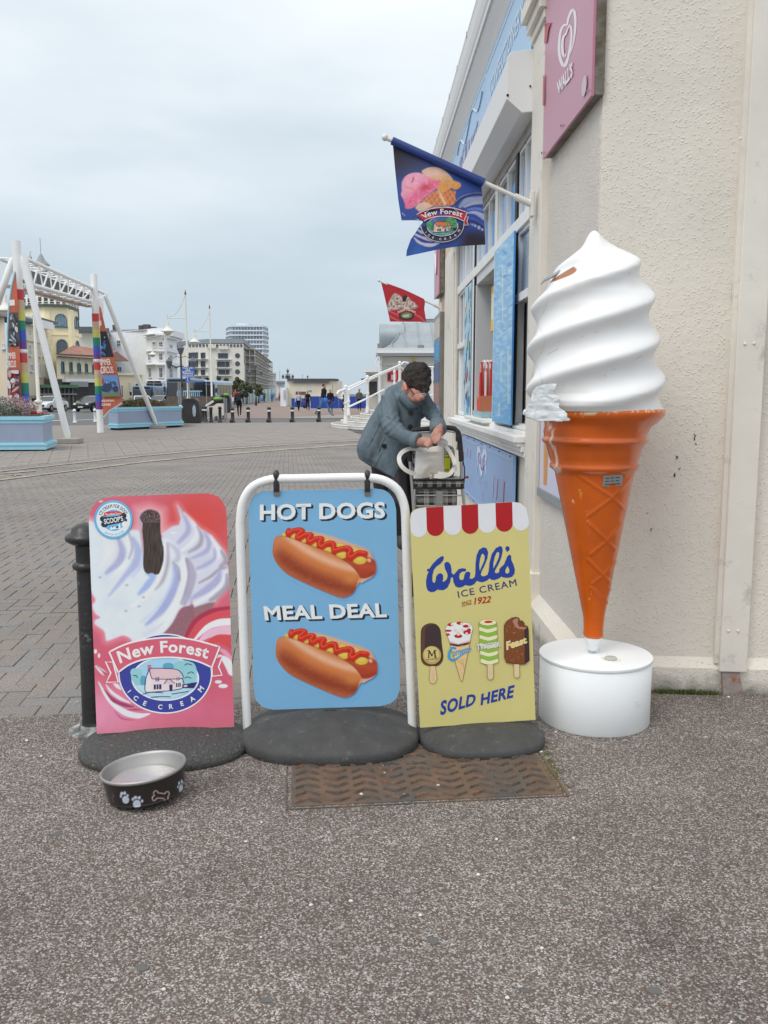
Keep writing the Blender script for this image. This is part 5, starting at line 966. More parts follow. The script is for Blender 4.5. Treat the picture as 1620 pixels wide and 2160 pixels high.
# whipped top: a two start helix of rounded ridges
env=[(866,1140,1396),(862,1136,1394),(855,1128,1392),(845,1122,1390),(825,1120,1388),(790,1121,1387),(750,1121.5,1382),(715,1123,1378),(680,1127,1374),(650,1131,1371),(625,1137,1367),(600,1148,1361),(585,1160,1357),(570,1178,1352),(556,1192,1345),(545,1203,1333),(535,1211,1318),(525,1219,1302),(515,1227,1289),(505,1234,1277),(497,1240,1269),(491,1245,1263),(488,1249,1258),(486.5,1252,1255)]
vv=np.concatenate([np.linspace(866,520,170),np.linspace(518,486.5,34)]);ev=[e_[0]for e_ in env][::-1]
sp_=[pr(v,float(np.interp(v,ev,[e_[1]for e_ in env][::-1])),float(np.interp(v,ev,[e_[2]for e_ in env][::-1])))for v in vv]
zpp=abs(P(1250,700,YC).z-P(1250,786,YC).z)
zr_=P(1250,703,YC).z
def swirl_r(a,z,r,f):
    c=math.cos(a);ph=2*math.pi*(z-zr_)/zpp;front=2*(-a if a<=math.pi else-(a))
    # a = 0 at the right flank, pi at the left, going round the front (negative y)
    aa=(2*math.pi-a)%(2*math.pi)
    t=ph+(2.7*aa if aa<math.pi else 2.7*math.pi+1.3*(aa-math.pi));t+=.18*math.sin(t);s=math.cos(t);sh=s+.06*math.cos(2*t)
    amp=.0175*float(np.interp(z,[1.29,1.36,1.75,1.84,1.9,2.0],[.25,1,1,1.05,.8,.05]))
    return max(.002,r+amp*(sh-.1))
def swirl_paint(p,fr):
    U,V=p.U,p.V;n1=ns(U,V,6,1)
    p.mul(np.clip(ns(U,V,30,3)*.7,0,1),(.97,.95,.92))
    d,t,_=dline(U,V,K5(spline([(300,600),(330,720),(290,850),(230,950),(270,1030),(300,1110),(270,1220),(215,1310),(250,1400),(285,1530)],5)));p.mix(np.clip(1.1-d/.9,0,1)*fr*.75,(190,184,176))
    for a in(([(330,1240),(420,1190)]),([(840,1430),(860,1440)]),([(1140,1280),(1180,1255)]),([(640,1080),(650,1075)]),([(1060,505),(1075,500)]),([(760,1040),(775,1035)]),([(910,1385),(940,1378)])):d,t,_=dline(U,V,K5(a));p.mix(np.clip(1.2-d/1.2,0,1)*fr*.6,(160,160,158))
    hole=inpoly(U,V,K5(spline([(350,580),(440,520),(520,470),(560,450),(585,460),(580,490),(520,525),(430,560),(380,578)],4,True)),.7)*fr;p.mix(hole,(146,92,48));d,t,_=dline(U,V,K5([(350,580),(440,515),(560,445),(590,470)]));p.mix(np.clip(1.2-d/.9,0,1)*fr*.8,(98,70,48))
shell('whipped_ice_cream',sp_,240,swirl_r,swirl_paint,M('white_fibreglass',None,rough=.42,var=.015,sc=5,bump=.04,bsc=18),(219,219,219))
# silver grey tape wraps, crumpled
def tape(name,poly,yoff,mat,amp=.006,hump=None):
    us_=[p[0]for p in poly];vs_=[p[1]for p in poly];st_=1.6;U_=np.arange(min(us_),max(us_)+st_,st_);V_=np.arange(min(vs_),max(vs_)+st_,st_);nu=len(U_);UU,VV=np.meshgrid(U_,V_);U=UU.ravel();V=VV.ravel();keep=inpoly(U,V,poly,.01)>.5
    idx=np.arange(len(U)).reshape(len(V_),nu);q=np.stack([idx[1:,:-1],idx[1:,1:],idx[:-1,1:],idx[:-1,:-1]],-1).reshape(-1,4);q=q[keep[q].any(1)]
    used=np.unique(q);mp=np.full(len(U),-1);mp[used]=np.arange(len(used));co=[]
    for i in used:
        n_=noise.noise(Vector((U[i]/26,V[i]/15,2)))+.35*noise.noise(Vector((U[i]/11,V[i]/5.5,7)));y=yoff(U[i],V[i])+amp*n_;co.append(P(U[i],V[i],y))
    me=D.meshes.new(name);me.from_pydata(co,[],mp[q].tolist());me.materials.append(mat);me.shade_smooth();me.update();o=link(name,me,gc,True);s=o.modifiers.new('s','SOLIDIFY');s.thickness=.0015;s.offset=0;return o
TP=M('pale_grey_duct_tape',C(204,208,210,1.2),.42,var=.05,sc=20,bump=.5,bsc=35)
cxm=1256
def shelly(u,v,R=138):d=min(.999,abs(u-cxm)/R);return YC-.266*math.sqrt(1-d*d)*R/138-.008
tp1=K5([(190,1590),(225,1540),(300,1520),(400,1510),(390,1560),(370,1605),(430,1635),(437,1660),(420,1725),(470,1760),(500,1785),(500,1822),(535,1840),(430,1852),(330,1842),(255,1852),(175,1825),(125,1812),(122,1795),(150,1770),(125,1745),(140,1722),(165,1700)])
tape('duct_tape',tp1,lambda u,v:shelly(max(u,1124),v,143),TP,.007)
b=MB();c0=P(1114,870,YC-.03)
b.ball(c0,.022,.02,.016,12,8,lambda d:1+.35*noise.noise(d*3));b.ball(P(1122,862,YC-.04),.02,.02,.014,12,8,lambda d:1+.35*noise.noise(d*4));b.build('tape_knot',TP,gc,1.4,world=True)
GT=M('grey_duct_tape',C(140,146,150,1.1),.45,var=.06,sc=20,bump=.5,bsc=35)
b=MB();pts=[P(1141,600,YC+.0),P(1150,590,YC-.02),P(1165,582,YC-.02),P(1181,572,YC-.02),P(1191,565,YC-.02)];b.tube(pts,[.004,.012,.013,.012,.006],8,sy=.5);b.build('grey_tape_strip',GT,gc,1.2,world=True)
# maker's plate
def conepoint(u,v,off=.003):
    z0=P(u,v,YC-.1).z
    for it in range(6):
        zs=[q[1]for q in cp][::-1];R_=float(np.interp(z0,zs,[q[2]for q in cp][::-1]));cx=float(np.interp(z0,zs,[q[0]for q in cp][::-1]));dd=ray(u,v);lo,hi=YC-.3,YC
        for k in range(25):
            m=(lo+hi)/2;q=CAM+dd*(m/dd.y)
            if math.hypot(q.x-cx,q.y-YC)>R_+off:lo=m
            else:hi=m
        z0=q.z
    return CAM+dd*(lo/dd.y)
q4=[conepoint(*p)for p in((1271,1026.5),(1311.5,1024),(1313.5,1000.5),(1273.5,1003.5))]
b=MB();cc=sum(q4,Vector())/4;nrm=(q4[1]-q4[0]).cross(q4[3]-q4[0]).normalized();nrm=nrm if nrm.y<0 else-nrm
b._add([p+nrm*.002 for p in q4]+[p-nrm*.003 for p in q4],[(0,1,2,3),(0,4,5,1),(1,5,6,2),(2,6,7,3),(3,7,4,0)]);plt=b.build('maker_plate',M('engraved_plate',C(150,152,152,1.1),.4,.3),gc,world=True)
b=MB()
for r_ in(.75,.47,.18):
    for k in range(12):
        if k%4==3 and r_>.3:continue
        x0=.1+k*.068;b.quad(*[q4[0].lerp(q4[1],x).lerp(q4[3].lerp(q4[2],x),t)+nrm*.0025 for x,t in((x0,r_-.05),(x0+.05,r_-.05),(x0+.05,r_+.06),(x0,r_+.06))])
b.build('plate_text',DARK,plt,world=True)
# ================================================================ SIGNS ON THE KIOSK
def xplane(X,y_near):return Pl((X,y_near,0),(0,-1,0))
def signboard(name,label,cat,pl,px,X,thick,col,art=None,edge=None,group=None,bevel=0,depth_box=None):
    r=empty(name,(pl.o.x,pl.o.y,0),0,label,cat,group);st_=[pl.st(*p)for p in px]
    o=MB().plate(st_,0,thick).build('board',M('sign_'+name+'_'+str(int(col[0]*999)),col,.35,var=.05,sc=2),None,bevel=bevel);in_plane(o,r,pl)
    if edge:o2=MB().plate([(x*1.0,z)for x,z in st_],thick,thick+edge[0]).build('frame',edge[1],None);in_plane(o2,r,pl)
    if art:a=Art(pl,-.0005,.0006);art(a);in_plane(a.build(r,'lettering'),r,pl)
    return r
# pink heart sign on the side wall
plp=xplane(XF-.055,4.94);C4=T(900,0,3.857);WCc=C(222,214,218)
y0_,y1_=PX(1145,336,XF-.055).y,PX(1247,200,XF-.055).y;zb=PX(1145,336,XF-.055).z
def pink(a):
    hp_=spline([(1168,440),(1190,370),(1207,270),(1212,160),(1200,88),(1178,92),(1155,150),(1143,200),(1118,205),(1092,255),(1080,350),(1083,450),(1108,528),(1135,520),(1160,430),(1178,320),(1178,235),(1165,205),(1150,240)],4)
    a.stroke(C4(hp_),[2,3.5,5,6,5,4,4.5,5,6,7,5,4.5,4,3],WCc);a.stroke(C4(spline([(1155,225),(1138,275),(1118,300),(1108,360),(1112,430),(1126,462),(1140,440)],4)),[2,4,5,6,5,3],WCc)
    a.text("WALL'S",C4([(1074,775),(1194,622),(1194,495),(1066,672)]),WCc,.045);a.poly(C4(ell(1290,700,19,88,rot=6)),C(190,175,182));a.poly(C4([(1018,185),(970,190),(965,360),(985,345),(1000,240)]),C(170,50,70));a.poly(C4([(958,610),(970,615),(966,860),(952,860)]),C(180,70,90))
    for x,y in((975,205),(1105,1022),(1318,738),(950,1245)):a.poly(C4(ell(x,y,7,12)),C(120,60,75))
pk=empty('wall_sign',(XF-.055,4.94,0),0,'faded pink sign with white heart outline on the kiosk wall above the cone','sign','pink heart signs on the kiosk')
def yz(y,z):return(plp.o.y-y,z)
pts4=[yz(y0_,zb),yz(y1_,zb),yz(y1_,3.9),yz(y0_,3.9)];in_plane(MB().plate(pts4,0,.012).build('board',M('faded_pink_board',C(172,112,132,1.25),.32,var=.05,sc=1.2,dirt=((.45,.20,.27),.3,2.)),None),pk,plp)
EDG=M('weathered_sign_frame',C(122,116,108,1.05),.6,var=.25,sc=6,bump=.4,bsc=30,dirt=((.10,.075,.04),.5,7.));in_plane(MB().plate([yz(y0_-.004,zb+.004),yz(y1_-.004,zb+.004),yz(y1_-.004,3.9),yz(y0_-.004,3.9)],.012,.054).build('backing_frame',EDG,None),pk,plp)
a=Art(plp,-.0005,.0006);pink(a);in_plane(a.build(pk,'lettering'),pk,plp)
# far pink sign at the other end
pf=empty('wall_sign',(XF-.06,11.2,0),0,'narrow edge-on pink sign at the far end of the kiosk','sign','pink heart signs on the kiosk');plf=xplane(XF-.08,12.15)
in_plane(MB().plate([(.0,2.62),(.75,2.62),(.75,3.72),(0,3.72)],0,.012).build('board',M('faded_pink_board'),None),pf,plf);in_plane(MB().plate([(.0,2.63),(.745,2.63),(.745,3.71),(0,3.71)],.012,.07).build('backing_frame',EDG,None),pf,plf)
a=Art(plf,-.0005,.0006);aq=[P_ for P_ in()];fz=[(.2,2.85),(.55,2.85)]
in_plane(MB().use(PR()).color(WCc).tube([(.22+.30*t,-.003,3.2+.2*math.sin(3.1*t))for t in np.linspace(0,1,9)],.02,6,sy=.2).tube([(.2+.4*t,-.003,3.2-.3*math.sin(3.1*t))for t in np.linspace(0,1,9)],.02,6,sy=.2).build('heart_mark',PR(),None,color=True),pf,plf)
# blue fascia sign above the shutter
plb=xplane(XF-.03,5.5);BLf=C(140,176,210,1.15)
fs_=empty('fascia_sign',(XF-.03,5.5,0),0,'long pale blue fascia sign above the shutter box with white lettering','sign')
for s_,t_ in(((.0,3.33),(2.05,3.98)),((2.056,3.33),(4.3,3.98)),((4.306,3.33),(6.6,3.98))):
    q=[(-s_[0],s_[1]),(-t_[0],s_[1]),(-t_[0],t_[1]),(-s_[0],t_[1])];in_plane(MB().plate([(x,z)for x,z in q],0,.028).build('panel',M('pale_blue_fascia',BLf,.3,var=.06,sc=1.0),None),fs_,plb)
b=MB().use(PR()).color(C(196,214,228,1.15))
for s_,e_ in((-.04,-2.0),(-2.1,-6.5)):
    for z_ in(3.37,3.93):b.box(e_,-.003,z_,s_,-.001,z_+.008)
for t_,s0_,z_,h_ in(('CONFECTIONERY',-1.75,3.66,.13),('COLD DRINKS',-1.65,3.46,.12),('HOT FOOD',-5.9,3.66,.13),('SNACKS',-5.7,3.46,.12)):
    v,f,asp=glyphs(t_,.01);b._add([(s0_+x*h_*asp,-.004,z_+y*h_)for x,y in v],f)
for sgn in(-1,1):b.tube([(-3.2+1.0*t,-.005,3.66+sgn*.2+.07*math.sin(6.3*t))for t in np.linspace(-1,1,20)],.008,5,sy=.3)
b.color(C(150,150,190,1.1));v,f,asp=glyphs('ROLLIES',.03);b._add([(-4.0+x*1.5,-.004,3.55+y*.2+.05*math.sin(6*x))for x,y in v],f)
in_plane(b.build('lettering',PR(),None,color=True),fs_,plb)
# lower blue panel
pll=xplane(XF-.045,5.76);BL2=C(132,164,206,1.2)
lw=empty('lower_sign',(XF-.045,5.8,0),0,'pale blue printed panel below the kiosk window sill behind the trolley','sign')
in_plane(MB().plate([(0,.39),(-3.1,.39),(-3.1,.955),(0,.955)],0,.02).build('board',M('pale_blue_panel',BL2,.33,var=.05,sc=1.5),None),lw,pll)
b=MB().use(PR()).color(C(168,190,220,1.15));
for z_ in(.42,.915):b.box(-3.05,-.003,z_,-.05,-.001,z_+.008)
def ribbonlogo(b,x,z,s):
    b.color(C(200,208,230,1.15));b.plate([(x+s*a,z+s*c)for a,c in spline([(-.5,.10),(-.3,.22),(0,.08),(.3,.24),(.5,.10),(.44,-.02),(.5,-.16),(.25,-.05),(0,-.22),(-.3,-.06),(-.5,-.2),(-.43,-.04)],3,True)],-.003,-.002);b.color(C(120,120,176,1.1));v,f,asp=glyphs('ROLLIES',.03);b._add([(x+s*(-.36+.72*a),-.004,z+s*(-.09+.17*c+.04*math.sin(8*a)))for a,c in v],f)
ribbonlogo(b,-1.55,.80,.62)
b.color(C(176,196,224,1.15))
for t_,xx,z_,h_ in(('HOT FOOD',-1.75,.60,.07),('MENU',-1.65,.49,.07),('CUSTOM',-.85,.42,.06),('CHIPS',-2.5,.52,.06)):v,f,asp=glyphs(t_,.01);b._add([(xx+a*h_*asp,-.003,z_+c*h_)for a,c in v],f)
for xx,z_,h_,cc in((-.36,.62,.26,(214,82,118)),(-.66,.66,.16,(206,130,170)),(-.86,.66,.17,(214,180,200)),(-2.35,.80,.08,(210,150,170)),(-2.6,.80,.09,(220,140,160)),(-2.9,.72,.15,(214,100,110))):b.color(C(*cc,1.15));b.plate([(xx-.035,z_-h_/2),(xx-.015,z_-h_/2),(xx+.035,z_+h_/2),(xx+.01,z_+h_/2)],-.004,-.002)
b.color(C(120,110,100));
for k in range(7):b.ball((-.1-k*.49,-.002,.945),.008,n=6,m=4);b.ball((-.1-k*.49,-.002,.405),.008,n=6,m=4)
in_plane(b.build('lettering',PR(),None,color=True),lw,pll)
# tall blue menu poster beside the hatch
plm=xplane(XF-.055,5.78);mn_=empty('menu_board',(XF-.055,5.8,0),0,'tall blue menu board hung beside the serving hatch','menu board')
t0_,t1_=PX(1083,560,XF-.055),PX(1043,560,XF-.055);zt,zb_=PX(1083,488,XF-.055).z,PX(1081,898,XF-.055).z;L_=t1_.y-t0_.y;plm=xplane(XF-.055,t0_.y)
def menu(p):
    n1=ns(p.U,p.V,9,2);p.mix(np.clip(n1*1.6+.2,0,1)*.7,(176,212,236));p.mix(np.clip((p.V-800)/90,0,1)*.45,(70,140,196));p.mix(np.clip(ns(p.U,p.V,12,6)*2-.5,0,1)*.5*(p.V<700),(60,90,170))
    for a in([(1046,640),(1080,600)],[(1047,715),(1082,690)]):p.stroke(a,1.0,(210,220,230),.6)
    for u_,v0,v1 in((1060,560,685),(1057,745,810),(1072,740,856),(1053,852,880)):
        for k in range(int((v1-v0)/3)):p.mix(inpoly(p.U,p.V,ell(u_,v0+3*k,1.6,1.0,8),.5),(222,216,196))
    for k in range(70):
        r_=random.Random(k);u_=r_.choice((1051,1064,1076));v_=r_.uniform(560,880);p.mix(inpoly(p.U,p.V,[(u_-4,v_),(u_+4,v_-3),(u_+4,v_-1.7),(u_-4,v_+1.3)],.5)*.55,(226,232,238))
in_plane(MB().plate([(0,zb_),(-L_,zb_),(-L_,zt),(0,zt)],0.0005,.012).build('board',M('menu_blue_back',C(70,140,205),.35),None),mn_,plm)
in_plane(gridmesh('printed_face',plm,(1036,470,1092,905),None,menu,1.6,0,None,bgcol=(126,176,214)),mn_,plm)
me=[o for o in D.objects if o.parent==mn_ and o.name.startswith('printed_face')][0].data
bm=bmesh.new();bm.from_mesh(me)
for co,no in(((0,0,0),(1,0,0)),((-L_,0,0),(-1,0,0)),((0,0,zt),(0,0,1)),((0,0,zb_),(0,0,-1))):bmesh.ops.bisect_plane(bm,geom=bm.verts[:]+bm.edges[:]+bm.faces[:],plane_co=co,plane_no=no,clear_outer=True)
bm.to_mesh(me);bm.free()
# sticker covered pane beyond the hatch
sk_=empty('sticker_display',(XF-.02,8.45,0),0,'narrow window panel covered with ice lolly price stickers','window display');pls=xplane(XF-.016,8.44)
b=MB().use(PR()).color(C(170,200,220,1.1));b.plate([(0,1.14),(-.54,1.14),(-.54,2.40),(0,2.40)],0,.004);rr=random.Random(11)
for k in range(46):
    x=-rr.uniform(.04,.5);z=rr.uniform(1.18,2.34);c_=rr.choice([(60,150,110),(70,120,190),(200,90,100),(225,230,232),(120,180,215),(90,200,190),(230,200,120),(60,60,90)]);b.color(C(*c_));w=rr.uniform(.015,.04);h=rr.uniform(.02,.06);b.plate([(x-w,z-h),(x+w,z-h*.8),(x+w*.8,z+h),(x-w*.7,z+h*.9)],-.001-k*.0002,-.0005-k*.0002)
in_plane(b.build('stickers',PR(),None,color=True),sk_,pls)
# sweets and tray on the hatch shelf
sw=empty('sweet_packets',(XF+.02,8.0,1.16),0,'red and white wrapped sweet sticks in a box in the serving hatch','sweets')
b=MB().use(PR());rr=random.Random(3)
b.color(C(200,120,90));b.box(-.02,-.12,-.028,.12,.06,.18)
for k in range(9):b.color(C(*rr.choice([(205,50,50),(226,214,210),(214,80,70)])));x=-.01+.016*k;b.tube([(x,-.1+.02*(k%3),.12),(x+rr.uniform(-.02,.02),-.1,.42+rr.uniform(-.05,.08))],.013,6)
for k in range(6):b.color(C(206,60,50));b.box(-.021,-.11+.028*k,0,-.02,-.095+.028*k,.15)
b.build('packet',PR(),sw,color=True)
for k in range(3):o=MB().use(PR()).color(C(226,222,224)).ball((.02+.03*k,-.09,.45),.03,.02,.05,8,6,lambda d:1+.4*noise.noise(d*4)).build('cellophane_top',PR(),sw,color=True)
ty=empty('plastic_tray',(XF+.0,7.6,1.16),0,'pale blue plastic tray on the hatch shelf','tray');b=MB()
b.box(-.05,-.3,0,.12,.3,.006);b.box(-.055,-.3,0,-.05,.3,.05);b.box(.12,-.3,0,.125,.3,.05);b.box(-.055,-.305,0,.125,-.3,.05);b.box(-.055,.3,0,.125,.305,.05);b.build('tray_body',M('blue_tray',C(150,180,190),.4),ty)
yb=empty('hanging_bag',(XF+.12,7.75,2.0),0,'yellow and white snack bag hanging in the hatch','snack bag');b=MB().use(PR()).color(C(222,216,190));b.box(-.03,-.1,.0,.0,.1,.22);b.color(C(220,180,50));b.box(-.032,-.1,-.1,.002,.1,0);b.box(-.032,-.1,.22,.002,.1,.28);b.build('bag_body',PR(),yb,color=True)
# tall posters on the far pilaster end
fp=empty('poster_case',(XF-.04,11.6,0),0,'dark framed poster case on the far corner of the kiosk','poster case');plq=xplane(XF-.075,12.2)
in_plane(MB().plate([(0,.9),(.95,.9),(.95,2.38),(0,2.38)],.003,.07).build('case_frame',M('dull_steel'),None),fp,plq)
b=MB().use(PR())
for k,c_ in enumerate(((90,150,200),(150,110,100),(70,90,130),(60,140,190),(190,180,170))):b.color(C(*c_));b.plate([(.05,.95+k*.28),(.9,.95+k*.28),(.9,1.2+k*.28),(.05,1.2+k*.28)],-.002,.003)
in_plane(b.build('poster',PR(),None,color=True),fp,plq)
# small framed cone poster low on the side wall, taped along the bottom
cpz=empty('cone_poster',(XF-.02,4.9,0),0,'framed whipped cone poster low on the wall behind the orange cone','poster');pc=xplane(XF-.03,4.98)
in_plane(MB().plate([(0,.80),(.62,.80),(.62,1.6),(0,1.6)],.002,.025).build('poster_frame',GT,None),cpz,pc)
b=MB().use(PR()).color(C(196,196,214));b.plate([(.035,.83),(.60,.83),(.60,1.57),(.035,1.57)],0,.002);b.color(C(196,140,90));b.plate([(.16,.86),(.24,.86),(.30,1.35),(.12,1.35)],-.0005,0);b.color(C(214,176,130));b.plate([(.13,.86),(.16,.86),(.14,1.35),(.10,1.35)],-.0006,0);in_plane(b.build('printed_face',PR(),None,color=True),cpz,pc)
in_plane(MB().box(-.01,-.006,.78,.63,.0,.83).build('tape_strip',GT,None,bevel=.003),cpz,pc)
# ================================================================ FLAGS
def flag(name,label,root,tip,Y,px_out,wave,grid,base_px):
    r=empty(name,tuple(P(*root,Y)),0,label,'flag','ice cream flags on the kiosk');pl=Pl((0,Y,0),(1,0,0))
    A=P(*root,Y);B_=P(*tip,Y);pole=M('white_pole',C(214,212,206,1.15),.4,var=.05)
    MB().tube([A,A.lerp(B_,.12)],.019 if Y<8 else .019,12).tube([A,B_],.0125,10).build('pole',pole,r,.9,world=True)
    MB().ball(B_,.019,n=12,m=8).build('finial',pole,r,.9,world=True)
    MB().box(A.x-.01,Y-.03,A.z-.07,A.x+.012,Y+.03,A.z+.07).build('bracket',PAINT,r,world=True,bevel=.006)
    return r,pl
fr_,fpl=flag('blue_flag','torn dark blue flag printed with pink and caramel ice cream scoops',(1122,431),(812,290),5.12,None,None,None,None)
fo=spline([(828,292),(880,312),(950,343),(1020,377)],4)+[(1017,392),(1018,410),(1021,460),(1023,517),(990,520),(955,524),(915,530),(857,540),(858,528),(866,506),(876,492),(884,480),(893,469),(870,466),(847,466),(840,420),(833,350)]
wv_=lambda s,z:.030*math.sin(s*9+z*3)*min(1,max(0,(2.86+.0*s-z)*2.2))+.02*math.sin(z*7+1.5)
C6=T(830,330,7.714)
def fpaint(p):
    U,V=p.U,p.V;X=(U-830)*7.714;Y=(V-330)*7.714
    p.mix(np.clip(1-X/900-.0*Y,0,1)*np.clip((500-Y)/400,0,1),(48,38,48));p.mix(np.clip((Y-1150)/200,0,1)*np.clip((X-1000)/200,0,1),(40,34,48));p.mix(np.clip((Y-1250)/300,0,1)*np.clip((700-X)/400,0,1),(60,105,185));p.mix(np.clip((Y-650)/200,0,1)*np.clip((400-X)/300,0,1)*.8,(42,66,130))
    for pts,w,c in(([(960,900),(1020,740),(1150,640),(1330,590),(1450,585)],(14,12,10,10,8),(150,160,175)),([(975,820),(1100,690),(1300,610),(1450,605)],(20,20,20,16),(30,34,50)),([(1080,830),(1200,720),(1450,680)],(60,90,90),(130,145,175)),([(1150,830),(1300,760),(1470,740)],(40,60,60),(150,155,170)),([(1180,850),(1320,815),(1480,815)],(20,24,20),(40,66,150)),([(1200,880),(1330,850),(1480,870)],(30,50,60),(90,115,180)),([(1200,930),(1330,920),(1480,990)],(20,60,110),(150,160,190)),([(1200,1020),(1300,1030),(1480,1130)],(30,60,50),(60,80,160)),([(1220,1080),(1300,1070),(1490,1180)],(20,30,40),(44,40,66))):p.stroke(C6(pts),[x/7.7 for x in w],c,1.)
    for x,y,r_ in((1250,1118,10),(1285,1125,14),(1325,1140,20),(1385,1165,28),(1440,1195,20),(150,932,12),(178,962,10)):p.poly(C6(ell(x,y,r_,r_*1.2)),(150,165,205),.8)
    for pts,w in(([(340,1280),(420,1310),(540,1330)],(20,40,20)),([(390,1210),(440,1240),(470,1270)],(20,40,20)),([(330,1320),(400,1390),(520,1440),(620,1450),(740,1430)],(10,50,70,70,10)),([(360,1270),(480,1340),(620,1400)],(20,40,20))):p.stroke(C6(pts),[x/7.7 for x in w],(190,186,196),.8)
    p.stroke(C6([(340,1300),(470,1390),(640,1420)]),[3,5,3],(44,60,140),.8);p.stroke(C6([(360,1245),(450,1290),(540,1320)]),[3,4,3],(44,60,140),.8)
    cc=C6(spline([(350,850),(420,780),(600,620),(720,560),(980,560),(1005,640),(1000,740),(950,815),(700,830),(480,890)],3,True));m=inpoly(U,V,cc,1.);p.mix(m,(176,104,64));p.mix(m*(np.abs(((X-Y*.5)/75)%1-.5)<.08),(206,140,96));p.mix(m*(np.abs(((X+Y*.8)/95)%1-.5)<.07),(206,140,96));p.poly(C6([(350,850),(400,780),(520,760),(640,830),(500,890),(420,920)]),(205,170,150),1.2);p.poly(C6([(720,560),(760,600),(860,800),(820,815),(760,700)]),(206,170,130),1.)
    s2=C6(spline([(460,260),(520,200),(620,172),(740,182),(850,240),(940,330),(975,390),(1040,410),(1085,430),(1095,480),(1060,520),(1000,545),(940,520),(880,560),(800,590),(720,560),(620,420)],3,True));m=inpoly(U,V,s2,1.);p.mix(m,(206,170,138));p.mix(m*np.clip((Y-300)/160,0,1),(200,140,72));p.mix(m*np.clip(ns(U,V,5,2)*1.5,0,1)*.4,(226,196,160));p.mix(m*np.exp(-(((X-640)/160)**2+((Y-260)/80)**2))*.7,(206,176,168))
    s1=C6(spline([(130,480),(150,380),(220,300),(320,264),(430,270),(560,330),(660,390),(760,400),(740,480),(660,560),(560,640),(470,720),(400,780),(300,850),(200,850),(190,790),(160,700),(120,620),(135,560)],3,True));m=inpoly(U,V,s1,1.);p.mix(m,(216,150,172));n_=ns(U,V,5.5,5);band=np.exp(-((X*.6+Y*.8-770)/130)**2);p.mix(m*np.clip(band*(1+n_),0,1)*.9,(206,82,118));p.mix(m*np.exp(-(((X-520)/90)**2+((Y-520)/60)**2)),(176,52,70));p.mix(m*np.clip(n_*2-.2,0,1)*.5,(232,180,198));p.stroke(C6([(330,345),(320,380),(300,420)]),2.2,(160,60,70),1.);p.stroke(C6([(205,505),(260,515),(320,530)]),3,(206,130,110),2.)
    p.mul(np.clip(ns(U,V,20,9)*.8,0,1),(.85,.85,.88))
    d,t,_=dline(U,V,[(846,466),(893,469)]);p.mix(np.clip(1.2-d/2.,0,1)*(U<888),(196,200,206))
FM=M('flag_vinyl',None,rough=.45,var=.06,sc=14,bump=.12,bsc=40,spec=.4)
fg=gridmesh('flag_cloth',fpl,(822,286,1028,544),fo,fpaint,1.4,0,None,disp=wv_,mat=FM,bgcol=(46,72,140));in_plane(fg,fr_,fpl)
a=Art(fpl,-.007,.00006);TF=lambda*p:(C6(370+(p[0]-205)*.695,965+(p[1]-380)*.692)if len(p)==2 and not hasattr(p[0],'__len__')else[C6(370+(x-205)*.695,965+(y-380)*.692)for x,y in p[0]]);TF.k=7.714/.694
logo(a,TF,PALF);nv_=[]
for i,v in enumerate(a.v):a.v[i]=(v[0],v[1]+wv_(v[0],v[2]),v[2])
# clip the logo where the cloth is torn away
keepv=[not(inpoly(np.array([u_]),np.array([v_]),[(820,460),(820,545),(858,545),(866,506),(876,492),(893,471),(893,466.5)],.01)[0]>.5)for u_,v_ in zip(*proj([(x,fpl.o.y,z)for x,y,z in a.v]))]
a.f=[f for f in a.f if all(keepv[i]for i in f)];in_plane(a.build(fr_,'printed_logo'),fr_,fpl)
MB().tube([P(827,296.8,5.12),P(1021,385,5.12)],.023,10).build('pole_sleeve',M('navy_vinyl',C(40,62,124),.4,var=.1),fr_,.9,world=True)
f2,fpl2=flag('red_flag','red flag printed with whipped ice cream at the far end of the kiosk',(930,650),(799,592),11.6,None,None,None,None)
C7=T(700,560,3.6818)
def fp2(p):
    p.mul(np.clip(ns(p.U,p.V,15)*.9,0,1),(.8,.8,.8));U,V=p.U,p.V
    b_=C7(spline([(440,290),(480,220),(520,230),(545,250),(580,235),(610,270),(650,300),(665,330),(600,345),(520,340),(440,350),(430,320)],3,True));p.poly(b_,(186,168,156),1.3);m=inpoly(U,V,b_,1.);p.mix(m*np.clip(ns(U,V,4,1)*3,0,1),(130,110,102));p.mix(m*np.clip(-ns(U,V,4,1)*3,0,1)*.6,(214,204,198));p.poly(C7([(545,250),(570,230),(585,240),(575,280),(550,285)]),(60,34,32),.8)
    for q in([(440,350),(500,380),(560,420)],[(430,380),(480,410),(520,430)],[(640,380),(680,400),(720,440)]):p.stroke(C7(q),2.4,(206,120,126),.7,.8)
    p.poly(C7(ell(580,392,60,36)),(56,44,44),.7);p.poly(C7(ell(580,388,44,24)),(110,130,90),.7);p.poly(C7([(550,385),(600,378),(600,400),(552,402)]),(196,176,150),.6);p.stroke(C7([(510,375),(580,350),(650,372)]),4.0,(186,40,48),.6)
fo2=C7(spline([(380,122),(560,190),(715,262)],3))+C7([(722,290),(716,340),(732,441),(600,438),(452,434),(430,330),(400,200)])
fg2=gridmesh('flag_cloth',fpl2,(800,590,902,682),fo2,fp2,1.2,0,None,disp=lambda s,z:.04*math.sin(s*5+z*3),mat=FM,bgcol=(172,42,52));in_plane(fg2,f2,fpl2)
a=Art(fpl2,-.006,.0008);a.text('New Forest',None,C(214,200,200),.02,warp=lambda x,y:C7(512+138*x,377-40*4*x*(1-x)*.55-22*y));
for i,v in enumerate(a.v):a.v[i]=(v[0],v[1]+.04*math.sin(v[0]*5+v[2]*3),v[2])
in_plane(a.build(f2,'printed_lettering'),f2,fpl2)
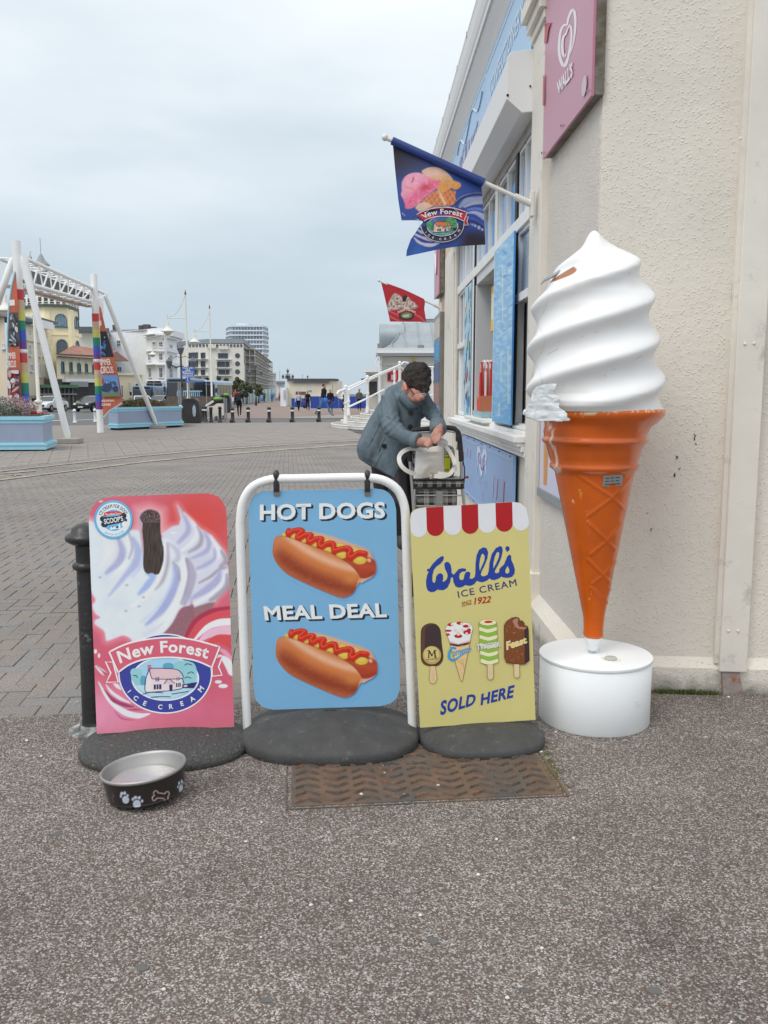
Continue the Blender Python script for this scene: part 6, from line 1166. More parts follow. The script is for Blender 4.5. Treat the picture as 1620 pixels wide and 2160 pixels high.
# scrap of foil by the wall
fo_=onwall(1.36,.09,.0);o=MB().ball((0,0,.02),.035,.02,.022,14,9,lambda d:1+.6*noise.noise(d*2.6)+.3*noise.noise(d*7)).build('foil_scrap',M('crumpled_foil',C(190,190,200),.3,.6,var=.1,sc=30,bump=.8,bsc=60));o.location=fo_;tag(o,'crumpled silver foil scrap lying by the foot of the downpipe','litter')
# ================================================================ THE SEAFRONT BEHIND
ZG=-.34
def zat(v,Dp):return P(810,v,Dp).z
CRW=M('cream_stucco',C(224,214,184,1.15),.7,var=.06,sc=.5,dirt=(C(190,180,150),.35,.4));WHS=M('white_stucco',C(222,224,226,1.15),.65,var=.05,sc=.5,dirt=(C(190,190,186),.35,.4));BEI=M('beige_stucco',C(214,204,182,1.1),.7,var=.06,sc=.5)
SLT=M('slate_roof',C(98,106,118,1.1),.6,var=.15,sc=1.5);RTL=M('red_tile_roof',C(150,108,94,1.1),.8,var=.2,sc=1.2,bump=.4,bsc=8);WG=M('far_window_glass',C(78,88,100,1.0),.15,var=.25,sc=1.5,spec=.8);TEAL=M('teal_window_frame',C(70,110,120,1.0),.5);WFR=M('white_frame',C(214,216,218,1.1),.5,var=.03)
DGL=M('dark_shopfront',C(64,62,60),.35,var=.4,sc=.6);GRN=M('green_awning',C(76,112,84),.7,var=.1);GRY=M('grey_metal',C(130,132,134),.5,var=.1,sc=2)
def bld(name,label,cat,pts,vtop,mat,group=None,back=18,z0=-1):
    "pts: plan corners (u, distance); vtop measured at the first corner"
    xy=[tuple(P(u,830,d)[:2])for u,d in pts];zt=zat(vtop,pts[0][1])if not isinstance(vtop,tuple)else vtop[0]
    r=empty(name,(xy[0][0],xy[0][1],ZG),0,label,cat,group)
    MB().prism(xy,z0,zt).build('wall',mat,r,world=True);r['zt']=zt;return r,zt
def facepl(uA,dA,uB,dB):return plane2(uA,dA,uB,dB)
def win(root,pl,rects,frame=WFR,glass=WG,arch=False,name='window',proud=.12,bars=1,sill=True,fw=.09):
    for u0,v0,u1,v1 in rects:
        x0,z1=pl.st(u0,v0);x1,z0=pl.st(u1,v1);w=x1-x0;b=MB()
        def shp(g):
            if arch:r_=(w/2-g);cx=(x0+x1)/2;return[(cx-r_,z0+g),(cx+r_,z0+g)]+[(cx+r_*math.cos(a),z1-w/2+r_*math.sin(a))for a in np.linspace(0,math.pi,9)]
            return[(x0+g,z0+g),(x1-g,z0+g),(x1-g,z1-g),(x0+g,z1-g)]
        o_,i_=shp(0),shp(fw);n=len(o_);b._add([(x,-proud,z)for x,z in o_]+[(x,-proud,z)for x,z in i_]+[(x,.02,z)for x,z in o_]+[(x,-proud*.3,z)for x,z in i_],[(k,(k+1)%n,(k+1)%n+n,k+n)for k in range(n)]+[(k+2*n,(k+1)%n+2*n,(k+1)%n,k)for k in range(n)]+[(k+n,(k+1)%n+n,(k+1)%n+3*n,k+3*n)for k in range(n)])
        for k in range(bars):xx=x0+w*(k+1)/(bars+1);b.box(xx-.03,-proud*.8,z0+fw,xx+.03,-proud*.3,z1-fw)
        if not arch:b.box(x0+fw,-proud*.8,(z0+z1)/2-.03,x1-fw,-proud*.3,(z0+z1)/2+.03)
        if sill:b.box(x0-.1,-proud-.1,z0-.1,x1+.1,0,z0)
        me=b.mesh(name,frame);recalc(me);o=link(name,me,root);o.matrix_basis=wm(root).inverted()@pl.mat()
        p=MB().plate(i_,-proud*.35,-.01).build('pane',glass,o)
def band(root,pl,u0,v0,u1,v1,mat,name,d=.3,back=0.):
    x0,z0=pl.st(u0,v1);x1,z1=pl.st(u1,v0);o=MB().box(x0,-d,z0,x1,back,z1).build(name,mat,root);o.matrix_basis=wm(root).inverted()@pl.mat();return o
# --- domed cinema
L7=T(0,560,6.352)
def R7(*r):return[(r_[0]/6.352,560+r_[1]/6.352,r_[2]/6.352,560+r_[3]/6.352)for r_ in r]
pts=[(54,131),(60,127),(102,124),(150,125),(172,131),(172,146),(54,146)]
r,zt=bld('domed_cinema','cream seafront cinema with arched windows and a slate dome behind the arch','cinema',pts,650,CRW)
zt=zat(650,125);
bb=MB();xy=[P(u,830,d)for u,d in pts];cxy=sum((Vector((p.x,p.y,0))for p in xy[:5]),Vector())/5;cxy.y+=5
bb.prism([(cxy.x+(p.x-cxy.x)*1.07,cxy.y+(p.y-cxy.y)*1.07)for p in xy],zt,zt+.35);bb.build('cornice',M('dark_green_trim',C(70,84,80)),r,world=True)
b=MB();b.prism([(cxy.x+(p.x-cxy.x)*1.05,cxy.y+(p.y-cxy.y)*1.05)for p in xy[:5]+[xy[5],xy[6]]],zt+1.35,zt+1.5)
ring=[Vector((cxy.x+(p.x-cxy.x)*1.05,cxy.y+(p.y-cxy.y)*1.05,0))for p in xy[:5]]
for i in range(4):
    for k in range(4):p=ring[i].lerp(ring[i+1],k/4);b.box(p.x-.12,p.y-.12,zt+.3,p.x+.12,p.y+.12,zt+1.8)
    b.bar(ring[i]+Vector((0,0,zt+.7)),ring[i+1]+Vector((0,0,zt+.7)),.08)
b.build('balustrade',WHS,r,world=True)
ctr_=P(106,830,134);R_=4.6;b=MB();b.lathe([(R_*f,(zat(640,130)-0)+g*(zat(585,130)-zat(640,130)))for f,g in((1,0),(.98,.2),(.93,.45),(.8,.75),(.55,1.0),(.3,1.2),(.12,1.35))],(ctr_.x,ctr_.y,0),16);b.build('dome_roof',SLT,r,.6,world=True)
zl=zat(566,134);b=MB();lx=P(101,830,134);b.lathe([(.9,-3),(.9,0),(1.0,.1),(1.0,.3)],(lx.x,lx.y,zl),10);b.build('lantern',WHS,r,.6,world=True)
MB().lathe([(1.25,.3),(1.1,.5),(.6,1.0),(.3,1.6),(.05,2.0)],(lx.x,lx.y,zl),10).tube([(lx.x,lx.y,zl+1.8),(lx.x,lx.y,zat(505,134))],.04,5).build('lantern_cap',GRY,r,.6,world=True)
fA,fB,fC=facepl(60,127,102,124),facepl(102,124,150,125),facepl(150,125,172,131)
win(r,fA,R7((430,640,545,815)),TEAL,arch=True,bars=2);win(r,fB,R7((730,645,900,825)),TEAL,arch=True,bars=3,glass=M('bright_window_glass',C(120,140,155),.15,var=.4,sc=2));win(r,fB,R7((750,985,912,1180)),TEAL,arch=True,bars=0);win(r,fC,R7((990,670,1055,850),(1003,1000,1065,1175)),TEAL,arch=True,bars=1)
band(r,fB,102.5,705,149.5,706.5,CRW,'string_course',.12);band(r,fC,150.5,705,171,706.5,CRW,'string_course',.12)
for u_,pl_ in((104,fB),(148,fB),(152,fC)):band(r,pl_,u_-1,655,u_+1,770,CRW,'pilaster',.15)
# lower wing with red roof
w2,z2=bld('cinema_wing','cream arcade wing with red tiled roof and arched teal windows beside the domed cinema','building',[(122,112),(215,118),(215,135),(122,135)],752,CRW)
wpz=facepl(122,112,215,118);win(w2,wpz,R7((815,1285,862,1440),(925,1292,972,1445),(1030,1303,1082,1440),(1135,1312,1176,1440),(1232,1320,1276,1440)),TEAL,arch=True,bars=0)
b=MB();a_,c_=P(120,830,111),P(218,830,117);h0=zat(752,112);h1=zat(729,118)
b._add([(a_.x,a_.y,h0),(c_.x,c_.y,zat(757,117)),(c_.x,c_.y+7,h1-.5),(a_.x,a_.y+7,h1),(a_.x,a_.y+14,h0),(c_.x,c_.y+14,h0)],[(0,1,2,3),(3,2,5,4),(0,3,4),(1,5,2)]);b.build('roof',RTL,w2,world=True);band(w2,wpz,121,750.5,215,753,M('green_gutter',C(60,92,84)),'gutter',.35)
for k in range(7):
    band(w2,wpz,124.5+k*14.6,756,126+k*14.6,768,WHS,'drainpipe',.1)
b=MB()
x0,z0=wpz.st(123,801);x1,z1=wpz.st(214,787)
for k in range(40):xx=x0+(x1-x0)*k/39;b.box(xx-.02,-1.25,z0,xx+.02,-1.2,z1)
b.box(x0,-1.27,z1-.05,x1,-1.18,z1+.03);o=b.build('balcony_railing',GRY,w2);o.matrix_basis=wm(w2).inverted()@wpz.mat();tag(o,kind='stuff')
band(w2,wpz,123,800,200,806,WHS,'balcony_slab',1.4)
band(w2,wpz,125,806,200,845,DGL,'shopfront',.1)
# shopfront canopies and glass kiosk in front
sp=facepl(78,96,185,100)
aw,_=bld('promenade_cafe','low glazed cafe with green awning in front of the cinema wing','cafe',[(80,97),(160,99),(160,104),(80,104)],812,DGL);band(aw,facepl(80,97,160,99),82,812,160,818,GRN,'awning',1.2);band(aw,facepl(80,97,160,99),93,800,130,811,M('dark_sign_band',C(58,60,64)),'sign_band',.3);band(aw,facepl(80,97,160,99),148,805,183,816,GRY,'sign_band',.6)
for k in range(9):band(aw,facepl(80,97,160,99),84+k*8.6,818,85+k*8.6,850,GRY,'mullion',.2)
band(aw,facepl(80,97,160,99),84,830,160,833,M('glass_rail',C(150,150,146),.3),'handrail',.5)
band(aw,facepl(80,97,160,99),84,838,140,862,M('dark_timber_wall',C(74,72,66),.7,var=.2),'low_wall',2.0)
# beige terrace to the left, receding
t1,z1_=bld('terraced_houses','long beige terrace with sash windows left of the domed cinema','terrace',[(40,112),(52,106),(104,116),(104,126),(40,126)],678,BEI)
tp_=facepl(52,106,104,116);band(t1,tp_,52,681,104,684,WHS,'cornice',.5);band(t1,tp_,52,716,104,718,BEI,'string_course',.2)
win(t1,tp_,R7((382,855,408,955),(490,870,515,970),(560,900,590,980)),WFR);win(t1,tp_,R7((380,1060,412,1210),(450,1068,475,1215),(510,1072,535,1220),(568,1078,596,1220),(640,1090,662,1220)),WFR);win(t1,tp_,R7((520,1325,548,1490),(578,1315,610,1485),(642,1320,675,1485),(400,1325,436,1420)),WFR)
b=MB();a_,c_=P(50,830,105),P(105,830,116);zz=zat(679,106);b._add([(a_.x,a_.y,zz),(c_.x,c_.y,zz),(c_.x,c_.y+5,zz+1.0),(a_.x,a_.y+5,zz+1.0)],[(0,1,2,3)]);b.build('roof',SLT,t1,world=True)
lb,_=bld('gabled_house','plain tan gabled house at the left edge of the photo','house',[(-60,92),(18,90),(18,104),(-60,104)],668,M('tan_wall',C(206,190,168),.75,var=.06,sc=.5));b=MB();a_=P(-40,830,90);c_=P(20,830,89.5);zz=zat(668,90);zz2=zat(645,90)
b.prism([(a_.x,a_.y),(c_.x,c_.y),(c_.x,c_.y+10),(a_.x,a_.y+10)],lambda x,y:zz-.1,lambda x,y:zz+.25+(c_.x-x)*.32);b.build('roof',SLT,lb,world=True)
win(lb,facepl(-60,92,18,90),[(5,724,11,735)],WFR)
# mid link block and white hotel
lk,_=bld('link_house','plain pale rendered house with dark roof between cinema and white hotel','house',[(170,150),(235,150),(235,165),(170,165)],703,WHS);MB().prism([tuple(P(168,830,149)[:2]),tuple(P(236,830,149)[:2]),tuple(P(236,830,166)[:2]),tuple(P(168,830,166)[:2])],zat(703,150),zat(694,150)).build('roof',SLT,lk,world=True);p_=P(180,830,150);MB().box(p_.x-1,p_.y,12,p_.x+1.5,p_.y+2,zat(690,150)).build('chimney',SLT,lk,world=True)
ht,_=bld('white_hotel','bright white stucco hotel with cornice and bay windows behind the buses','hotel',[(228,160),(310,150),(331,147),(352,147),(376,156),(376,175),(228,175)],704,WHS)
hs1,hs2,hs3=facepl(228,160,310,150),facepl(331,147,352,147),facepl(352,147,376,156);hs0=facepl(310,150,331,147)
for pl_,a_,c_ in((hs0,309,331),(hs2,331,352),(hs3,352,378)):
    band(ht,pl_,a_-.5,704,c_+.5,708,WHS,'cornice',.9);band(ht,pl_,a_,709.5,c_,713,WHS,'cornice',.5);band(ht,pl_,a_,740,c_,741.5,WHS,'string_course',.4);band(ht,pl_,a_,768,c_,770.5,WHS,'balcony_ledge',.8)
win(ht,hs1,[(247,718,256,731),(248,748,257,760),(247,774,258,784)],WFR,sill=False);win(ht,hs0,[(313,746,319,760),(314,776,320,796)],WFR);win(ht,hs2,[(335,721,344,733),(335,745,344,760),(335,775,344,797)],WFR);win(ht,hs3,[(356,726,363,736),(356,748,363,763),(356,776,363,798)],WFR);win(ht,hs0,[(322,721,329,732)],WFR)
b=MB();q=[P(226,830,161),P(312,830,149),P(332,830,150),P(332,830,175),P(226,830,175)];zz=zat(704,158);cen=P(275,830,166)
vs=[(p.x,p.y,zz)for p in q];n=len(vs);rd=[(P(240,830,167).x,167,zat(691,160)),(P(322,830,162).x,164,zat(691,160))];b._add(vs+rd,[(0,1,6,5),(1,2,6),(2,3,6),(3,4,5,6),(4,0,5)]);b.build('roof',SLT,ht,world=True)
for u0,u1,v0,dd in((237,247,685,166),(292,300,686,160),(301,314,684,160),(316,327,689,160)):
    a_,c_=P(u0,v0,dd),P(u1,v0,dd);MB().box(a_.x,dd,zz-.5,c_.x,dd+1.5,a_.z).build('chimney',M('dark_brick_chimney',C(84,80,84),.8,var=.15,sc=3),ht,world=True)
yh,_=bld('cream_arcade','small cream arcade building with arched doorways right of the rainbow post','building',[(246,125),(302,128),(302,140),(246,140)],788,CRW);ypl=facepl(246,125,302,128);win(yh,ypl,[(272,806,276,838),(284,808,292,818),(254,812,260,840)],WFR,arch=True,bars=0);band(yh,ypl,246,788,302,791,CRW,'cornice',.4)
# apartments, scaffolded terrace, tower
CR2=M('pale_cream_render',C(214,210,200,1.1),.7,var=.05,sc=.4)
ap,_=bld('apartment_block','cream apartment block with grey roof storey and round porthole windows','apartment block',[(378,215),(397,205),(440,200),(516,200),(516,225),(378,225)],733,CR2)
apl=facepl(440,200,516,200);apl2=facepl(397,205,440,200)
win(ap,apl2,[(399,744,418,756),(424.5,744,433.5,756),(399,762,418,774),(424.5,762,433.5,774),(401,780,418,790),(425,780,433,792)],M('dark_frame',C(70,76,84)),bars=3,proud=.2,fw=.2,sill=False)
win(ap,apl,[(460,745,481,756),(458,763,484,774),(461,780,484,790)],M('dark_frame'),bars=4,proud=.2,fw=.2,sill=False)
for v_ in(750,767,784):x_,z_=apl.st(501,v_);o=MB().lathe([(.55,-.05),(.55,.05),(.4,.08)],n=14).build('porthole',M('dark_frame'),ap);o.matrix_basis=wm(ap).inverted()@apl.mat()@Matrix.Translation((x_,-.05,z_))@Matrix.Rotation(math.pi/2,4,'X')
for pl_,a_,c_,vv_ in((apl2,397,440,(757.5,775.5,792)),(apl,456,488,(757.5,775.5,791.5))):
    for v_ in vv_:band(ap,pl_,a_,v_,c_,v_+1.6,WFR,'balcony_edge',.9)
band(ap,apl,440,727,456,735,CR2,'parapet_block',.6);band(ap,apl,462,730,482,737,CR2,'parapet_block',.6)
b=MB();b.prism([tuple(P(u,830,d)[:2])for u,d in((378,214),(440,203),(515,203),(566,335),(545,345),(378,235))],zat(733,203),zat(724.5,203));b.build('roof_storey',M('grey_cladding',C(132,132,130),.6,var=.2,sc=.5),ap,world=True)
b=MB();b.prism([tuple(P(u,830,d)[:2])for u,d in((376,213),(440,202),(517,202),(569,335),(545,350),(376,236))],zat(724.5,203),lambda x,y:zat(716,203));b.build('roof',M('grey_roof',C(122,128,134),.6,var=.06,sc=.3),ap,world=True)
for k in range(16):band(ap,apl2 if k<5 else apl,399+k*7.2,726,403+k*7.2,731.5,WG,'window',.15)
sc_,_=bld('scaffolded_terrace','grey terrace wrapped in scaffolding right of the cream apartments','building',[(517,204),(562,300),(567,330),(530,335)],738,M('shaded_flats',C(166,166,162),.7,var=.15,sc=.4));scp=facepl(517,204,562,300)
b=MB();x0,z0=scp.st(517,745);x1,_z=scp.st(561,800);n_=22
for k in range(n_):xx=x0+(x1-x0)*k/(n_-1);b.box(xx-.07,-2.3,-1,xx+.07,-2.2,z0+1.0-(k%3)*.5);b.box(xx-.07,-1.1,-1,xx+.07,-1.0,z0+.6)
o=b.build('scaffold_pole',WFR,sc_);o.matrix_basis=wm(sc_).inverted()@scp.mat();tag(o,kind='stuff')
b=MB()
for zz in np.arange(1,z0+1.0,1.55):b.box(x0,-2.4,zz,x1,-.1,zz+.16)
for zz in np.arange(1.8,z0+1.0,1.55):b.box(x0,-2.4,zz,x1,-2.3,zz+.08)
o=b.build('scaffold_deck',M('scaffold_boards',C(170,168,160),.7,var=.3,sc=1),sc_);o.matrix_basis=wm(sc_).inverted()@scp.mat();tag(o,kind='stuff')
win(sc_,scp,[(520+k*5.2,752+j*13+k*.8,523.6+k*5.2,760+j*13+k*.5)for k in range(7)for j in range(4)],WFR,bars=0,proud=.15,sill=False)
tw_,_=bld('apartment_tower','round cornered glass and white apartment tower rising behind the terrace','tower block',[(482,440),(490,432),(556,432),(566,440),(566,460),(482,460)],689,M('haze_toned_glazing',C(146,162,176,1.15),.25,var=.2,sc=.25));tpl=facepl(490,432,556,432)  # distance haze is put into the blue grey glazing by lightening its colour
xy=[Vector((*P(u,830,d)[:2],0))for u,d in((480,440),(489,430),(557,430),(568,440),(568,462),(480,462))]
for k in range(13):
    z_=zat(689+k*9.4,436);sh=1+.012*((k*7)%3);cm=sum(xy,Vector())/6;b=MB();b.prism([tuple((cm+(p-cm)*sh)[:2])for p in xy],z_-.55,z_);b.build('balcony_slab',M('white_slab',C(214,218,222,1.2),.6),tw_,world=True)
b=MB()
for k in range(12):
    for j in range(11):x0,z0=tpl.st(489+j*6.4,697+k*9.4);b.box(x0,-.3,z0,x0+.35,0,z0+1.9)
o=b.build('mullion',M('white_slab'),tw_);o.matrix_basis=wm(tw_).inverted()@tpl.mat();tag(o,kind='stuff')
q=P(519,830,446);MB().lathe([(4.1,0),(4.1,1.6),(0,1.6)],(q.x,q.y,zat(689,440)),24).build('roof_drum',M('white_slab'),tw_,.6,world=True)
cl,_=bld('white_classical_villa','tiny white classical seafront building at the end of the terrace','building',[(566,310),(583,310),(583,325),(566,325)],787,WHS);clp=facepl(566,310,583,310);win(cl,clp,[(568+k*3.6,793+j*9,570+k*3.6,798.5+j*9)for k in range(4)for j in range(3)],WFR,bars=0,sill=False,fw=.1);band(cl,clp,565,786,584,788.5,WHS,'cornice',.8)
d2_,_=bld('distant_house','distant pale houses low on the horizon','house',[(583,420),(601,420),(601,430),(583,430)],808,M('hazy_wall',C(196,200,202),.8));MB().prism([tuple(P(u,830,d)[:2])for u,d in((582,418),(602,418),(602,432),(582,432))],zat(808,420),zat(804,420)).build('roof',GRY,d2_,world=True)
# low promenade pavilion
lp,zlp=bld('promenade_pavilion','low cream flat roofed seafront pavilion behind blue hoarding','pavilion',[(607,122),(700,122),(712,124),(722,130),(722,136),(607,136)],803,M('cream_brick',C(206,200,182),.75,var=.08,sc=1.2));lpp=facepl(607,122,700,122)
MB().prism([tuple(P(u,830,d)[:2])for u,d in((606,121.5),(701,121.5),(713,123.5),(716,136),(606,136))],zlp,zlp+.28).build('roof',M('dark_flat_roof',C(70,76,84)),lp,world=True)
band(lp,lpp,617,806.5,694,808,SLT,'eaves_line',.3);band(lp,lpp,624,826,645,832,M('poster_panel',C(110,70,80),.5,var=.5,sc=3),'poster',.1);band(lp,lpp,652,823,657,826,M('small_sign',C(90,140,190)),'sign',.1)
b=MB();x0,z0=lpp.st(596,850);x1,z1=lpp.st(607,818)
b.box(x0,-3,ZG,x1,0,z1);o=b.build('porch',WHS,lp);o.matrix_basis=wm(lp).inverted()@lpp.mat();win(lp,facepl(597,118.9,606,118.9),[(598,822,600.5,842),(602,822,604.5,842)],WFR,bars=0,sill=False)
hb=empty('blue_hoarding',tuple(G(690,858)),0,'royal blue hoarding along the promenade behind the walkers','hoarding');BH=M('royal_blue_sheet',C(36,66,150,1.1),.6,var=.12,sc=.8)
for k in range(14):a_,c_=P(655+k*20,858,103),P(655+k*20+19.6,858,103);MB().box(a_.x,103,ZG,c_.x,103.06,zat(836,103)).build('panel',BH,hb,world=True)
for k in range(6):a_,c_=P(615+k*6.5,858,112),P(615+k*6.5+6.2,858,112);MB().box(a_.x,112,ZG,c_.x,112.06,zat(840,112)).build('panel',BH,hb,world=True)
# --- pier pavilion on the right
PD=62;ZN=M('zinc_roof',C(150,158,162,1.1),.45,.3,var=.12,sc=1.2)
pv,zpv=bld('pier_pavilion','cream pier building with swept standing seam zinc roof behind the stairs','pier building',[(805,PD),(1000,PD),(1000,80),(800,80)],752,CR2);ppl=facepl(805,PD,1000,PD)
band(pv,ppl,793,739,1000,746,WHS,'cornice',1.0);band(pv,ppl,797,746,1000,751,WHS,'cornice',.5);band(pv,ppl,800,769,1000,770.5,WHS,'string_course',.12);MB().prism([tuple(P(u,830,d)[:2])for u,d in((793,61),(1000,61),(1000,81),(793,81))],zat(739,PD),zat(736,PD)).build('eaves',WHS,pv,world=True)
cv=[(805,736),(815,731),(826,724),(836,714),(843,700),(848,688),(850,678)];zr0=zat(736,PD)
b=MB();prof=[(P(u,v,PD+(i*.6)).x,zat(v,PD+i*.6))for i,(u,v)in enumerate(cv)];xr=P(1040,830,PD).x
vs=[]
for i,(x,z)in enumerate(prof):vs+=[(x,PD+.2+i*.75,z),(xr,PD+.2+i*.75,z),(x,80-i*.75,z)]
b._add(vs,[(3*i,3*i+1,3*i+4,3*i+3)for i in range(len(prof)-1)]+[(3*i+2,3*i,3*i+3,3*i+5)for i in range(len(prof)-1)]);b.build('zinc_roof',ZN,pv,.7,world=True)
for k in range(12):
    x=prof[0][0]+.7+k*1.02;pts_=[(max(x,px+.03),PD+.15+i*.75,z+.03)for i,(px,z)in enumerate(prof)];MB().tube(pts_,.04,4).build('standing_seam',ZN,pv,world=True)
b=MB();x0=P(806,830,66).x;b.tube([(x0-.2,66,zr0+1.0),(x0+1.6,66,zr0+1.0)],1.0,14);b.build('barrel_dormer',ZN,pv,.7,world=True)
q0,q1=P(895,656,68),P(1000,656,68);b=MB();b.prism([(q0.x,68),(q1.x,68),(q1.x,76),(q0.x,76)],zat(680,68),zat(674,68));b._add([(q0.x,68,zat(673,68)),(q1.x,68,zat(673,68)),(q1.x,74,zat(655,70)),(q0.x+2.5,74,zat(655,70)),(q0.x,80,zat(673,68))],[(0,1,2,3),(0,3,4)]);b.build('upper_roof',ZN,pv,world=True)
band(pv,ppl,817,781,860,804,M('red_poster',C(196,44,52),.5,var=.1),'poster',.08)
b=MB().use(PR());
for k,c_ in enumerate(((70,50,50),(180,190,205),(220,120,60),(90,50,60),(200,90,90),(230,200,190))):x0,z0=ppl.st(818.5+k*6.8,804);x1,z1=ppl.st(823+k*6.8,788+(k%2)*3);b.color(C(*c_));b.box(x0,-.11,z0+.1,x1,-.09,z1)
o=b.build('poster_figures',PR(),pv,color=True);o.matrix_basis=wm(pv).inverted()@ppl.mat();tag(o,kind='stuff')
x0,z0=ppl.st(901,806);x1,z1=ppl.st(926,778);b=MB();DK=M('dark_frame');o=MB().box(x0,-.05,z0,x1,0,z1).build('lattice_window',DK,pv);o.matrix_basis=wm(pv).inverted()@ppl.mat()
for a,c in(((901,778),(926,780)),((901,804),(926,806))):b.box(*([ppl.st(a[0],c[1])[0],-.15,ppl.st(a[0],c[1])[1],ppl.st(c[0],a[1])[0],0,ppl.st(c[0],a[1])[1]]))
for u_ in(903,913,923):x_=ppl.st(u_,790)[0];b.box(x_-.06,-.15,z0,x_+.06,0,z1)
for u0,u1 in((903,913),(913,923)):
    A0,A1=ppl.st(u0,804),ppl.st(u1,780);b.bar((A0[0],-.1,A0[1]),(A1[0],-.1,A1[1]),.07);A0,A1=ppl.st(u0,780),ppl.st(u1,804);b.bar((A0[0],-.1,A0[1]),(A1[0],-.1,A1[1]),.07)
f_=b.build('lattice_frame',WFR,pv);f_.matrix_basis=wm(pv).inverted()@ppl.mat()
band(pv,ppl,871,751,874,765,M('yellow_plate',C(210,180,50)),'yellow_plate',.2);band(pv,ppl,800,748,803,900,WHS,'corner_pipe',.3)
for u0,v0,u1,v1 in((796,726,804,735),(793,750,799,760),(880,729,893,736)):band(pv,ppl,u0,v0,u1,v1,GRY,'floodlight',.9)
b=MB();p_=P(797,752,61);b.tube([p_,P(793,765,61),P(797,775,61)],.07,6);p2=P(800,752,61);b.tube([p2,P(800,900,61)],.06,6);b.build('drainpipe',WHS,pv,.8,world=True)
sk2,_=bld('snack_kiosk','small dark fronted snack kiosk with flat canopy beside the pier building','kiosk',[(777,66),(804,66),(804,74),(777,74)],790,CR2);skp=facepl(777,66,804,66);band(sk2,skp,769,780,806,786,WHS,'canopy',1.6);band(sk2,skp,772,786,804,791,CR2,'fascia',1.0);band(sk2,skp,779,805,795,834,M('kiosk_opening',C(66,64,62),.4,var=.6,sc=3),'opening',.1);band(sk2,skp,762,799,776,803,M('dark_flat_roof'),'awning',1.6);band(sk2,skp,795.5,800,801,836,WHS,'door',.15)
band(sk2,skp,745,817,762,820,WHS,'side_canopy',1.4)
# curved steps with white nosings, and railings
st_r=empty('curved_steps',(5.8,46,ZG),0,'broad curved concrete steps with white nosings rising to the pier building','steps');CONC=M('worn_concrete',C(176,168,160,.8),.85,var=.12,sc=2);NOS=M('white_nosing',C(218,216,212,1.1),.6,var=.06,sc=3,dirt=((.3,.29,.27),.36,3.))
for k in range(8):
    R_=7.55-.50*k;z0=ZG+.17*k;b=MB();arc=[(5.8+R_*math.cos(a),46+R_*math.sin(a))for a in np.linspace(math.pi*.75,math.pi*1.62,44)]
    b.prism(arc+[(5.8,46)],z0,z0+.168);b.build('step',CONC,st_r,world=True);b=MB();b.tube([(x,y,z0+.145)for x,y in arc],.035,6);b.tube([(x,y,z0+.05)for x,y in arc],[.012]*len(arc),4)
    b2=MB();n=len(arc);ar2=[(5.8+(R_+.006)*math.cos(a),46+(R_+.006)*math.sin(a))for a in np.linspace(math.pi*.75,math.pi*1.62,44)];b2._add([(x,y,z0)for x,y in ar2]+[(x,y,z0+.15)for x,y in ar2],[(i,i+1,i+1+n,i+n)for i in range(n-1)]);b.v+=[];base=len(b.v);b._add(b2.v,b2.f);b.build('nosing',NOS,st_r,world=True)
rl=empty('stair_railing',tuple(P(729,894,42)),0,'white scrolled tubular handrail climbing the curved steps','railing');WR=M('white_rail_paint',C(224,224,222,1.15),.4,var=.04)
def post(u,v0,v1,Dp,r=.07):a_,c_=P(u,v0,Dp),P(u,v1,Dp);b=MB();b.tube([c_,a_],r,8);b.lathe([(r*1.7,0),(r*1.2,.3),(r,.35)],tuple(c_),8);b.ball(a_,r*1.3,n=8,m=6);b.lathe([(r*1.4,-.05),(r*1.5,0),(r*1.4,.05)],tuple(a_.lerp(c_,.45)),8);b.lathe([(r*1.4,-.05),(r*1.5,0),(r*1.4,.05)],tuple(a_.lerp(c_,.12)),8);b.build('railing_post',WR,rl,.9,world=True)
post(729,816,893,42);post(735,822,876,44.5,.06);post(775,795,871,46);post(843,765,850,51,.075);post(832,775,850,53,.06)
for seq in([(722,841,41.6),(714,838,41.5),(711,831,41.4),(714,825,41.6),(724,822,41.8),(730,820,42),(775,799,46),(843,770,51),(852,764,52),(860,765,52),(864,771,52),(862,778,52)],[(733,824,44.2),(775,803,46.3),(835,776,51)],[(724,864,42),(730,861,42),(775,840,46),(810,822,49)],[(730,828,42),(724,830,42),(720,836,42),(723,840,42)],[(845,776,51),(850,778,51.5),(851,783,51.5),(846,785,51.5)]):
    MB().tube(spline([tuple(P(*s))for s in seq],4)if False else[P(*s)for s in seq],.05,8).build('handrail',WR,rl,.9,world=True)
ur=empty('pier_fence',tuple(P(900,830,52)),0,'white rail fence at the top of the steps behind the bending person','railing');b=MB()
for v_ in(774,834,846,858):a_,c_=P(895,v_,52),P(935,v_,52);MB().tube([a_,c_],.05,6).build('fence_rail',WR,ur,world=True)
for u_ in(912,922):MB().tube([P(u_,774,52),P(u_,880,52)],.09 if u_>915 else .05,8).build('railing_post',WR,ur,world=True)
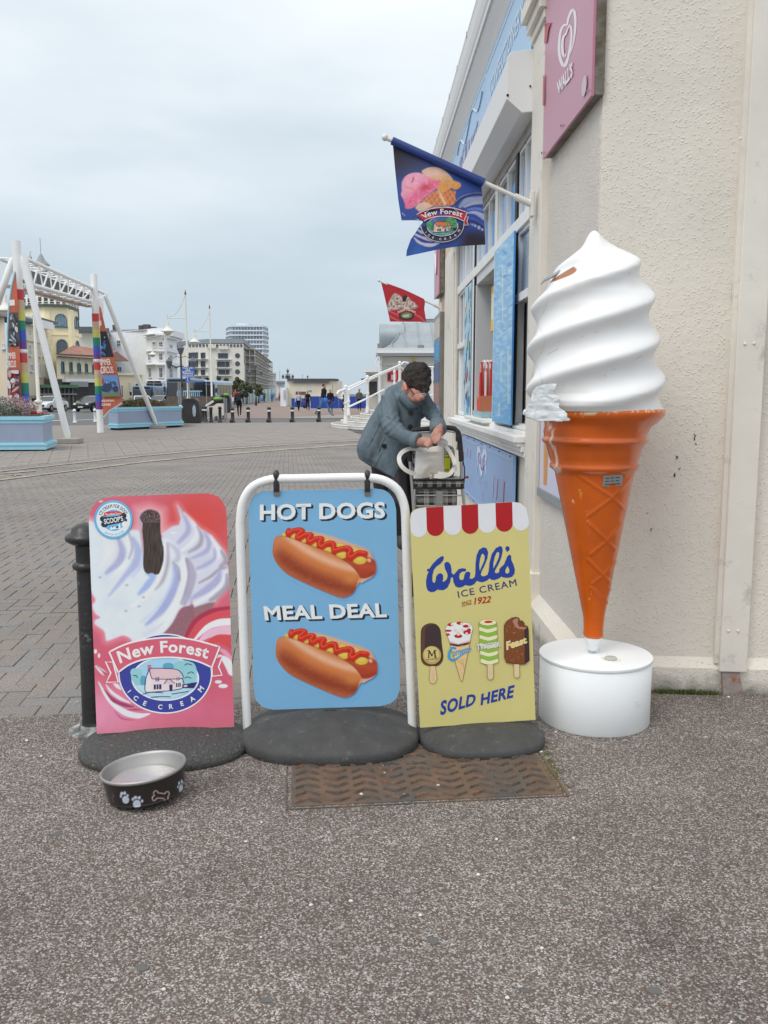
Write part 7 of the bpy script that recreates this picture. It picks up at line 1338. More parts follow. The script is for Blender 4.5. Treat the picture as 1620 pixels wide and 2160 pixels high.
# --- the white gateway with rainbow posts
WP=M('white_gate_paint',C(224,224,223,1.15),.45,var=.05,sc=2,dirt=((.42,.34,.27),.3,3.));RB=[(196,64,70),(198,172,142),(196,196,104),(30,130,108),(56,88,184),(106,62,138)]
gt=empty('promenade_gateway',(-11.8,35,ZG),0,'white steel gateway with lattice beam and rainbow wrapped posts','gateway')
def gpost(u0,D_,vtop,r,bands,vb):
    xb=G(u0,vb)if False else None;x=P(u0,830,D_).x;zt=zat(vtop,D_);MB().tube([(x,D_,ZG-.02),(x,D_,zt)],r,20).build('post',WP,gt,.9,world=True)
    for(v0,v1,c)in bands:MB().lathe([(r+.012,zat(v1,D_)),(r+.012,zat(v0,D_))],(x,D_,0),20,cap=False).build('rainbow_wrap',M('wrap_%d_%d'%(c[0],c[1]),C(*c,1.1),.5,var=.05,sc=3),gt,.9,world=True)
    MB().lathe([(r+.03,0),(r+.035,.05),(r+.03,.1)],(x,D_,zat(744 if D_<35 else 763,D_)),20,cap=False).build('collar',WP,gt,.9,world=True)
    return x
bv1=[613,635,657,678,698,721,741];bv1b=[746,766,787,808,829,850,871];bv2=[663,680,696.5,713,730,746.5,762];bv2b=[765,781,798,814.5,831,847,863]
xp1=gpost(51.5,30.6,511,.145,[(s[i],s[i+1],RB[i])for s in(bv1,bv1b)for i in range(6)],933);xp2=gpost(208.5,39,580,.14,[(s[i],s[i+1],RB[i])for s in(bv2,bv2b)for i in range(6)],912)
def strut(ua,va,Da,ub,vb,Db,r=.11):a_,c_=P(ua,va,Da),P(ub,vb,Db);c_.z=max(c_.z,ZG);MB().tube([a_,a_.lerp(c_,.03),a_.lerp(c_,.96),c_],[r*.7,r,r,r*.5],12).build('raking_strut',WP,gt,.9,world=True);MB().box(c_.x-.28,c_.y-.4,ZG,c_.x+.42,c_.y+.3,ZG+.17).build('pad_stone',CONC,gt,world=True,bevel=.02);MB().box(a_.x-.04,a_.y-.06,a_.z-.06,a_.x+.06,a_.y+.06,a_.z+.06).build('hinge_bracket',WP,gt,world=True)
strut(47,543,30.2,145,930,30.6,.115);strut(28,545,30.8,-16,668,30.8,.115)
a_=P(28,545,30.8);c_=P(-60,800,30.8);
strut(222,623,40.2,330,897,43.5,.105)
# lattice beam: four chords, verticals and diagonals, dark louvre panels inside
xa,xb=xp1+.35,xp2+.35;YA,YB=30.9,41.4
def chord(ua,va,ub,vb,Y0=YA,Y1=YB):return P(ua,va,Y0),P(ub,vb,Y1)
c1=chord(58,547,224,621);c2=chord(70,601,213,643);c1b=(c1[0]+Vector((-1.0,.1,.05)),c1[1]+Vector((-1.0,0,.05)));c2b=(c2[0]+Vector((-1.0,.1,.0)),c2[1]+Vector((-1.0,0,.0)))
for a_,c_ in(c1,c2,c1b,c2b):MB().tube([a_,c_],.07,10).build('chord',WP,gt,.9,world=True)
NP_=9
for k in range(NP_+1):
    t0=k/NP_;p,q,pb_,qb=c1[0].lerp(c1[1],t0),c2[0].lerp(c2[1],t0),c1b[0].lerp(c1b[1],t0),c2b[0].lerp(c2b[1],t0)
    for a_,c_ in((p,q),(pb_,qb),(p,pb_),(q,qb)):MB().tube([a_,c_],.028,6).build('lattice_bar',WP,gt,.9,world=True)
    if k<NP_:
        t1_=(k+1)/NP_;p2,q2=c1[0].lerp(c1[1],t1_),c2[0].lerp(c2[1],t1_);pb2,qb2=c1b[0].lerp(c1b[1],t1_),c2b[0].lerp(c2b[1],t1_)
        for a_,c_ in((q,p2),(qb,pb2),(p,pb2)):MB().tube([a_,c_],.034,6).build('lattice_bar',WP,gt,.9,world=True)
        off=Vector((-.5,0,0));pa=[x+off for x in(q.lerp(q2,.08)+Vector((0,0,.12)),q.lerp(q2,.92)+Vector((0,0,.12)),p.lerp(p2,.92)-Vector((0,0,.12)),p.lerp(p2,.08)-Vector((0,0,.12)))]
        MB()._add(pa+[x+Vector((-.04,0,0))for x in pa],[(0,1,2,3),(7,6,5,4),(0,4,5,1),(1,5,6,2),(2,6,7,3),(3,7,4,0)]).build('louvre_panel',M('dark_louvre',C(88,84,84),.6,var=.15),gt,world=True)
b=MB();b.bar(c2[0]+Vector((-.5,0,-.09)),c2[1]+Vector((-.5,0,-.09)),.34,.06);b.build('beam_tray',M('rust_streaked_paint',C(190,182,172),.6,var=.2,sc=2,dirt=(C(140,105,85),.5,2.5)),gt,world=True)
for yy,xx,v_ in((30.6,xp1,560),(39,xp2,640)):z_=zat(v_,yy);MB().box(xx,yy-.04,z_-.5,xx+.35,yy+.04,z_+.2).build('gusset',WP,gt,world=True)
# sail banners
OR=C(184,98,72,1.15);
def banner(label,D_,pts,pics,txt,ux,flip=1):
    r=empty('sail_banner',tuple(P(pts[0][0],830,D_)),0,label,'banner','summer circus banners on the gateway');pl=Pl((0,D_,0),(1,0,0));in_plane(MB().plate([pl.st(*p)for p in pts],0,.012).build('banner_cloth',M('orange_vinyl',OR,.5,var=.06,sc=1.5),None),r,pl)
    a=Art(pl,-.002,.003)
    for q,c in pics:a.poly(q,c)
    for t,q in txt:a.text(t,q,C(222,214,206),.02)
    in_plane(a.build(r,'print'),r,pl)
    if ux:a2=[P(*p,D_)for p in ux];MB().tube(a2,.03,6).build('banner_pole',M('pale_blue_paint',C(150,196,214),.5),r,.9,world=True)
def rnd_patches(box,cols,n,seed):
    rr=random.Random(seed);x0,y0,x1,y1=box;o=[]
    for k in range(n):cx,cy=rr.uniform(x0+2,x1-2),rr.uniform(y0+2,y1-2);rx,ry=rr.uniform(1.2,(x1-x0)*.22),rr.uniform(1.5,(y1-y0)*.22);o.append(([(min(max(x,x0),x1),min(max(y,y0),y1))for x,y in ell(cx,cy,rx,ry,9,rot=rr.uniform(0,180))],C(*rr.choice(cols))))
    return o
lft=lambda v:float(np.interp(v,[574,640,727,865],[31,20,15,18]));rgt=lambda v:float(np.interp(v,[574,650,730,800,866],[33.5,38,41,44,46.5]))
def lq(v0,v1,c):return([(lft(v0)+1.4,v0),(rgt(v0),v0),(rgt(v1),v1),(lft(v1)+1.4,v1)],c)
def in_l(v0,v1,cols,n,s):return rnd_patches((max(lft(v0),lft(v1))+1.6,v0,min(rgt(v0),rgt(v1)),v1),cols,n,s)
banner('sail shaped orange circus banner on the near rainbow post',30.3,[(31.5,572),(33.5,575),(38,650),(41,730),(44,800),(47,872),(18.5,872),(16,727),(20,640),(25,605)],
    [lq(659,731,C(84,84,88))]+in_l(660,730,[(50,50,56),(150,165,180),(110,100,92),(190,195,200),(64,60,62)],26,1)+[lq(780,847,C(120,84,92))]+in_l(781,846,[(190,150,140),(150,40,50),(60,40,50),(205,195,200),(90,60,90),(170,110,90)],30,2)+[([(24,634),(35,633),(35.5,645),(24.5,646)],C(220,212,206))],
    [('UMMER',[(18,757),(38,757),(37.5,744),(18,744)]),('CIRCUS',[(18,776),(38.5,775),(38,761),(18,761)])],[(31.5,573),(24,605),(19,640),(15.5,700),(16.5,780),(18.5,870)])
rg2=lambda v:float(np.interp(v,[646,690,740,800,856],[210,222,238,251,258]));lf2=lambda v:float(np.interp(v,[646,880],[209,218]))
def rq(v0,v1,c):return([(lf2(v0)+.5,v0),(rg2(v0)-.5,v0),(rg2(v1)-.5,v1),(lf2(v1)+.5,v1)],c)
banner('sail shaped orange circus banner on the far rainbow post',38.7,[(209,645),(213,650),(222,690),(238,740),(251,800),(258,842),(257.5,855),(240,862),(228,870),(218,881),(214,760)],
    [rq(699,753,C(46,46,56))]+rnd_patches((213,708,224,752),[(70,130,190),(60,100,150),(110,160,205),(40,40,50)],18,3)+[rq(791,837,C(104,140,190))]+rnd_patches((216,800,250,836),[(90,125,175),(130,160,200),(60,80,120),(60,60,80)],16,4)+[([(219,815),(224,808),(236,810),(238,818),(232,824),(222,824)],C(60,66,90)),([(216.5,829),(253,827),(254.5,836),(216.7,837)],C(110,120,80)),([(216,799),(220,799),(221,808),(217,810)],C(170,60,70)),([(210,677),(215,677),(216,687),(210.5,688)],C(220,212,206))],
    [('UMMER',[(213,771),(237,770),(234,757),(212.5,757)]),('CIRCUS',[(214,788),(242,787),(239,773),(213.5,773)]),('AKES WORTHING',[(216,848),(243,847),(242.5,843),(216,843)]),('SUMMER',[(216.5,856),(236,856),(236,851),(216.5,851)])],[(257.5,850),(246,858),(232,866),(219,880)])
# --- blue planters
PB=M('lavender_grey_panel',C(146,158,180,1.05),.5,var=.04,sc=2);PT=M('pale_blue_trim',C(148,200,218,1.1),.45,var=.04);SOIL=M('planter_soil',(.04,.032,.025),.95,var=.3)
def planter(label,corners,zt,foliage):
    xy=[Vector((c[0],c[1],0))for c in corners];cm=sum(xy,Vector())/len(xy);r=empty('planter',(cm.x,cm.y,ZG),0,label,'planter','blue planters at the gateway');off=lambda s:[tuple((cm+(p-cm).normalized()*((p-cm).length+s))[:2])for p in xy]
    MB().prism(off(0),ZG+.12,zt-.04).build('panel_body',PB,r,world=True)
    for s,a_,c_ in((.10,zt-.10,zt),(.03,zt-.2,zt-.10),(.03,ZG+.22,ZG+.30),(.10,ZG+.10,ZG+.22),(.14,ZG+.22,ZG+.26)):MB().prism(off(s),a_,c_).build('trim',PT,r,world=True)
    MB().prism(off(-.12),ZG,ZG+.12).build('plinth',DARK,r,world=True);MB().prism(off(-.1),zt,zt+.02).build('soil',SOIL,r,world=True);return r
zt1=zat(876,26.5);planter('near blue planter with corner panel under the first rainbow post',[(-16.5,24.8),(-9.27,25.5),(-9.66,27.4),(-11.2,29.4),(-16.5,29.3)],zt1,0)
zt2=zat(858,43);planter('far blue planter behind the raking strut',[(-12.1,41.9),(-11.5,41.3),(-9.4,45.3),(-10.35,49.6),(-12.4,48.5)],zt2,0)
r_=empty('planter_badge',(-11,26,0),0,'faint crest badge','badge');D.objects.remove(r_)
def foliage(name,label,cat,c,rx,ry,h,n,cols,size,kind=None,seed=0,round_=False):
    rr=random.Random(seed);b=MB().use(VC())
    for k in range(n):
        a=rr.uniform(0,6.28);q=math.sqrt(rr.random());z=rr.uniform(0,1)**.8;x,y=c[0]+rx*q*math.cos(a),c[1]+ry*q*math.sin(a);zz=c[2]+h*z*(1-.5*q*q)*(1+.25*noise.noise(Vector((x*.7,y*.7,seed))))
        b.color(C(*rr.choice(cols),rr.uniform(.75,1.15)));d=Vector((rr.gauss(0,1),rr.gauss(0,1),rr.gauss(0,.8))).normalized()*size*rr.uniform(.5,1.3);e_=d.cross(Vector((rr.gauss(0,1),rr.gauss(0,1),rr.gauss(0,1)))).normalized()*size*rr.uniform(.3,.6);p=Vector((x,y,zz));b._add([p-d,p-e_*.8,p+d,p+e_*.8],[(0,1,2,3)])
    o=b.build(name,VC(),color=True);tag(o,label,cat,kind=kind);return o
p1=P(22,872,27.2);foliage('shrub','pale silvery pink shrub growing in the near blue planter','shrub',(P(30,872,27.2).x,27.2,zt1),.75,.6,.62,2600,[(190,160,160),(170,140,140),(150,150,140),(205,180,178)],.035,seed=1)
foliage('shrub','low grey green shrub at the left end of the near planter','shrub',(P(8,872,26.8).x,26.8,zt1),.5,.5,.4,1600,[(150,160,150),(130,142,132),(110,120,105)],.04,seed=2)
for i,(u,v,c_)in enumerate(((71,869,(190,50,36)),(88,872,(190,120,110)),(100,873,(200,150,150)))):
    p=P(u,v,27.0);foliage('flower',['single bright red flower on the near planter','salmon flower beside the red one on the planter','pale pink flower nearest the planter corner'][i],'flower',(p.x,27,zt1),.1-.02*i,.1,.14-.04*i,160,[c_],.03,seed=10+i);
foliage('flower_bed','row of low green bedding plants along the far planter','plants',(P(295,830,45).x,45.2,zt2-.02),1.1,3.2,.38,5000,[(70,84,52),(50,62,40),(90,100,66),(150,90,80)],.06,kind='stuff',seed=5)
# --- lamp standards with bell lamps
LW=M('ivory_lamp_paint',C(214,210,200,1.1),.5,var=.05,sc=2)
def lamp(label,D_,upole,vtop,vbase,ulamp,vlamp,sz=1.):
    p0=P(upole,vtop,D_);x,y=p0.x,D_;zl=zat(vlamp,D_);lx=P(ulamp,vlamp,D_).x;r=empty('street_lamp',(x,y,ZG),0,label,'street lamp','ivory street lamps with bell shades');zt=p0.z
    MB().tube([(x,y,ZG),(x,y,ZG+1.2),(x,y,ZG+1.3),(x,y,zt)],[.17,.16,.10,.055],10).lathe([(.2,0),(.22,.08),(.17,.16)],(x,y,ZG+1.2),10).build('pole',LW,r,.9,world=True)
    MB().lathe([(.07,0),(.08,.15),(.03,.3),(0,.45)],(x,y,zt),8).build('finial',M('rust_red_finial',C(140,70,60)),r,.9,world=True)
    w=x-lx;h=min(w*1.0,zt-zl-.8);zb=zl+.95*sz;MB().tube([(x,y,zb),(lx,y,zb)],.035,6).tube([(lx,y,zb+.25),(lx,y,zb-.1)],.05,6).tube([(lx+w*(1-math.cos(t)),y,zb+.1+(zt-zb-.3)*(1-math.sin(math.pi/2-t))if False else zb+.1+w*1.25*(1-math.cos(t))**0*math.sin(t)**2)for t in np.linspace(0,math.pi/2,9)]if False else[(lx+w*s,y,zb+.1+w*1.2*s**2.4)for s in np.linspace(0,1,9)],.035,6).build('bracket_arm',LW,r,.9,world=True)
    MB().lathe([(.06,.95),(.10,.8),(.11,.55),(.16,.42),(.30,.30),(.52,.16),(.55,.08),(.50,.06)],(lx,y,zl-.2*sz),16).build('bell_shade',LW,r,.6,world=True);MB().ball((lx,y,zl-.16*sz),.34,.34,.26,12,8).build('lamp_bowl',M('lamp_glass',C(200,198,188),.2,var=.03),r,.9,world=True)
lamp('ivory street lamp behind the near banner',47,66,556,868,12,652,1.1)
lamp('tall ivory street lamp with blue cycle signs in front',72,391,622,870,354,697);lamp('second tall ivory lamp right of the cycle sign',90,442,651,858,410,720)
lamp('smaller distant ivory lamp in front of the white hotel',118,347,700,850,322,747)
BK=M('black_iron',(.025,.026,.03),.4)
def orn(label,D_,u,vtop,vbase,arms=3,sz=1.):
    x=P(u,vtop,D_).x;zt=zat(vtop,D_);r=empty('ornate_lamp',(x,D_,ZG),0,label,'street lamp','black ornate lamps');MB().tube([(x,D_,ZG),(x,D_,ZG+1),(x,D_,ZG+1.05),(x,D_,zt)],[.16,.13,.08,.06],8).lathe([(.13,0),(.15,.15),(.1,.3)],(x,D_,ZG+2.2),8).build('post',BK,r,.9,world=True)
    for s in((-1,1)if arms==3 else(-1,1,-.3,.3)):
        MB().tube([(x,D_,zt-1.1*sz),(x+s*.35*sz,D_,zt-1.25*sz),(x+s*.7*sz,D_,zt-1.0*sz),(x+s*.72*sz,D_,zt-.7*sz)],.035,6).tube([(x,D_,zt-.55*sz),(x+s*.3*sz,D_,zt-.45*sz),(x+s*.6*sz,D_,zt-.6*sz)],.02,5).build('scroll_arm',BK,r,.9,world=True)
        MB().lathe([(.10,-.55),(.22,-.1),(.24,-.05),(.1,.12),(.03,.25)],(x+s*.82*sz,D_,zt-.75*sz),8).build('lantern',M('lantern_glass',C(90,96,104),.2,var=.1),r,.5,world=True)
    MB().lathe([(.12,-.3),(.24,.05),(.26,.1),(.1,.3),(.0,.5)],(x,D_,zt),8).build('lantern',M('lantern_glass'),r,.5,world=True)
orn('black triple lantern lamp beside the cycle sign',62,381,738,885);orn('black ornate lamp in front of the scaffolding',125,538.5,772,850);orn('black ornate lamp above the low pavilion roof',150,607,783,845,4);orn('tiny ornate lamp behind the pavilion roof',230,649,795,845,4)
# slim modern lamp columns
for i,(u,vt,D_,l_)in enumerate(((475,757,160,'slim grey lamp column before the apartments'),(527,768,170,'slim grey column left of the ornate lamp'),(459,774,150,'thin dark flag pole in front of the apartments'),(590,782,210,'thin pole beside the distant houses'),(416,778,140,'pole with a small red flag by the trees'),(638,790,150,'thin aerial mast on the pavilion roof'),(701,806,118,'thin post at the right of the pavilion'))):
    x=P(u,vt,D_).x;o=MB().tube([(x,D_,ZG),(x,D_,zat(vt,D_))],.05 if i<5 else .04,6).box(x,D_-.05,zat(vt,D_)-.05,x+(.6 if i<2 else .05),D_+.05,zat(vt,D_)+.02).build('thin_column',GRY if i!=2 else BK,None,.9);o.location=(0,0,0);tag(o,l_,'pole')
# --- blue cycle signs
cs=empty('cycle_sign',tuple(P(397,880,55)),0,'blue cycle with care signs on a grey post','road sign');csp=Pl((0,55,0),(1,0,0));MB().tube([(P(397.5,830,55.1).x,55.1,ZG),(P(397.5,830,55.1).x,55.1,zat(772,55))],.04,8).build('sign_post',GRY,cs,.9,world=True)
BS=C(34,84,176,1.1)
for v0,v1,l1,l2 in((774,783.8,'Cycle with','care'),(784.6,795,'Pedestrians','have priority')):
    q=[csp.st(383.5,v1),csp.st(409.5,v1),csp.st(409.5,v0),csp.st(383.5,v0)];o=in_plane(MB().plate(q,0,.02).build('sign_plate',M('blue_sign',BS,.4),None),cs,csp)
    a=Art(csp,-.004,.003);a.stroke([(384.2,v0+.7),(408.8,v0+.7),(408.8,v1-.7),(384.2,v1-.7)],.5,C(220,224,230),closed=True);m_=(v0+v1)/2;a.text(l1,[(386,m_-.3),(407,m_-.3),(407,v0+1.4),(386,v0+1.4)],C(225,228,232),.02);w_=5 if l2=='care' else 10.5;a.text(l2,[(396.5-w_,v1-1.3),(396.5+w_,v1-1.3),(396.5+w_,m_+.5),(396.5-w_,m_+.5)],C(225,228,232),.02);in_plane(a.build(cs,'lettering'),cs,csp)
q=[csp.st(*p)for p in ell(396,801,5.6,n=20)];in_plane(MB().plate(q,0,.02).build('round_sign',M('blue_sign'),None),cs,csp);a=Art(csp,-.004,.003);a.stroke([(396,797.5),(395.8,801),(394.4,804.5)],.8,C(225,228,232));a.stroke([(396,801),(397.6,804.5)],.8,C(225,228,232));a.poly(ell(396.2,796.8,.9,n=8),C(225,228,232));in_plane(a.build(cs,'pictogram'),cs,csp)
for i,(u,v0,v1,D_,l_)in enumerate(((376,805,890,50,'thin grey post left of the black bin'),(380,806,889,50,'second thin grey post beside the black bin'),(473,838,878,54,'pale post behind the cluster of bollards'),(477,840,878,54,'pale post right of the cluster of bollards'),(435,806,860,80,'grey sign pole between the bins and the second lamp'),(324,803,842,85,'grey pole with no entry sign by the bus'))):
    x=P(u,v0,D_).x;b=MB().tube([(x,D_,ZG),(x,D_,zat(v0,D_))],.045,6);tag(b.build('sign_pole',GRY,None,.9),l_,'pole')
# --- black litter bin, recycling bins
def bin_(label,u0,u1,vt,vb,mat,D_,lid=None,slant=.12):
    a_,c_=P(u0,vb,D_),P(u1,vb,D_);zt=zat(vt,D_);w=c_.x-a_.x;r=empty('litter_bin',((a_.x+c_.x)/2,D_,ZG),0,label,'bin','bins on the promenade');b=MB();s=[(0.04,0),(1-.04,0),(1,.3),(1.0,.72),(.93,.9),(.75,1.0),(.25,1.0),(.05,.96),(0,.88),(-.02,.7)]
    b.plate([(x*w-w/2,z*(zt-ZG))for x,z in s],-.45,.45);o=b.build('bin_body',mat,r,.6,bevel=.04);
    if lid:o2=MB().box(-w*.2,-.47,(zt-ZG)*.85,w*.25,-.44,(zt-ZG)*.93).build('bin_slot',DARK,r);o3=MB().plate([(x,z)for x,z in ell(w*.22,(zt-ZG)*.5,w*.10,(zt-ZG)*.24,16)],-.475,-.45).build('bin_label',lid,r)
    return r
BBM=M('black_plastic_bin',(.034,.031,.029),.5,var=.15,sc=3);bin_('large black litter bin left of the bollard cluster',387,424,840,891,BBM,51.5,M('bin_sticker',C(150,165,172),.4,var=.4,sc=8))
bin_('black and green recycling bin behind the bollard cluster',448,474,838,868,BBM,72,None);bin_('second black recycling bin right of the lime one',466,487,832,858,BBM,80,None)
o=MB().ball(P(459,841.5,71.5),.36,.4,.17,14,8).build('green_lid',M('lime_plastic',C(104,158,52,.9),.4));tag(o,'domed lime green bin lid on the recycling bin','bin lid')
o=MB().ball(P(477,833,79.5),.26,.4,.15,14,8).build('green_lid',M('lime_plastic'));tag(o,'smaller lime green bin lid further back','bin lid')
# --- bollards
def bollard(label,u,v,h,white=True,base=True,D_=None,r=.10):
    p=G(u,v)if D_ is None else Vector((P(u,830,D_).x,D_,ZG));e=empty('bollard',tuple(p),0,label,'bollard','black promenade bollards' if base else 'clustered bollards')
    MB().lathe([(r*1.15,0),(r*1.1,.08),(r*.8,.12),(r*.72,h*.82),(r*.95,h*.86),(r*.95,h*.93),(r*.6,h*.98),(0,h)],n=12).build('post',BK,e,.8)
    if white:MB().lathe([(r*.78,h*.70),(r*.77,h*.80)],n=12,cap=False).build('reflective_band',M('white_band',C(215,215,212)),e,.8)
    if base:MB().ball((-.12*0-.06,-.1,.1),.12,.1,.14,8,6).build('hinge_lock',BK,e,.8)
for i,(u,v)in enumerate(((491,891.5),(524,891),(568,891),(617,890.5),(673,889.5))):bollard(['black bollard nearest the cluster','second black bollard from the cluster','middle black bollard of the promenade row','fourth black bollard, left of the walking man','black bollard in front of the man in jeans'][i],u,v,.92 if i else .88,True,True,r=.13)
for i,(u,v,h)in enumerate(((428,889,.95),(434,889.5,.95),(445.5,891,.92),(456,887.5,.9),(464.5,891,.95),(472,885,.9))):bollard(['leftmost','second','third','fourth','fifth','rightmost'][i]+' of the six bollards crowded beside the black bin',u,v,h,i<2,False,r=.12)
fn=empty('cream_barrier',tuple(G(450,884)),0,'cream board barrier leaning behind the bollard cluster','barrier');pl_=plane2(430,54,476,54);q=[pl_.st(*p)for p in((436,880),(474,876),(474,851),(458,851),(450,856),(436,858))];in_plane(MB().plate(q,0,.06).build('board',M('cream_board',C(206,200,190),.6,var=.05),None),fn,pl_);q=P(440,848,53.5);MB().bar(P(434,856,53.5),P(450,846,53.5),.12).build('sloping_rail',WFR,fn,world=True)
for i,(u,v,D_)in enumerate(((158,891,51),(201,889,52))):
    p=G(u,v);e=empty('white_bollard',tuple(p),0,['white bollard on the kerb between the posts','white bollard half hidden by the far rainbow post'][i],'bollard','white kerb bollards');MB().lathe([(.13,0),(.1,.06),(.085,.1),(.08,.62),(.11,.66),(.1,.72),(.05,.78),(0,.8)],n=12).build('post',WFR,e,.8);MB().lathe([(.088,.60),(.088,.66)],n=12,cap=False).build('black_band',BK,e,.8)
# dark low wall behind, planting wall
lw2=empty('low_wall',tuple(G(400,872)),0,'long dark brown timber clad low wall behind the black bin','wall')
for k in range(15):a_,c_=P(352+k*9,870,84),P(352+k*9+8.7,870,84);MB().box(a_.x,84,ZG,c_.x,84.3,zat(836,84)).build('wall_panel',M('brown_timber',C(96,84,72),.8,var=.2,sc=2),lw2,world=True)
# --- vehicles
GLD=M('dark_vehicle_glass',(.03,.035,.04),.08,var=.1,spec=.9);TYR=M('tyre_rubber',(.02,.02,.02),.8)
def car(label,p,rz,paint,s=1.,group='cars on the seafront road'):
    r=empty('parked_car',p,rz,label,'car',group);W2=.89
    prof=[(-2.15,.35),(-2.2,.6),(-2.12,.82),(-1.3,.95),(-.75,1.0),(.9,1.02),(1.75,.98),(2.1,.85),(2.15,.5),(2.1,.32)]
    def body(pts,w,ws):
        n=len(pts);v=[(x,-w*k,z)for(x,z),k in zip(pts,ws)]+[(x,w*k,z)for(x,z),k in zip(pts,ws)];b=MB();b._add(v,[tuple(range(n))[::-1],tuple(range(n,2*n))]+[(i,(i+1)%n,(i+1)%n+n,i+n)for i in range(n)]);return b
    me=body(prof,W2,[.93,.96,.95,1,1,1,.98,.95,.96,.95]).mesh('car_body',paint);recalc(me);o=link('car_body',me,r);q=o.modifiers.new('b','BEVEL');q.width=.07;q.segments=3;me.shade_smooth();me.set_sharp_from_angle(angle=.9)
    cab=[(-.95,.97),(-.2,1.42),(.3,1.47),(1.0,1.42),(1.7,.99)];me=body(cab,W2*.97,[1,.80,.78,.80,1]).mesh('cabin_glass',GLD);recalc(me);link('cabin_glass',me,r)
    me=body([(-.22,1.415),(.3,1.485),(1.02,1.42),(1.0,1.40),(.3,1.46),(-.2,1.39)],W2*.8,[1]*6).mesh('roof',paint);recalc(me);o=link('roof',me,r)
    for y in(-1,1):
        for x in(-1.38,1.35):w_=MB().tube([(x,y*.90,.33),(x,y*.68,.33)],.33,18).build('wheel',TYR,r,.6);MB().tube([(x,y*.905,.33),(x,y*.89,.33)],.2,12).build('rim',GRY,w_,.6)
        MB().ball((-2.1,y*.62,.70),.09,.2,.085,10,6).build('headlight',M('headlight_glass',C(220,224,228,1.2),.15),r,.8);MB().ball((-.75,y*.98,1.02),.06,.11,.07,8,6).build('mirror',paint,r,.8);MB().ball((2.08,y*.66,.78),.08,.16,.1,8,6).build('tail_light',M('tail_light',C(170,24,24),.3),r,.8)
        MB().bar((-.97,y*W2*.95,.99),(-.2,y*W2*.78,1.42),.05).build('windscreen_pillar',paint,r)
    MB().box(-2.24,-.55,.48,-2.16,.55,.68).build('grille',BK,r);MB().box(-2.26,-.26,.40,-2.235,.26,.51).build('number_plate',WFR,r);MB().box(-2.2,-.8,.26,-2.1,.8,.36).build('bumper',BK,r);return r
def facing(p):return math.atan2(-(0-p.y),-(0-p.x))+math.pi if False else 0
WC_=M('white_car_paint',C(222,224,226,1.15),.2,var=.02,coat=.5);BC_=M('black_car_paint',(.015,.016,.02),.15,var=.05,coat=.6);SC_=M('silver_car_paint',C(150,155,162),.25,.5,var=.03)
def carat(label,u,v,rz,paint):p=G(u,v);car(label,(p.x,p.y,ZG),math.radians(rz),paint)
carat('black car with headlights driving towards the camera beside the far post',196,868,78,BC_);carat('white car behind the near planter and strut',106,868,82,WC_);carat('white car with red tail light at the left edge',-6,872,262,WC_);carat('dark car parked behind the white one by the lamp base',68,861,84,BC_)
carat('silver car parked to the right of the blue bus',338,862,75,SC_);carat('black car parked behind the black bin',412,857,80,BC_);carat('small silver car in front of the blue bus shelter',300,866,110,WC_)
def bus(label,u0,u1,v0,Dp,L,rz,paint):
    p=P((u0+u1)/2,830,Dp);w=2.5;h=(830-v0)/1850*Dp+1.7;r=empty('bus',(p.x,p.y,ZG),math.radians(rz),label,'bus','blue buses at the seafront stop');b=MB();b.box(-w/2,0,.3,w/2,L,h);b.build('bus_body',paint,r,bevel=.22)
    b=MB();b.box(-w/2+.14,-.06,h*.36,w/2-.14,.1,h-.42);b.build('windscreen',GLD,r,bevel=.12)
    MB().box(-w/2+.3,-.05,h-.38,w/2-.3,.1,h-.14).build('destination_board',DARK,r)
    for s in(-1,1):
        for k in range(int(L/1.6)):MB().box(s*(w/2+.015)-.01,.7+k*1.6,h*.45,s*(w/2+.015)+.01,.7+k*1.6+1.45,h-.5).build('side_window',GLD,r)
        MB().ball((s*.95,-.02,.62),.16,.08,.12,8,6).build('headlight',M('headlight_glass'),r,.8)
        for y in(1.9,L-2.6):MB().tube([(s*(w/2+.03),y,.48),(s*(w/2-.3),y,.48)],.48,18).build('wheel',TYR,r,.6)
        MB().box(s*(w/2+.1)-.1,-.35,h*.55,s*(w/2+.1)+.1,-.2,h*.72).build('mirror',BK,r)
    MB().box(-w/2+.1,-.09,.3,w/2-.1,.02,.5).build('bumper',BK,r);MB().box(-.26,-.10,.55,.26,-.06,.66).build('number_plate',M('yellow_plate'),r);return r
BUSB=M('bus_blue',C(66,104,158,.9),.25,var=.05,coat=.4);BUSC=M('coach_pale_blue',C(150,180,205,1.1),.25,var=.05,coat=.4);BUSW=M('bus_white_blue',C(200,208,216,1.1),.3,var=.1,sc=.5)
bus('single deck blue bus with large windscreen at the stop',279,322,814,108,8,-2,BUSB);bus('white and blue double deck bus behind the single deck bus',312,340,802,124,7,-4,BUSW);bus('blue coach with dark windscreen left of the cycle signs',355,393,798,100,9,-4,BUSB);bus('second blue coach right of the cycle signs',416,452,803,107,9,-4,BUSC)
bs_=empty('bus_shelter',tuple(G(400,866)),0,'pale blue railed bus shelter in front of the coaches','bus shelter');a_,c_=P(374,834,86),P(420,825,86);b=MB();b.box(a_.x,86,zat(826,86),c_.x,87.6,zat(824,86));b.build('shelter_roof',M('shelter_blue',C(150,190,210)),bs_,world=True)
for k in range(12):x=a_.x+(c_.x-a_.x)*k/11;MB().box(x-.03,86,zat(850,86),x+.03,86.06,zat(826,86)).build('shelter_bar',M('shelter_blue'),bs_,world=True)
gp_=empty('glass_shelter',tuple(G(560,850)),0,'long green tinted glass shelter beyond the walkers','shelter')
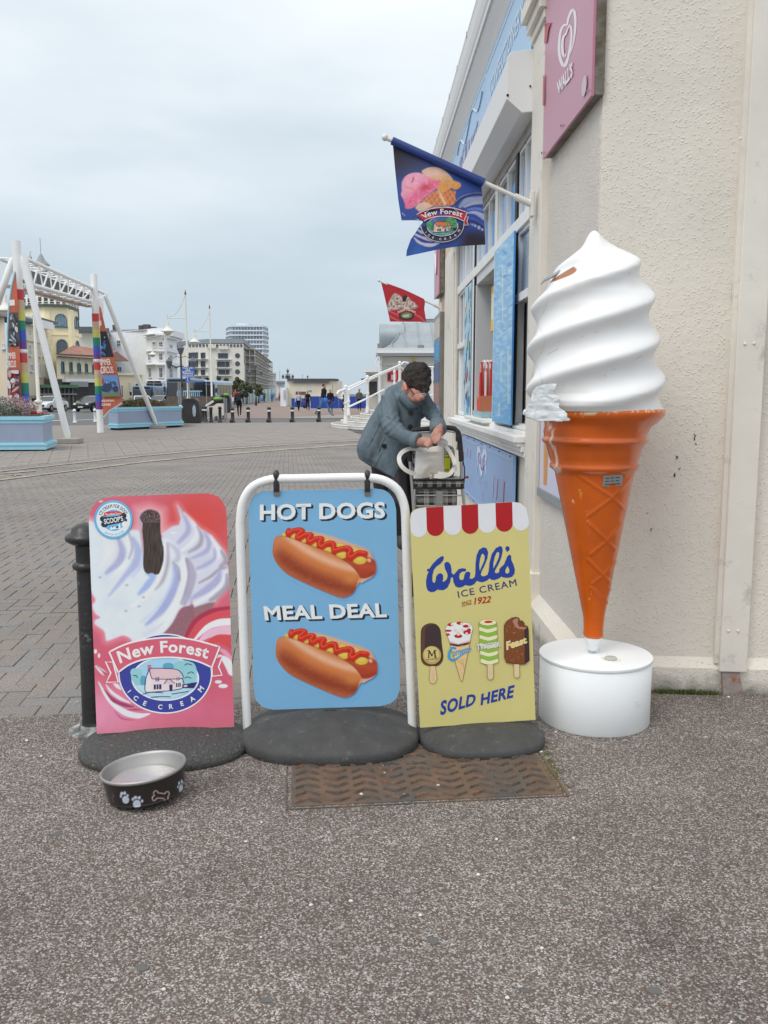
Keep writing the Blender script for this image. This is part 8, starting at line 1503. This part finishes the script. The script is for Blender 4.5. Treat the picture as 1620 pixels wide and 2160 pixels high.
for k in range(9):a_,c_=P(510+k*8,845,150+k*4),P(517+k*8,845,154+k*4);MB().bar((a_.x,a_.y,1.0),(c_.x,c_.y,1.0),.08,2.4).build('glass_panel',M('green_glass',C(130,160,158),.15,var=.1),gp_,world=True)
# --- trees by the road
def tree(label,u,D_,v0,wpx,cols,seed,v1=838):
    x=P(u,830,D_).x;zt=zat(v0,D_);zb=zat(v1,D_);w=wpx/1850*D_/2;rr=random.Random(seed);r=empty('tree',(x,D_,ZG),0,label,'tree','small trees along the road');b=MB();b.tube([(x,D_,ZG),(x+.1,D_,zb)],[.16,.1],7)
    for k in range(5):a=rr.uniform(0,6.3);b.tube([(x+.1,D_,zb-.3),(x+math.cos(a)*w*.6,D_+math.sin(a)*w*.5,(zb+zt)/2)],[.07,.02],5)
    b.build('trunk',M('bark',(.06,.05,.04),.9,var=.2),r,.9,world=True);b=MB().use(VC())
    cl=[(rr.uniform(-1,1),rr.uniform(-1,1),rr.random(),rr.uniform(.25,.5),rr.uniform(.7,1.25))for k in range(16)]
    for cx,cy,cz,cr,br in cl:
        for k in range(170):
            d=Vector((rr.gauss(0,1),rr.gauss(0,1),rr.gauss(0,1))).normalized()*rr.random()**.4*cr*w;q=Vector((x+cx*w*.75,D_+cy*w*.7,zb+(zt-zb)*(.12+.75*cz*(1-.4*abs(cx)))))+d;b.color(C(*rr.choice(cols),br*rr.uniform(.7,1.2)));s=.17*rr.uniform(.6,1.4);e_=Vector((rr.gauss(0,1),rr.gauss(0,1),rr.gauss(0,1))).normalized()*s;f_=e_.cross(Vector((rr.gauss(0,1),rr.gauss(0,1),rr.gauss(0,1)))).normalized()*s*.6;b._add([q-e_,q-f_,q+e_,q+f_],[(0,1,2,3)])
    b.build('crown',VC(),r,color=True,world=True)
GR_=[(100,108,84),(116,120,94),(86,94,76),(128,130,104)]
for i,(u,D_,v0,w_,l_)in enumerate(((417,150,783,22,'leftmost bushy tree above the coaches'),(440,155,786,26,'rounded tree left of the second ivory lamp'),(462,150,784,22,'tree just right of the second ivory lamp'),(483,158,787,26,'tree in front of the cream apartments right side'),(503,150,788,24,'tree at the corner of the scaffolded terrace'),(520,145,797,26,'low wide tree left of the ornate lamp'),(545,160,803,18,'low bush right of the ornate lamp'),(496,135,800,16,'small front tree above the walker with backpack'),(362,120,806,14,'small bush left of the first coach'))):tree(l_,u,D_,v0,w_,GR_,30+i)
# ================================================================ PEOPLE
SK=C(190,140,118,1.0)
def walker(label,u,vf,vh,top,leg,hair=(40,34,30),face=0,stride=.25,extra=None,shoe=(30,28,28),lean=0,bag=None,skirt=False,cap=None):
    p=G(u,vf);H_=1.74;r=empty('person',(p.x,p.y,ZG),math.radians(face),None,'person');s=(vf-vh)/1850*p.y/H_;cT,cL,cH,cS=C(*top,1.05),C(*leg,1.05),C(*hair,1.05),C(*shoe,1.05)
    V_=lambda x,y,z:(x*s,y*s,z*s);k=lambda r_:r_*s;pr_=[]
    for sd in(-1,1):
        f_=stride*sd;kn=V_(sd*.10,-f_*.45-.03,.50);an=V_(sd*.09,-f_+(.05 if sd<0 else 0),.09+(.05 if sd<0 else 0))
        pr_+=[(V_(sd*.09,0,.92),kn,k(.095),k(.062),cL),(kn,an,k(.062),k(.042),cL),(an,(an[0],an[1]-.15*s,an[2]-.045*s),k(.04),k(.035),cS)]
        el=V_(sd*.25,f_*.35,1.12);ha=V_(sd*.24,f_*.8-.08,.88);pr_+=[(V_(sd*.17,0,1.42),el,k(.062),k(.048),cT),(el,ha,k(.048),k(.038),cT),(ha,(ha[0],ha[1]-.02*s,ha[2]-.08*s),k(.036),k(.028),SK)]
    pr_+=[(V_(0,0,.95),V_(0,-lean*.3,1.18),k(.145),k(.135),cL if not skirt else cT),(V_(0,0,1.02),V_(0,-lean,1.36),k(.15),k(.155),cT),(V_(-.12,-lean,1.38),V_(.12,-lean,1.38),k(.09),k(.09),cT),(V_(0,-lean,1.42),V_(0,-lean*1.2-.01,1.53),k(.055),k(.05),SK),(V_(0,-lean*1.3-.015,1.58),V_(0,-lean*1.3-.02,1.64),k(.078),k(.085),SK)]
    o=blob('body',pr_,.028*s,VC(),r,2);e_=MB().ball(V_(0,-lean*1.3+.02,1.665),k(.093),k(.10),k(.085),12,8,lambda d:1+.08*noise.noise(d*4));
    e_.build('hair',M('hair_%d_%d'%(hair[0],hair[1]),cH if not cap else C(*cap),.8,var=.15,sc=20),r,1.)
    if bag=='back':MB().box(*V_(-.15,.12,1.02),*V_(.15,.28,1.45)).build('backpack',M('black_cloth',(.02,.02,.022),.8),r,bevel=.04*s)
    r['label']=label;return r
def bagthing(label,u,v,D_,col,w=.3,h=.35):p=P(u,v,D_);o=MB().ball((0,0,0),w/2,.1,h/2,10,8,lambda d:1+.1*noise.noise(d*3)).tube([(-w*.25,0,h*.4),(-w*.15,0,h*.85),(w*.15,0,h*.85),(w*.25,0,h*.4)],.012,5).build('shopping_bag',M('bag_%d'%col[0],C(*col),.6));o.location=p;tag(o,label,'bag')
walker('person in black walking away with a black backpack',505,878.5,822,(36,36,42),(34,34,36),face=180,stride=.12,bag='back')
walker('person in a red top behind the one with the backpack',497,856,822,(170,80,76),(70,90,130),face=30)
walker('tiny dark figure near the scaffolding',534,847,826,(40,40,46),(36,36,40),face=170)
walker('person in an olive jacket walking away with a blue bag',557.5,849.5,826,(92,92,70),(40,42,48),face=180,hair=(120,116,110));bagthing('bright blue carrier bag carried by the person in olive',552.5,843,137,(40,100,200),.5,.5)
walker('person in a red top beside the olive jacket',562.5,848,828,(190,60,60),(50,50,56),face=0)
walker('person in a bright blue jacket walking away',574,849.5,829.5,(44,96,190),(60,90,140),face=180,stride=.35,hair=(50,40,34))
walker('person in a pink top in front of the pavilion',589.5,846.5,827,(206,120,130),(50,50,60),face=0)
walker('person in dark clothes close to the pink top',593.5,847,827,(50,46,50),(40,40,44),face=0)
walker('person in a pale grey hoodie and black trousers walking towards us',630,867,828,(168,178,190),(30,30,34),face=-8,stride=.3,hair=(150,130,110))
walker('person all in black carrying a dark bag',649.5,866.5,825.5,(38,34,34),(34,32,34),face=5,stride=.3,hair=(30,26,26));bagthing('dark shopping bag beside the person in black',642.5,856.5,81,(34,30,34),.36,.45)
walker('young person in black sweater and blue jeans striding across',682.5,877.5,811,(34,36,44),(78,116,158),face=70,stride=.42,hair=(54,40,32),shoe=(120,78,52),lean=.04);bagthing('bright blue bag held by the person in jeans',687,845,62,(40,110,210),.32,.4)
walker('person in black jacket and jeans behind the striding one',697,871.5,822,(34,34,38),(60,76,104),face=10,stride=.2,hair=(150,130,120))
walker('person in olive jacket and cap standing behind the rail',758,867,821.5,(92,92,78),(36,36,38),face=0,stride=.05,cap=(80,72,62))
walker('person in dark clothes partly hidden by the railing post',726,869,826,(66,64,70),(46,44,46),face=30,stride=.1)
walker('person in grey seated figure beyond the far planter',299,864,838,(200,200,198),(150,60,60),hair=(110,70,60),face=0)
walker('person in black crouched by the parked cars',71,866,836,(40,40,44),(30,30,34),face=60)
# ---- the person bending over the trolley
Q=T(740,740,6.0)
def B3(x,y,Y):return P(740+x/6.0,740+y/6.0,Y)
COAT=C(104,117,125,1.1);COATD=COAT;HAIR=C(56,50,48,1.0);TROU=(.016,.014,.018);FACE=C(182,130,110,1.0)
wo_=empty('person',(.20,5.95,0),0,'grey haired person in a blue grey wool coat bending over a shopping trolley','person')
wy=5.9
# body: legs, torso core, neck, head with face, arms and hands as one skin
hd=lambda x,y,Y:B3(x,y,Y)
body=[(B3(430,1400,6.05),B3(440,1900,6.05),.10,.075,TROU),(B3(440,1900,6.05),B3(450,2300,6.1),.075,.055,TROU),(B3(600,1400,5.95),B3(640,1900,5.85),.10,.08,TROU),(B3(640,1900,5.85),B3(650,2300,5.9),.08,.06,TROU),
  (B3(450,2300,6.1),B3(455,2420,6.08),.05,.045,C(60,54,50)),(B3(650,2300,5.9),B3(660,2440,5.86),.05,.045,C(60,54,50)),
  (B3(470,1300,5.98),B3(590,750,5.96),.09,.08,TROU),(B3(690,560,5.85),B3(770,470,5.8),.055,.055,FACE),
  (B3(810,350,5.80),B3(830,420,5.78),.078,.076,FACE),(B3(790,490,5.76),B3(830,545,5.71),.056,.047,FACE),(B3(770,570,5.72),B3(815,612,5.69),.030,.024,FACE),(B3(872,560,5.68),B3(900,588,5.66),.016,.019,FACE),(B3(850,520,5.70),B3(890,515,5.70),.036,.03,FACE),(B3(830,605,5.65),B3(862,618,5.63),.018,.016,C(176,104,92,1.1)),
  (B3(685,430,5.72),B3(702,490,5.70),.017,.011,C(205,130,110,1.1))]
HND=C(182,132,116,1.0)
RH=[(B3(820,1150,5.56),B3(930,1150,5.52),.030,.036,HND,.8),(B3(930,1150,5.52),B3(970,1165,5.50),.034,.026,HND)]
for x0,y0,x1,y1,x2,y2,dY in((950,1108,1005,1118,1030,1158,0),(955,1136,1008,1150,1024,1186,-.012),(950,1164,995,1184,1004,1212,-.024),(938,1188,972,1210,976,1230,-.036)):RH+=[(B3(x0,y0,5.50+dY),B3(x1,y1,5.48+dY),.0098,.0088,HND),(B3(x1,y1,5.48+dY),B3(x2,y2,5.48+dY),.0088,.0075,HND)]
RH+=[(B3(910,1120,5.53),B3(965,1112,5.50),.014,.012,HND),(B3(965,1112,5.50),B3(1005,1125,5.49),.012,.010,HND)]
LH=[(B3(1120,960,5.62),B3(1105,1030,5.58),.030,.038,HND,.8),(B3(1105,1030,5.58),B3(1095,1070,5.56),.036,.028,HND)]
for x0,y0,x1,y1,x2,y2,dY in((1052,1040,1026,1092,1032,1138,0),(1080,1062,1058,1118,1050,1168,-.01),(1108,1070,1090,1128,1074,1172,-.018),(1136,1060,1122,1112,1104,1148,-.02)):LH+=[(B3(x0,y0,5.56+dY),B3(x1,y1,5.54+dY),.0098,.0088,HND),(B3(x1,y1,5.54+dY),B3(x2,y2,5.53+dY),.0088,.0075,HND)]
LH+=[(B3(1070,1020,5.57),B3(1035,1060,5.55),.014,.012,HND),(B3(1035,1060,5.55),B3(1032,1105,5.54),.012,.010,HND)]
arm=[(B3(510,680,5.88),B3(520,965,5.69),.03,.03,FACE),(B3(520,965,5.69),B3(660,1068,5.63),.03,.028,FACE),(B3(660,1068,5.63),B3(830,1143,5.565),.028,.026,FACE),(B3(900,690,5.9),B3(1000,765,5.82),.03,.03,FACE),(B3(1000,765,5.82),B3(1085,870,5.74),.03,.028,FACE),(B3(1085,870,5.74),B3(1115,970,5.63),.028,.026,FACE),(B3(600,720,5.93),B3(510,680,5.9),.04,.035,TROU),(B3(600,720,5.93),B3(900,690,5.9),.04,.035,TROU),(B3(620,700,5.92),B3(700,560,5.87),.05,.045,FACE)]
sk_m=M('skin_and_trousers',None,rough=.6,var=.07,sc=30,bump=.1,bsc=90);ob=blob('body',body+arm+RH+LH,.0046,sk_m,wo_,2,sfac=.5);ob.matrix_basis=wm(wo_).inverted()
WOOL=M('blue_grey_wool',None,rough=.95,var=.10,sc=55,bump=.5,bsc=220,spec=.15)
def hem(z):return 1
k_=5.9/F/6
def cq(x0,y0,r0,Y0,x1,y1,r1,Y1):return(B3(x0,y0,Y0),B3(x1,y1,Y1),r0*k_,r1*k_,COAT)
coat=[cq(575,600,175,5.93,530,740,200,5.95),cq(530,740,200,5.95,430,980,238,5.99),cq(430,980,238,5.99,330,1210,250,6.0),cq(330,1210,250,6.0,440,1400,190,5.97),cq(740,640,190,5.86,690,1000,180,5.88),cq(690,1000,180,5.88,560,1360,120,5.88),cq(560,1360,120,5.88,540,1600,75,5.86),cq(440,1400,190,5.95,520,1560,110,5.9),cq(200,1240,130,6.03,240,1420,110,6.0),cq(600,1000,200,5.92,500,1400,170,5.92),
  cq(650,500,110,5.9,600,600,160,5.92),cq(665,440,62,5.88,690,600,75,5.78),cq(700,600,80,5.76,780,670,80,5.74),cq(700,450,100,5.95,800,470,100,5.96),cq(880,600,120,5.9,820,760,140,5.88),
  cq(500,650,130,5.84,485,800,118,5.76),cq(485,800,118,5.76,520,970,118,5.68),cq(520,970,118,5.68,650,1065,100,5.62),cq(650,1065,100,5.62,800,1128,80,5.58),cq(925,660,115,5.86,1000,760,100,5.80),cq(1000,760,100,5.80,1085,870,92,5.73),cq(1085,870,92,5.73,1100,950,86,5.67)]
oc=blob('wool_coat',coat,.0095,WOOL,wo_,7,disp=.004,dsc=9.);oc.matrix_basis=wm(wo_).inverted()
def fold(c):
    v=Vector((c.x*16+c.z*5,c.y*9,c.z*4.5));f=-abs(noise.noise(v))*.018+.005
    for ex,ey,eY in((505,950,5.68),(1060,850,5.75)):
        e_=B3(ex,ey,eY);d_=(c-e_).length
        if d_<.12:f-=.012*(1-d_/.12)*(.5+.5*math.sin((c.x-c.z)*130))
    return f
for v in oc.data.vertices:v.co=v.co+v.normal*fold(v.co)
bm=bmesh.new();bm.from_mesh(oc.data);h0,h1,h2=B3(60,1300,5.85),B3(545,1600,5.80),B3(240,1478,6.15);nn_=(h1-h0).cross(h2-h0).normalized();nn_=nn_ if nn_.z>0 else-nn_
bmesh.ops.bisect_plane(bm,geom=bm.verts[:]+bm.edges[:]+bm.faces[:],plane_co=h0,plane_no=nn_,clear_inner=True);bmesh.ops.holes_fill(bm,edges=[e for e in bm.edges if e.is_boundary],sides=0);bm.to_mesh(oc.data);bm.free()
def cuff(a_,c_,r0,r1):b=MB();b.tube([a_,a_.lerp(c_,.5),c_],[r0,r1,r1*.98],18,cap=True);return b
o=cuff(B3(775,1118,5.575),B3(862,1140,5.552),.050,.054).build('coat_cuff',M('coat_cuff_wool',COAT,.95,var=.1,sc=60,bump=.4,bsc=200),wo_,1.,world=True,bevel=.01);o=cuff(B3(1092,900,5.69),B3(1112,1022,5.625),.050,.055).build('coat_cuff',M('coat_cuff_wool'),wo_,1.,world=True,bevel=.01)
from mathutils.bvhtree import BVHTree
bm=bmesh.new();bm.from_mesh(oc.data);bv_=BVHTree.FromBMesh(bm);bm.free()
def oncoat(x,y,off=.0):
    d=ray(740+x/6,740+y/6);h=bv_.ray_cast(CAM,d.normalized());p=h[0]if h[0]is not None else B3(x,y,5.7);return p-d.normalized()*off
SEAM=M('coat_seam',C(84,95,102,1.0),.95,var=.1,sc=60)
for l_ in([(835,660),(845,760),(838,880),(815,1000)],[(395,560),(385,700),(395,830),(330,1010),(210,1230)],[(450,830),(540,880),(585,905)],[(640,520),(620,600),(660,700),(730,780)],[(300,1480),(350,1380),(400,1290)]):MB().tube([oncoat(*p,.0)for p in spline(l_,5)],.0028,5).build('seam',SEAM,wo_,1.,world=True)
for x,y in((758,790),(750,960),(420,1205)):q=oncoat(x,y,.003);MB().tube([q,q+Vector((.002,-.010,0))],.016,14).build('coat_button',M('dark_button',(.02,.018,.018),.2),wo_,.8,world=True)
q_=[(345,1275),(385,1185),(440,1100)];MB().tube([oncoat(*p,.001)for p in spline(q_,5)],.005,6).build('pocket_flap',M('coat_cuff_wool'),wo_,1.,world=True)
# curly hair, swept forward over the brow
rr=random.Random(8);b=MB()
hp_=[((815,310),5.76,.088),((755,325),5.80,.062),((860,290),5.76,.078),((895,350),5.73,.062),((925,410),5.71,.046),((935,460),5.69,.034),((915,500),5.67,.022),((735,375),5.79,.034),((810,240),5.80,.048),((855,400),5.71,.052),((800,385),5.72,.048),((890,440),5.69,.042),((760,380),5.75,.040)]
prims=[(B3(x,y,Y),B3(x+4,y+4,Y),r_,r_,HAIR)for(x,y),Y,r_ in hp_]
oh=blob('curly_hair',prims,.008,M('curly_dark_hair',None,rough=.75,var=.35,sc=60,bump=1.0,bsc=90,spec=.3),wo_,1,disp=.014,dsc=26.);oh.matrix_basis=wm(wo_).inverted()
pr2=[(B3(715,410,5.765),B3(720,470,5.745),.032,.018,C(150,142,134)),(B3(760,440,5.74),B3(800,470,5.72),.03,.018,C(110,100,92))]
oh=blob('grey_sideburn',pr2,.007,M('grey_hair',None,rough=.8,var=.3,sc=70,bump=.8,bsc=110),wo_,1,disp=.006,dsc=40.);oh.matrix_basis=wm(wo_).inverted()
GW=M('spectacle_wire',(.03,.025,.02),.3,.6);MB().tube([B3(725,445,5.70),B3(760,500,5.66),B3(805,560,5.61)],.0035,6).build('spectacle_arm',GW,wo_,.9,world=True)
for cx,cy in((835,570),(915,555)):pts_=[B3(cx+34*math.cos(a),cy+17*math.sin(a)-6*math.cos(a),5.585)for a in np.linspace(0,6.283,16)];MB().tube(pts_,.0022,5,cap=False).build('spectacle_rim',M('silver_wire',C(190,186,180),.25,.8),wo_,.9,world=True)
# ---- shopping trolley
tr=empty('shopping_trolley',(.56,5.75,0),0,'wheeled shopping trolley with black and white checked bag','shopping trolley')
ALU=M('aluminium_tube',C(190,190,190),.3,.85,var=.05,sc=5);BLK=M('black_foam',(.03,.027,.027),.7,var=.15,sc=20)
YT=5.72
def plaid(nt,N,L,b):
    tc=N('ShaderNodeTexCoord');sp=N('ShaderNodeSeparateXYZ');L(tc.outputs['Object'],sp.inputs[0]);outs=[]
    ad=N('ShaderNodeMath');ad.operation='ADD';L(sp.outputs[0],ad.inputs[0]);L(sp.outputs[1],ad.inputs[1])
    def stripes(src,per):
        m=N('ShaderNodeMath');m.operation='DIVIDE';m.inputs[1].default_value=per;L(src,m.inputs[0]);f=N('ShaderNodeMath');f.operation='FRACT';L(m.outputs[0],f.inputs[0]);r=N('ShaderNodeValToRGB');r.color_ramp.interpolation='CONSTANT';e=r.color_ramp.elements;e[0].position=0;e[0].color=(0,0,0,1);e[1].position=.5;e[1].color=(1,1,1,1)
        for p,v in((.57,0),(.64,1),(.71,0),(.78,1),(.86,0),(.92,1),(.97,0)):q=r.color_ramp.elements.new(p);q.color=(v,v,v,1)
        L(f.outputs[0],r.inputs[0]);return r.outputs[0]
    s1,s2=stripes(ad.outputs[0],.062),stripes(sp.outputs[2],.062);a2=N('ShaderNodeMath');a2.operation='ADD';L(s1,a2.inputs[0]);L(s2,a2.inputs[1]);r=N('ShaderNodeValToRGB');e=r.color_ramp.elements;e[0].position=0;e[0].color=(.03,.024,.022,1);e[1].position=1;e[1].color=(.82,.82,.78,1);q=r.color_ramp.elements.new(.5);q.color=(.40,.40,.37,1);h=N('ShaderNodeMath');h.operation='MULTIPLY';h.inputs[1].default_value=.5;L(a2.outputs[0],h.inputs[0]);L(h.outputs[0],r.inputs[0]);L(r.outputs[0],b.inputs['Base Color']);b.inputs['Roughness'].default_value=.7
PLD=ramp_mat('checked_cloth',plaid)
def softbox(name,x0,y0,z0,x1,y1,z1,mat,parent,r=.03,puff=.0):
    me=D.meshes.new(name);bm=bmesh.new();bmesh.ops.create_cube(bm,size=1);bmesh.ops.scale(bm,vec=(x1-x0,y1-y0,z1-z0),verts=bm.verts);bmesh.ops.translate(bm,vec=((x0+x1)/2,(y0+y1)/2,(z0+z1)/2),verts=bm.verts);bmesh.ops.bevel(bm,geom=bm.edges[:],offset=r,segments=4,affect='EDGES',profile=.5);bmesh.ops.subdivide_edges(bm,edges=[e for e in bm.edges if e.calc_length()>.1],cuts=5,use_grid_fill=True)
    c=Vector(((x0+x1)/2,(y0+y1)/2,(z0+z1)/2))
    for v in bm.verts:d=v.co-c;v.co+=d.normalized()*(puff*noise.noise(v.co*9)+puff*.6*(1-min(1,abs(d.x)/((x1-x0)/2))**2))
    bm.to_mesh(me);bm.free();me.materials.append(mat);me.shade_smooth();return link(name,me,parent,True)
tl=lambda x,y,Y=YT:B3(x,y,Y)
a_,c_=tl(815,1620),tl(1405,2200);xL,xR=a_.x,c_.x
zt_=tl(1000,1735).z;softbox('trolley_bag',xL+.015,YT,tl(1000,2700).z,xR-.03,YT+.24,zt_,PLD,tr,.03,.012)
softbox('bag_lid',tl(790,1600).x,YT-.02,zt_-.01,tl(1425,1600).x,YT+.26,tl(1000,1625).z,PLD,tr,.025,.008)
for z_ in(zt_+.0,tl(1000,1632).z):
    x0,x1=tl(792,1600).x,tl(1424,1600).x;MB().tube([(x0,YT+.2,z_),(x0-.002,YT-.0,z_),(x0+.02,YT-.024,z_),(x1-.02,YT-.024,z_),(x1+.002,YT,z_),(x1,YT+.2,z_)],.007,8).build('piping',BLK,tr,.9,world=True)
softbox('bag_upper',tl(800,1300).x,YT+.12,tl(1000,1620).z-.01,tl(1350,1300).x,YT+.25,tl(1000,1225).z,PLD,tr,.04,.01)
for side in(0,1):
    pts_=[tl(748,1400),tl(775,1700),tl(800,2100),tl(812,2600)]if side==0 else[tl(1398,1400),tl(1405,1700),tl(1455,2100),tl(1470,2600)];MB().tube(pts_,.0105,10).build('frame_tube',ALU,tr,.9,world=True)
MB().tube([tl(1350,1250,YT+.02),tl(1372,1100),tl(1355,1050),tl(1310,1025),tl(1240,1015),tl(860,1030),tl(790,1040),tl(765,1090),tl(755,1300)],.0085,10).build('inner_hoop',ALU,tr,.9,world=True)
MB().tube([tl(1398,1400),tl(1390,1250),tl(1375,1100),tl(1358,1030),tl(1310,985),tl(1240,972),tl(1170,970),tl(1000,985),tl(860,995),tl(780,1010),tl(755,1060),tl(748,1180),tl(745,1400)],.0165,12).build('handle_grip',BLK,tr,.9,world=True)
softbox('handle_joint',tl(1330,1060).x,YT-.02,tl(1330,1150).z,tl(1390,1060).x,YT+.02,tl(1330,1060).z,BLK,tr,.008);
for y_ in(1830,1965):MB().tube([tl(830,y_,YT+.1),tl(832,y_,YT-.025),tl(1390,y_,YT-.025),tl(1392,y_,YT+.1)],.0055,8).build('basket_wire',ALU,tr,.9,world=True)
MB().box(tl(1075,1800).x,YT-.034,tl(1075,2010).z,tl(1160,1800).x,YT-.028,tl(1075,1765).z).build('centre_strap',M('grey_plate',C(150,152,154),.35,.5),tr,world=True)
for x_ in(1090,1145):MB().ball(tl(x_,1925,YT-.034),.005,n=8,m=5).build('rivet',ALU,tr,.8,world=True)
MB().tube([tl(1410,1370),tl(1440,1480),tl(1440,1600),tl(1425,1720)],.004,6).build('brake_cable',BLK,tr,.9,world=True);MB().tube([tl(1442,1602),tl(1490,1595)],.008,8).build('red_lever',M('red_plastic',C(140,30,40),.4),tr,.8,world=True)
for x_ in(800,1470):q=tl(x_,2600);MB().tube([(q.x-.015,YT+.12,.075),(q.x+.015,YT+.12,.075)],.075,20).build('wheel',TYR,tr,.6,world=True)
MB().tube([(tl(800,2600).x,YT+.12,.075),(tl(1470,2600).x,YT+.12,.075)],.008,8).build('axle',ALU,tr,world=True)
q0,q1=tl(1182,1535,YT+.10),tl(1258,1315,YT+.10);yt=empty('yellow_tag',tuple(q0),0,'yellow printed tag tucked behind the white handbag','tag');MB().box(q0.x,YT+.095,q0.z,q1.x,YT+.10,q1.z).build('tag_card',M('acid_yellow',C(196,196,40),.5),yt,world=True)
tpz=Pl((0,YT+.094,0),(1,0,0));a=Art(tpz,0,.001);a.text('red',[(Q(1185,1355)),Q(1243,1352),Q(1243,1330),Q(1185,1332)],C(30,30,30),.02);a.text('are!',[(Q(1182,1515)),Q(1240,1512),Q(1240,1492),Q(1182,1494)],C(30,30,30),.02);in_plane(a.build(yt,'lettering'),yt,tpz)
# ---- white leather handbag on the trolley
hbg=empty('handbag',tuple(tl(985,1620,5.6)),0,'soft white leather handbag with long strap resting on the checked trolley','handbag');LEA=M('white_leather',C(216,212,206,1.15),.42,var=.05,sc=8,bump=.15,bsc=60)
def hbag():
    nx,ny=24,28;vs=[];fs=[]
    top=[(820,1215),(940,1228),(1080,1205),(1180,1180)];bot=[(795,1620),(900,1612),(1000,1600),(1190,1590)]
    for side in(0,1):
        for j in range(ny+1):
            t=j/ny
            for i in range(nx+1):
                s=i/nx;tx=np.interp(s,[0,.35,.7,1],[p[0]for p in top]);ty=np.interp(s,[0,.35,.7,1],[p[1]for p in top]);bx=np.interp(s,[0,.35,.7,1],[p[0]for p in bot]);by=np.interp(s,[0,.35,.7,1],[p[1]for p in bot])
                x=tx+(bx-tx)*t;y=ty+(by-ty)*t;e_=min(1,6*min(s,1-s))**.5*min(1,5*min(t,1-t)+.15)**.5;bulge=.055*math.sin(math.pi*s)**.6*(.35+.65*math.sin(math.pi*min(1,t*1.05))**.7);fold=.018*math.exp(-((t-.16-.12*abs(s-.5))/.05)**2)-.012*math.exp(-((t-.27-.1*abs(s-.5))/.07)**2)+.008*noise.noise(Vector((s*4,t*5,1)))
                x+=10*math.sin(math.pi*t)*(s-.5)*-1.2;vs.append(B3(x,y,5.66-(bulge+fold*math.sin(math.pi*s))if side==0 else 5.66+bulge*.9))
    n=(nx+1)*(ny+1)
    for j in range(ny):
        for i in range(nx):a=j*(nx+1)+i;fs.append((a,a+nx+1,a+nx+2,a+1));fs.append((a+n,a+1+n,a+nx+2+n,a+nx+1+n))
    for j in range(ny):a=j*(nx+1);fs.append((a,a+n,a+nx+1+n,a+nx+1));a+=nx;fs.append((a,a+nx+1,a+nx+1+n,a+n))
    for i in range(nx):a=ny*(nx+1)+i;fs.append((a,a+n,a+1+n,a+1))
    me=D.meshes.new('bag_body');me.from_pydata(vs,[],fs);me.materials.append(LEA);recalc(me);me.shade_smooth();link('bag_body',me,hbg,True)
hbag()
def strap(pts,w,name='strap',mat=LEA,nrm=None):
    pts=[Vector(p)for p in spline([tuple(p)for p in pts],5)]if False else pts;b=MB();vs=[]
    P3=[np.array(p)for p in pts];sm=[]
    for i in range(len(P3)-1):
        p0=P3[max(i-1,0)];p1=P3[i];p2=P3[i+1];p3=P3[min(i+2,len(P3)-1)]
        for k in range(5):t=k/5;sm.append(.5*((2*p1)+(-p0+p2)*t+(2*p0-5*p1+4*p2-p3)*t*t+(-p0+3*p1-3*p2+p3)*t**3))
    sm.append(P3[-1]);sm=[Vector(p)for p in sm]
    for i,p in enumerate(sm):
        t=(sm[min(i+1,len(sm)-1)]-sm[max(i-1,0)]).normalized();up=Vector(nrm or(0,-1,.15));s=t.cross(up).normalized()*w/2;u_=s.cross(t).normalized()*.002;vs+=[p+s+u_,p-s+u_,p-s-u_,p+s-u_]
    fs=[(4*i+k,4*i+(k+1)%4,4*i+4+(k+1)%4,4*i+4+k)for i in range(len(sm)-1)for k in range(4)]+[(3,2,1,0),tuple(4*(len(sm)-1)+k for k in range(4))];b._add(vs,fs);me=b.mesh(name,mat);recalc(me);me.shade_smooth();me.set_sharp_from_angle(angle=.7);return link(name,me,hbg,True)
strap([B3(815,1235,5.64),B3(740,1240,5.62),B3(660,1275,5.60),B3(612,1340,5.58),B3(625,1430,5.56),B3(690,1505,5.56),B3(770,1545,5.58),B3(820,1560,5.60)],.027)
strap([B3(1185,1190,5.66),B3(1240,1260,5.64),B3(1290,1350,5.62),B3(1315,1440,5.60),B3(1300,1480,5.62)],.024)
strap([B3(1340,1500,5.60),B3(1300,1500,5.58),B3(1250,1560,5.55),B3(1150,1590,5.53),B3(1060,1585,5.53),B3(1000,1595,5.55)],.026);strap([B3(1100,1545,5.56),B3(1180,1560,5.55),B3(1260,1560,5.56)],.022)
MB().tube([B3(1000,1540,5.525),B3(1040,1545,5.525),B3(1030,1605,5.525),B3(992,1600,5.525),B3(1000,1540,5.525)],.006,6).build('buckle',M('pale_gold_metal',C(190,175,150),.3,.6),hbg,.8,world=True)
MB().tube([B3(795,1215,5.62),B3(815,1238,5.61)],.008,8).build('strap_ring',ALU,hbg,.8,world=True)
o=MB().tube([B3(1020,1150,5.55),B3(1045,1170,5.54),B3(1085,1185,5.55)],[.012,.018,.012],8).build('purse',M('black_purse',(.02,.02,.022),.4));tag(o,'small black purse between the two hands above the white handbag','purse')
o=MB().ball(B3(1140,1160,5.66),.045,.03,.026,12,8,lambda d:1+.35*noise.noise(d*3)).build('paper_tissue',M('white_paper',C(205,208,212,1.15),.7,var=.05,bump=.4,bsc=40));tag(o,'crumpled white plastic wrap at the top of the handbag','wrapper')
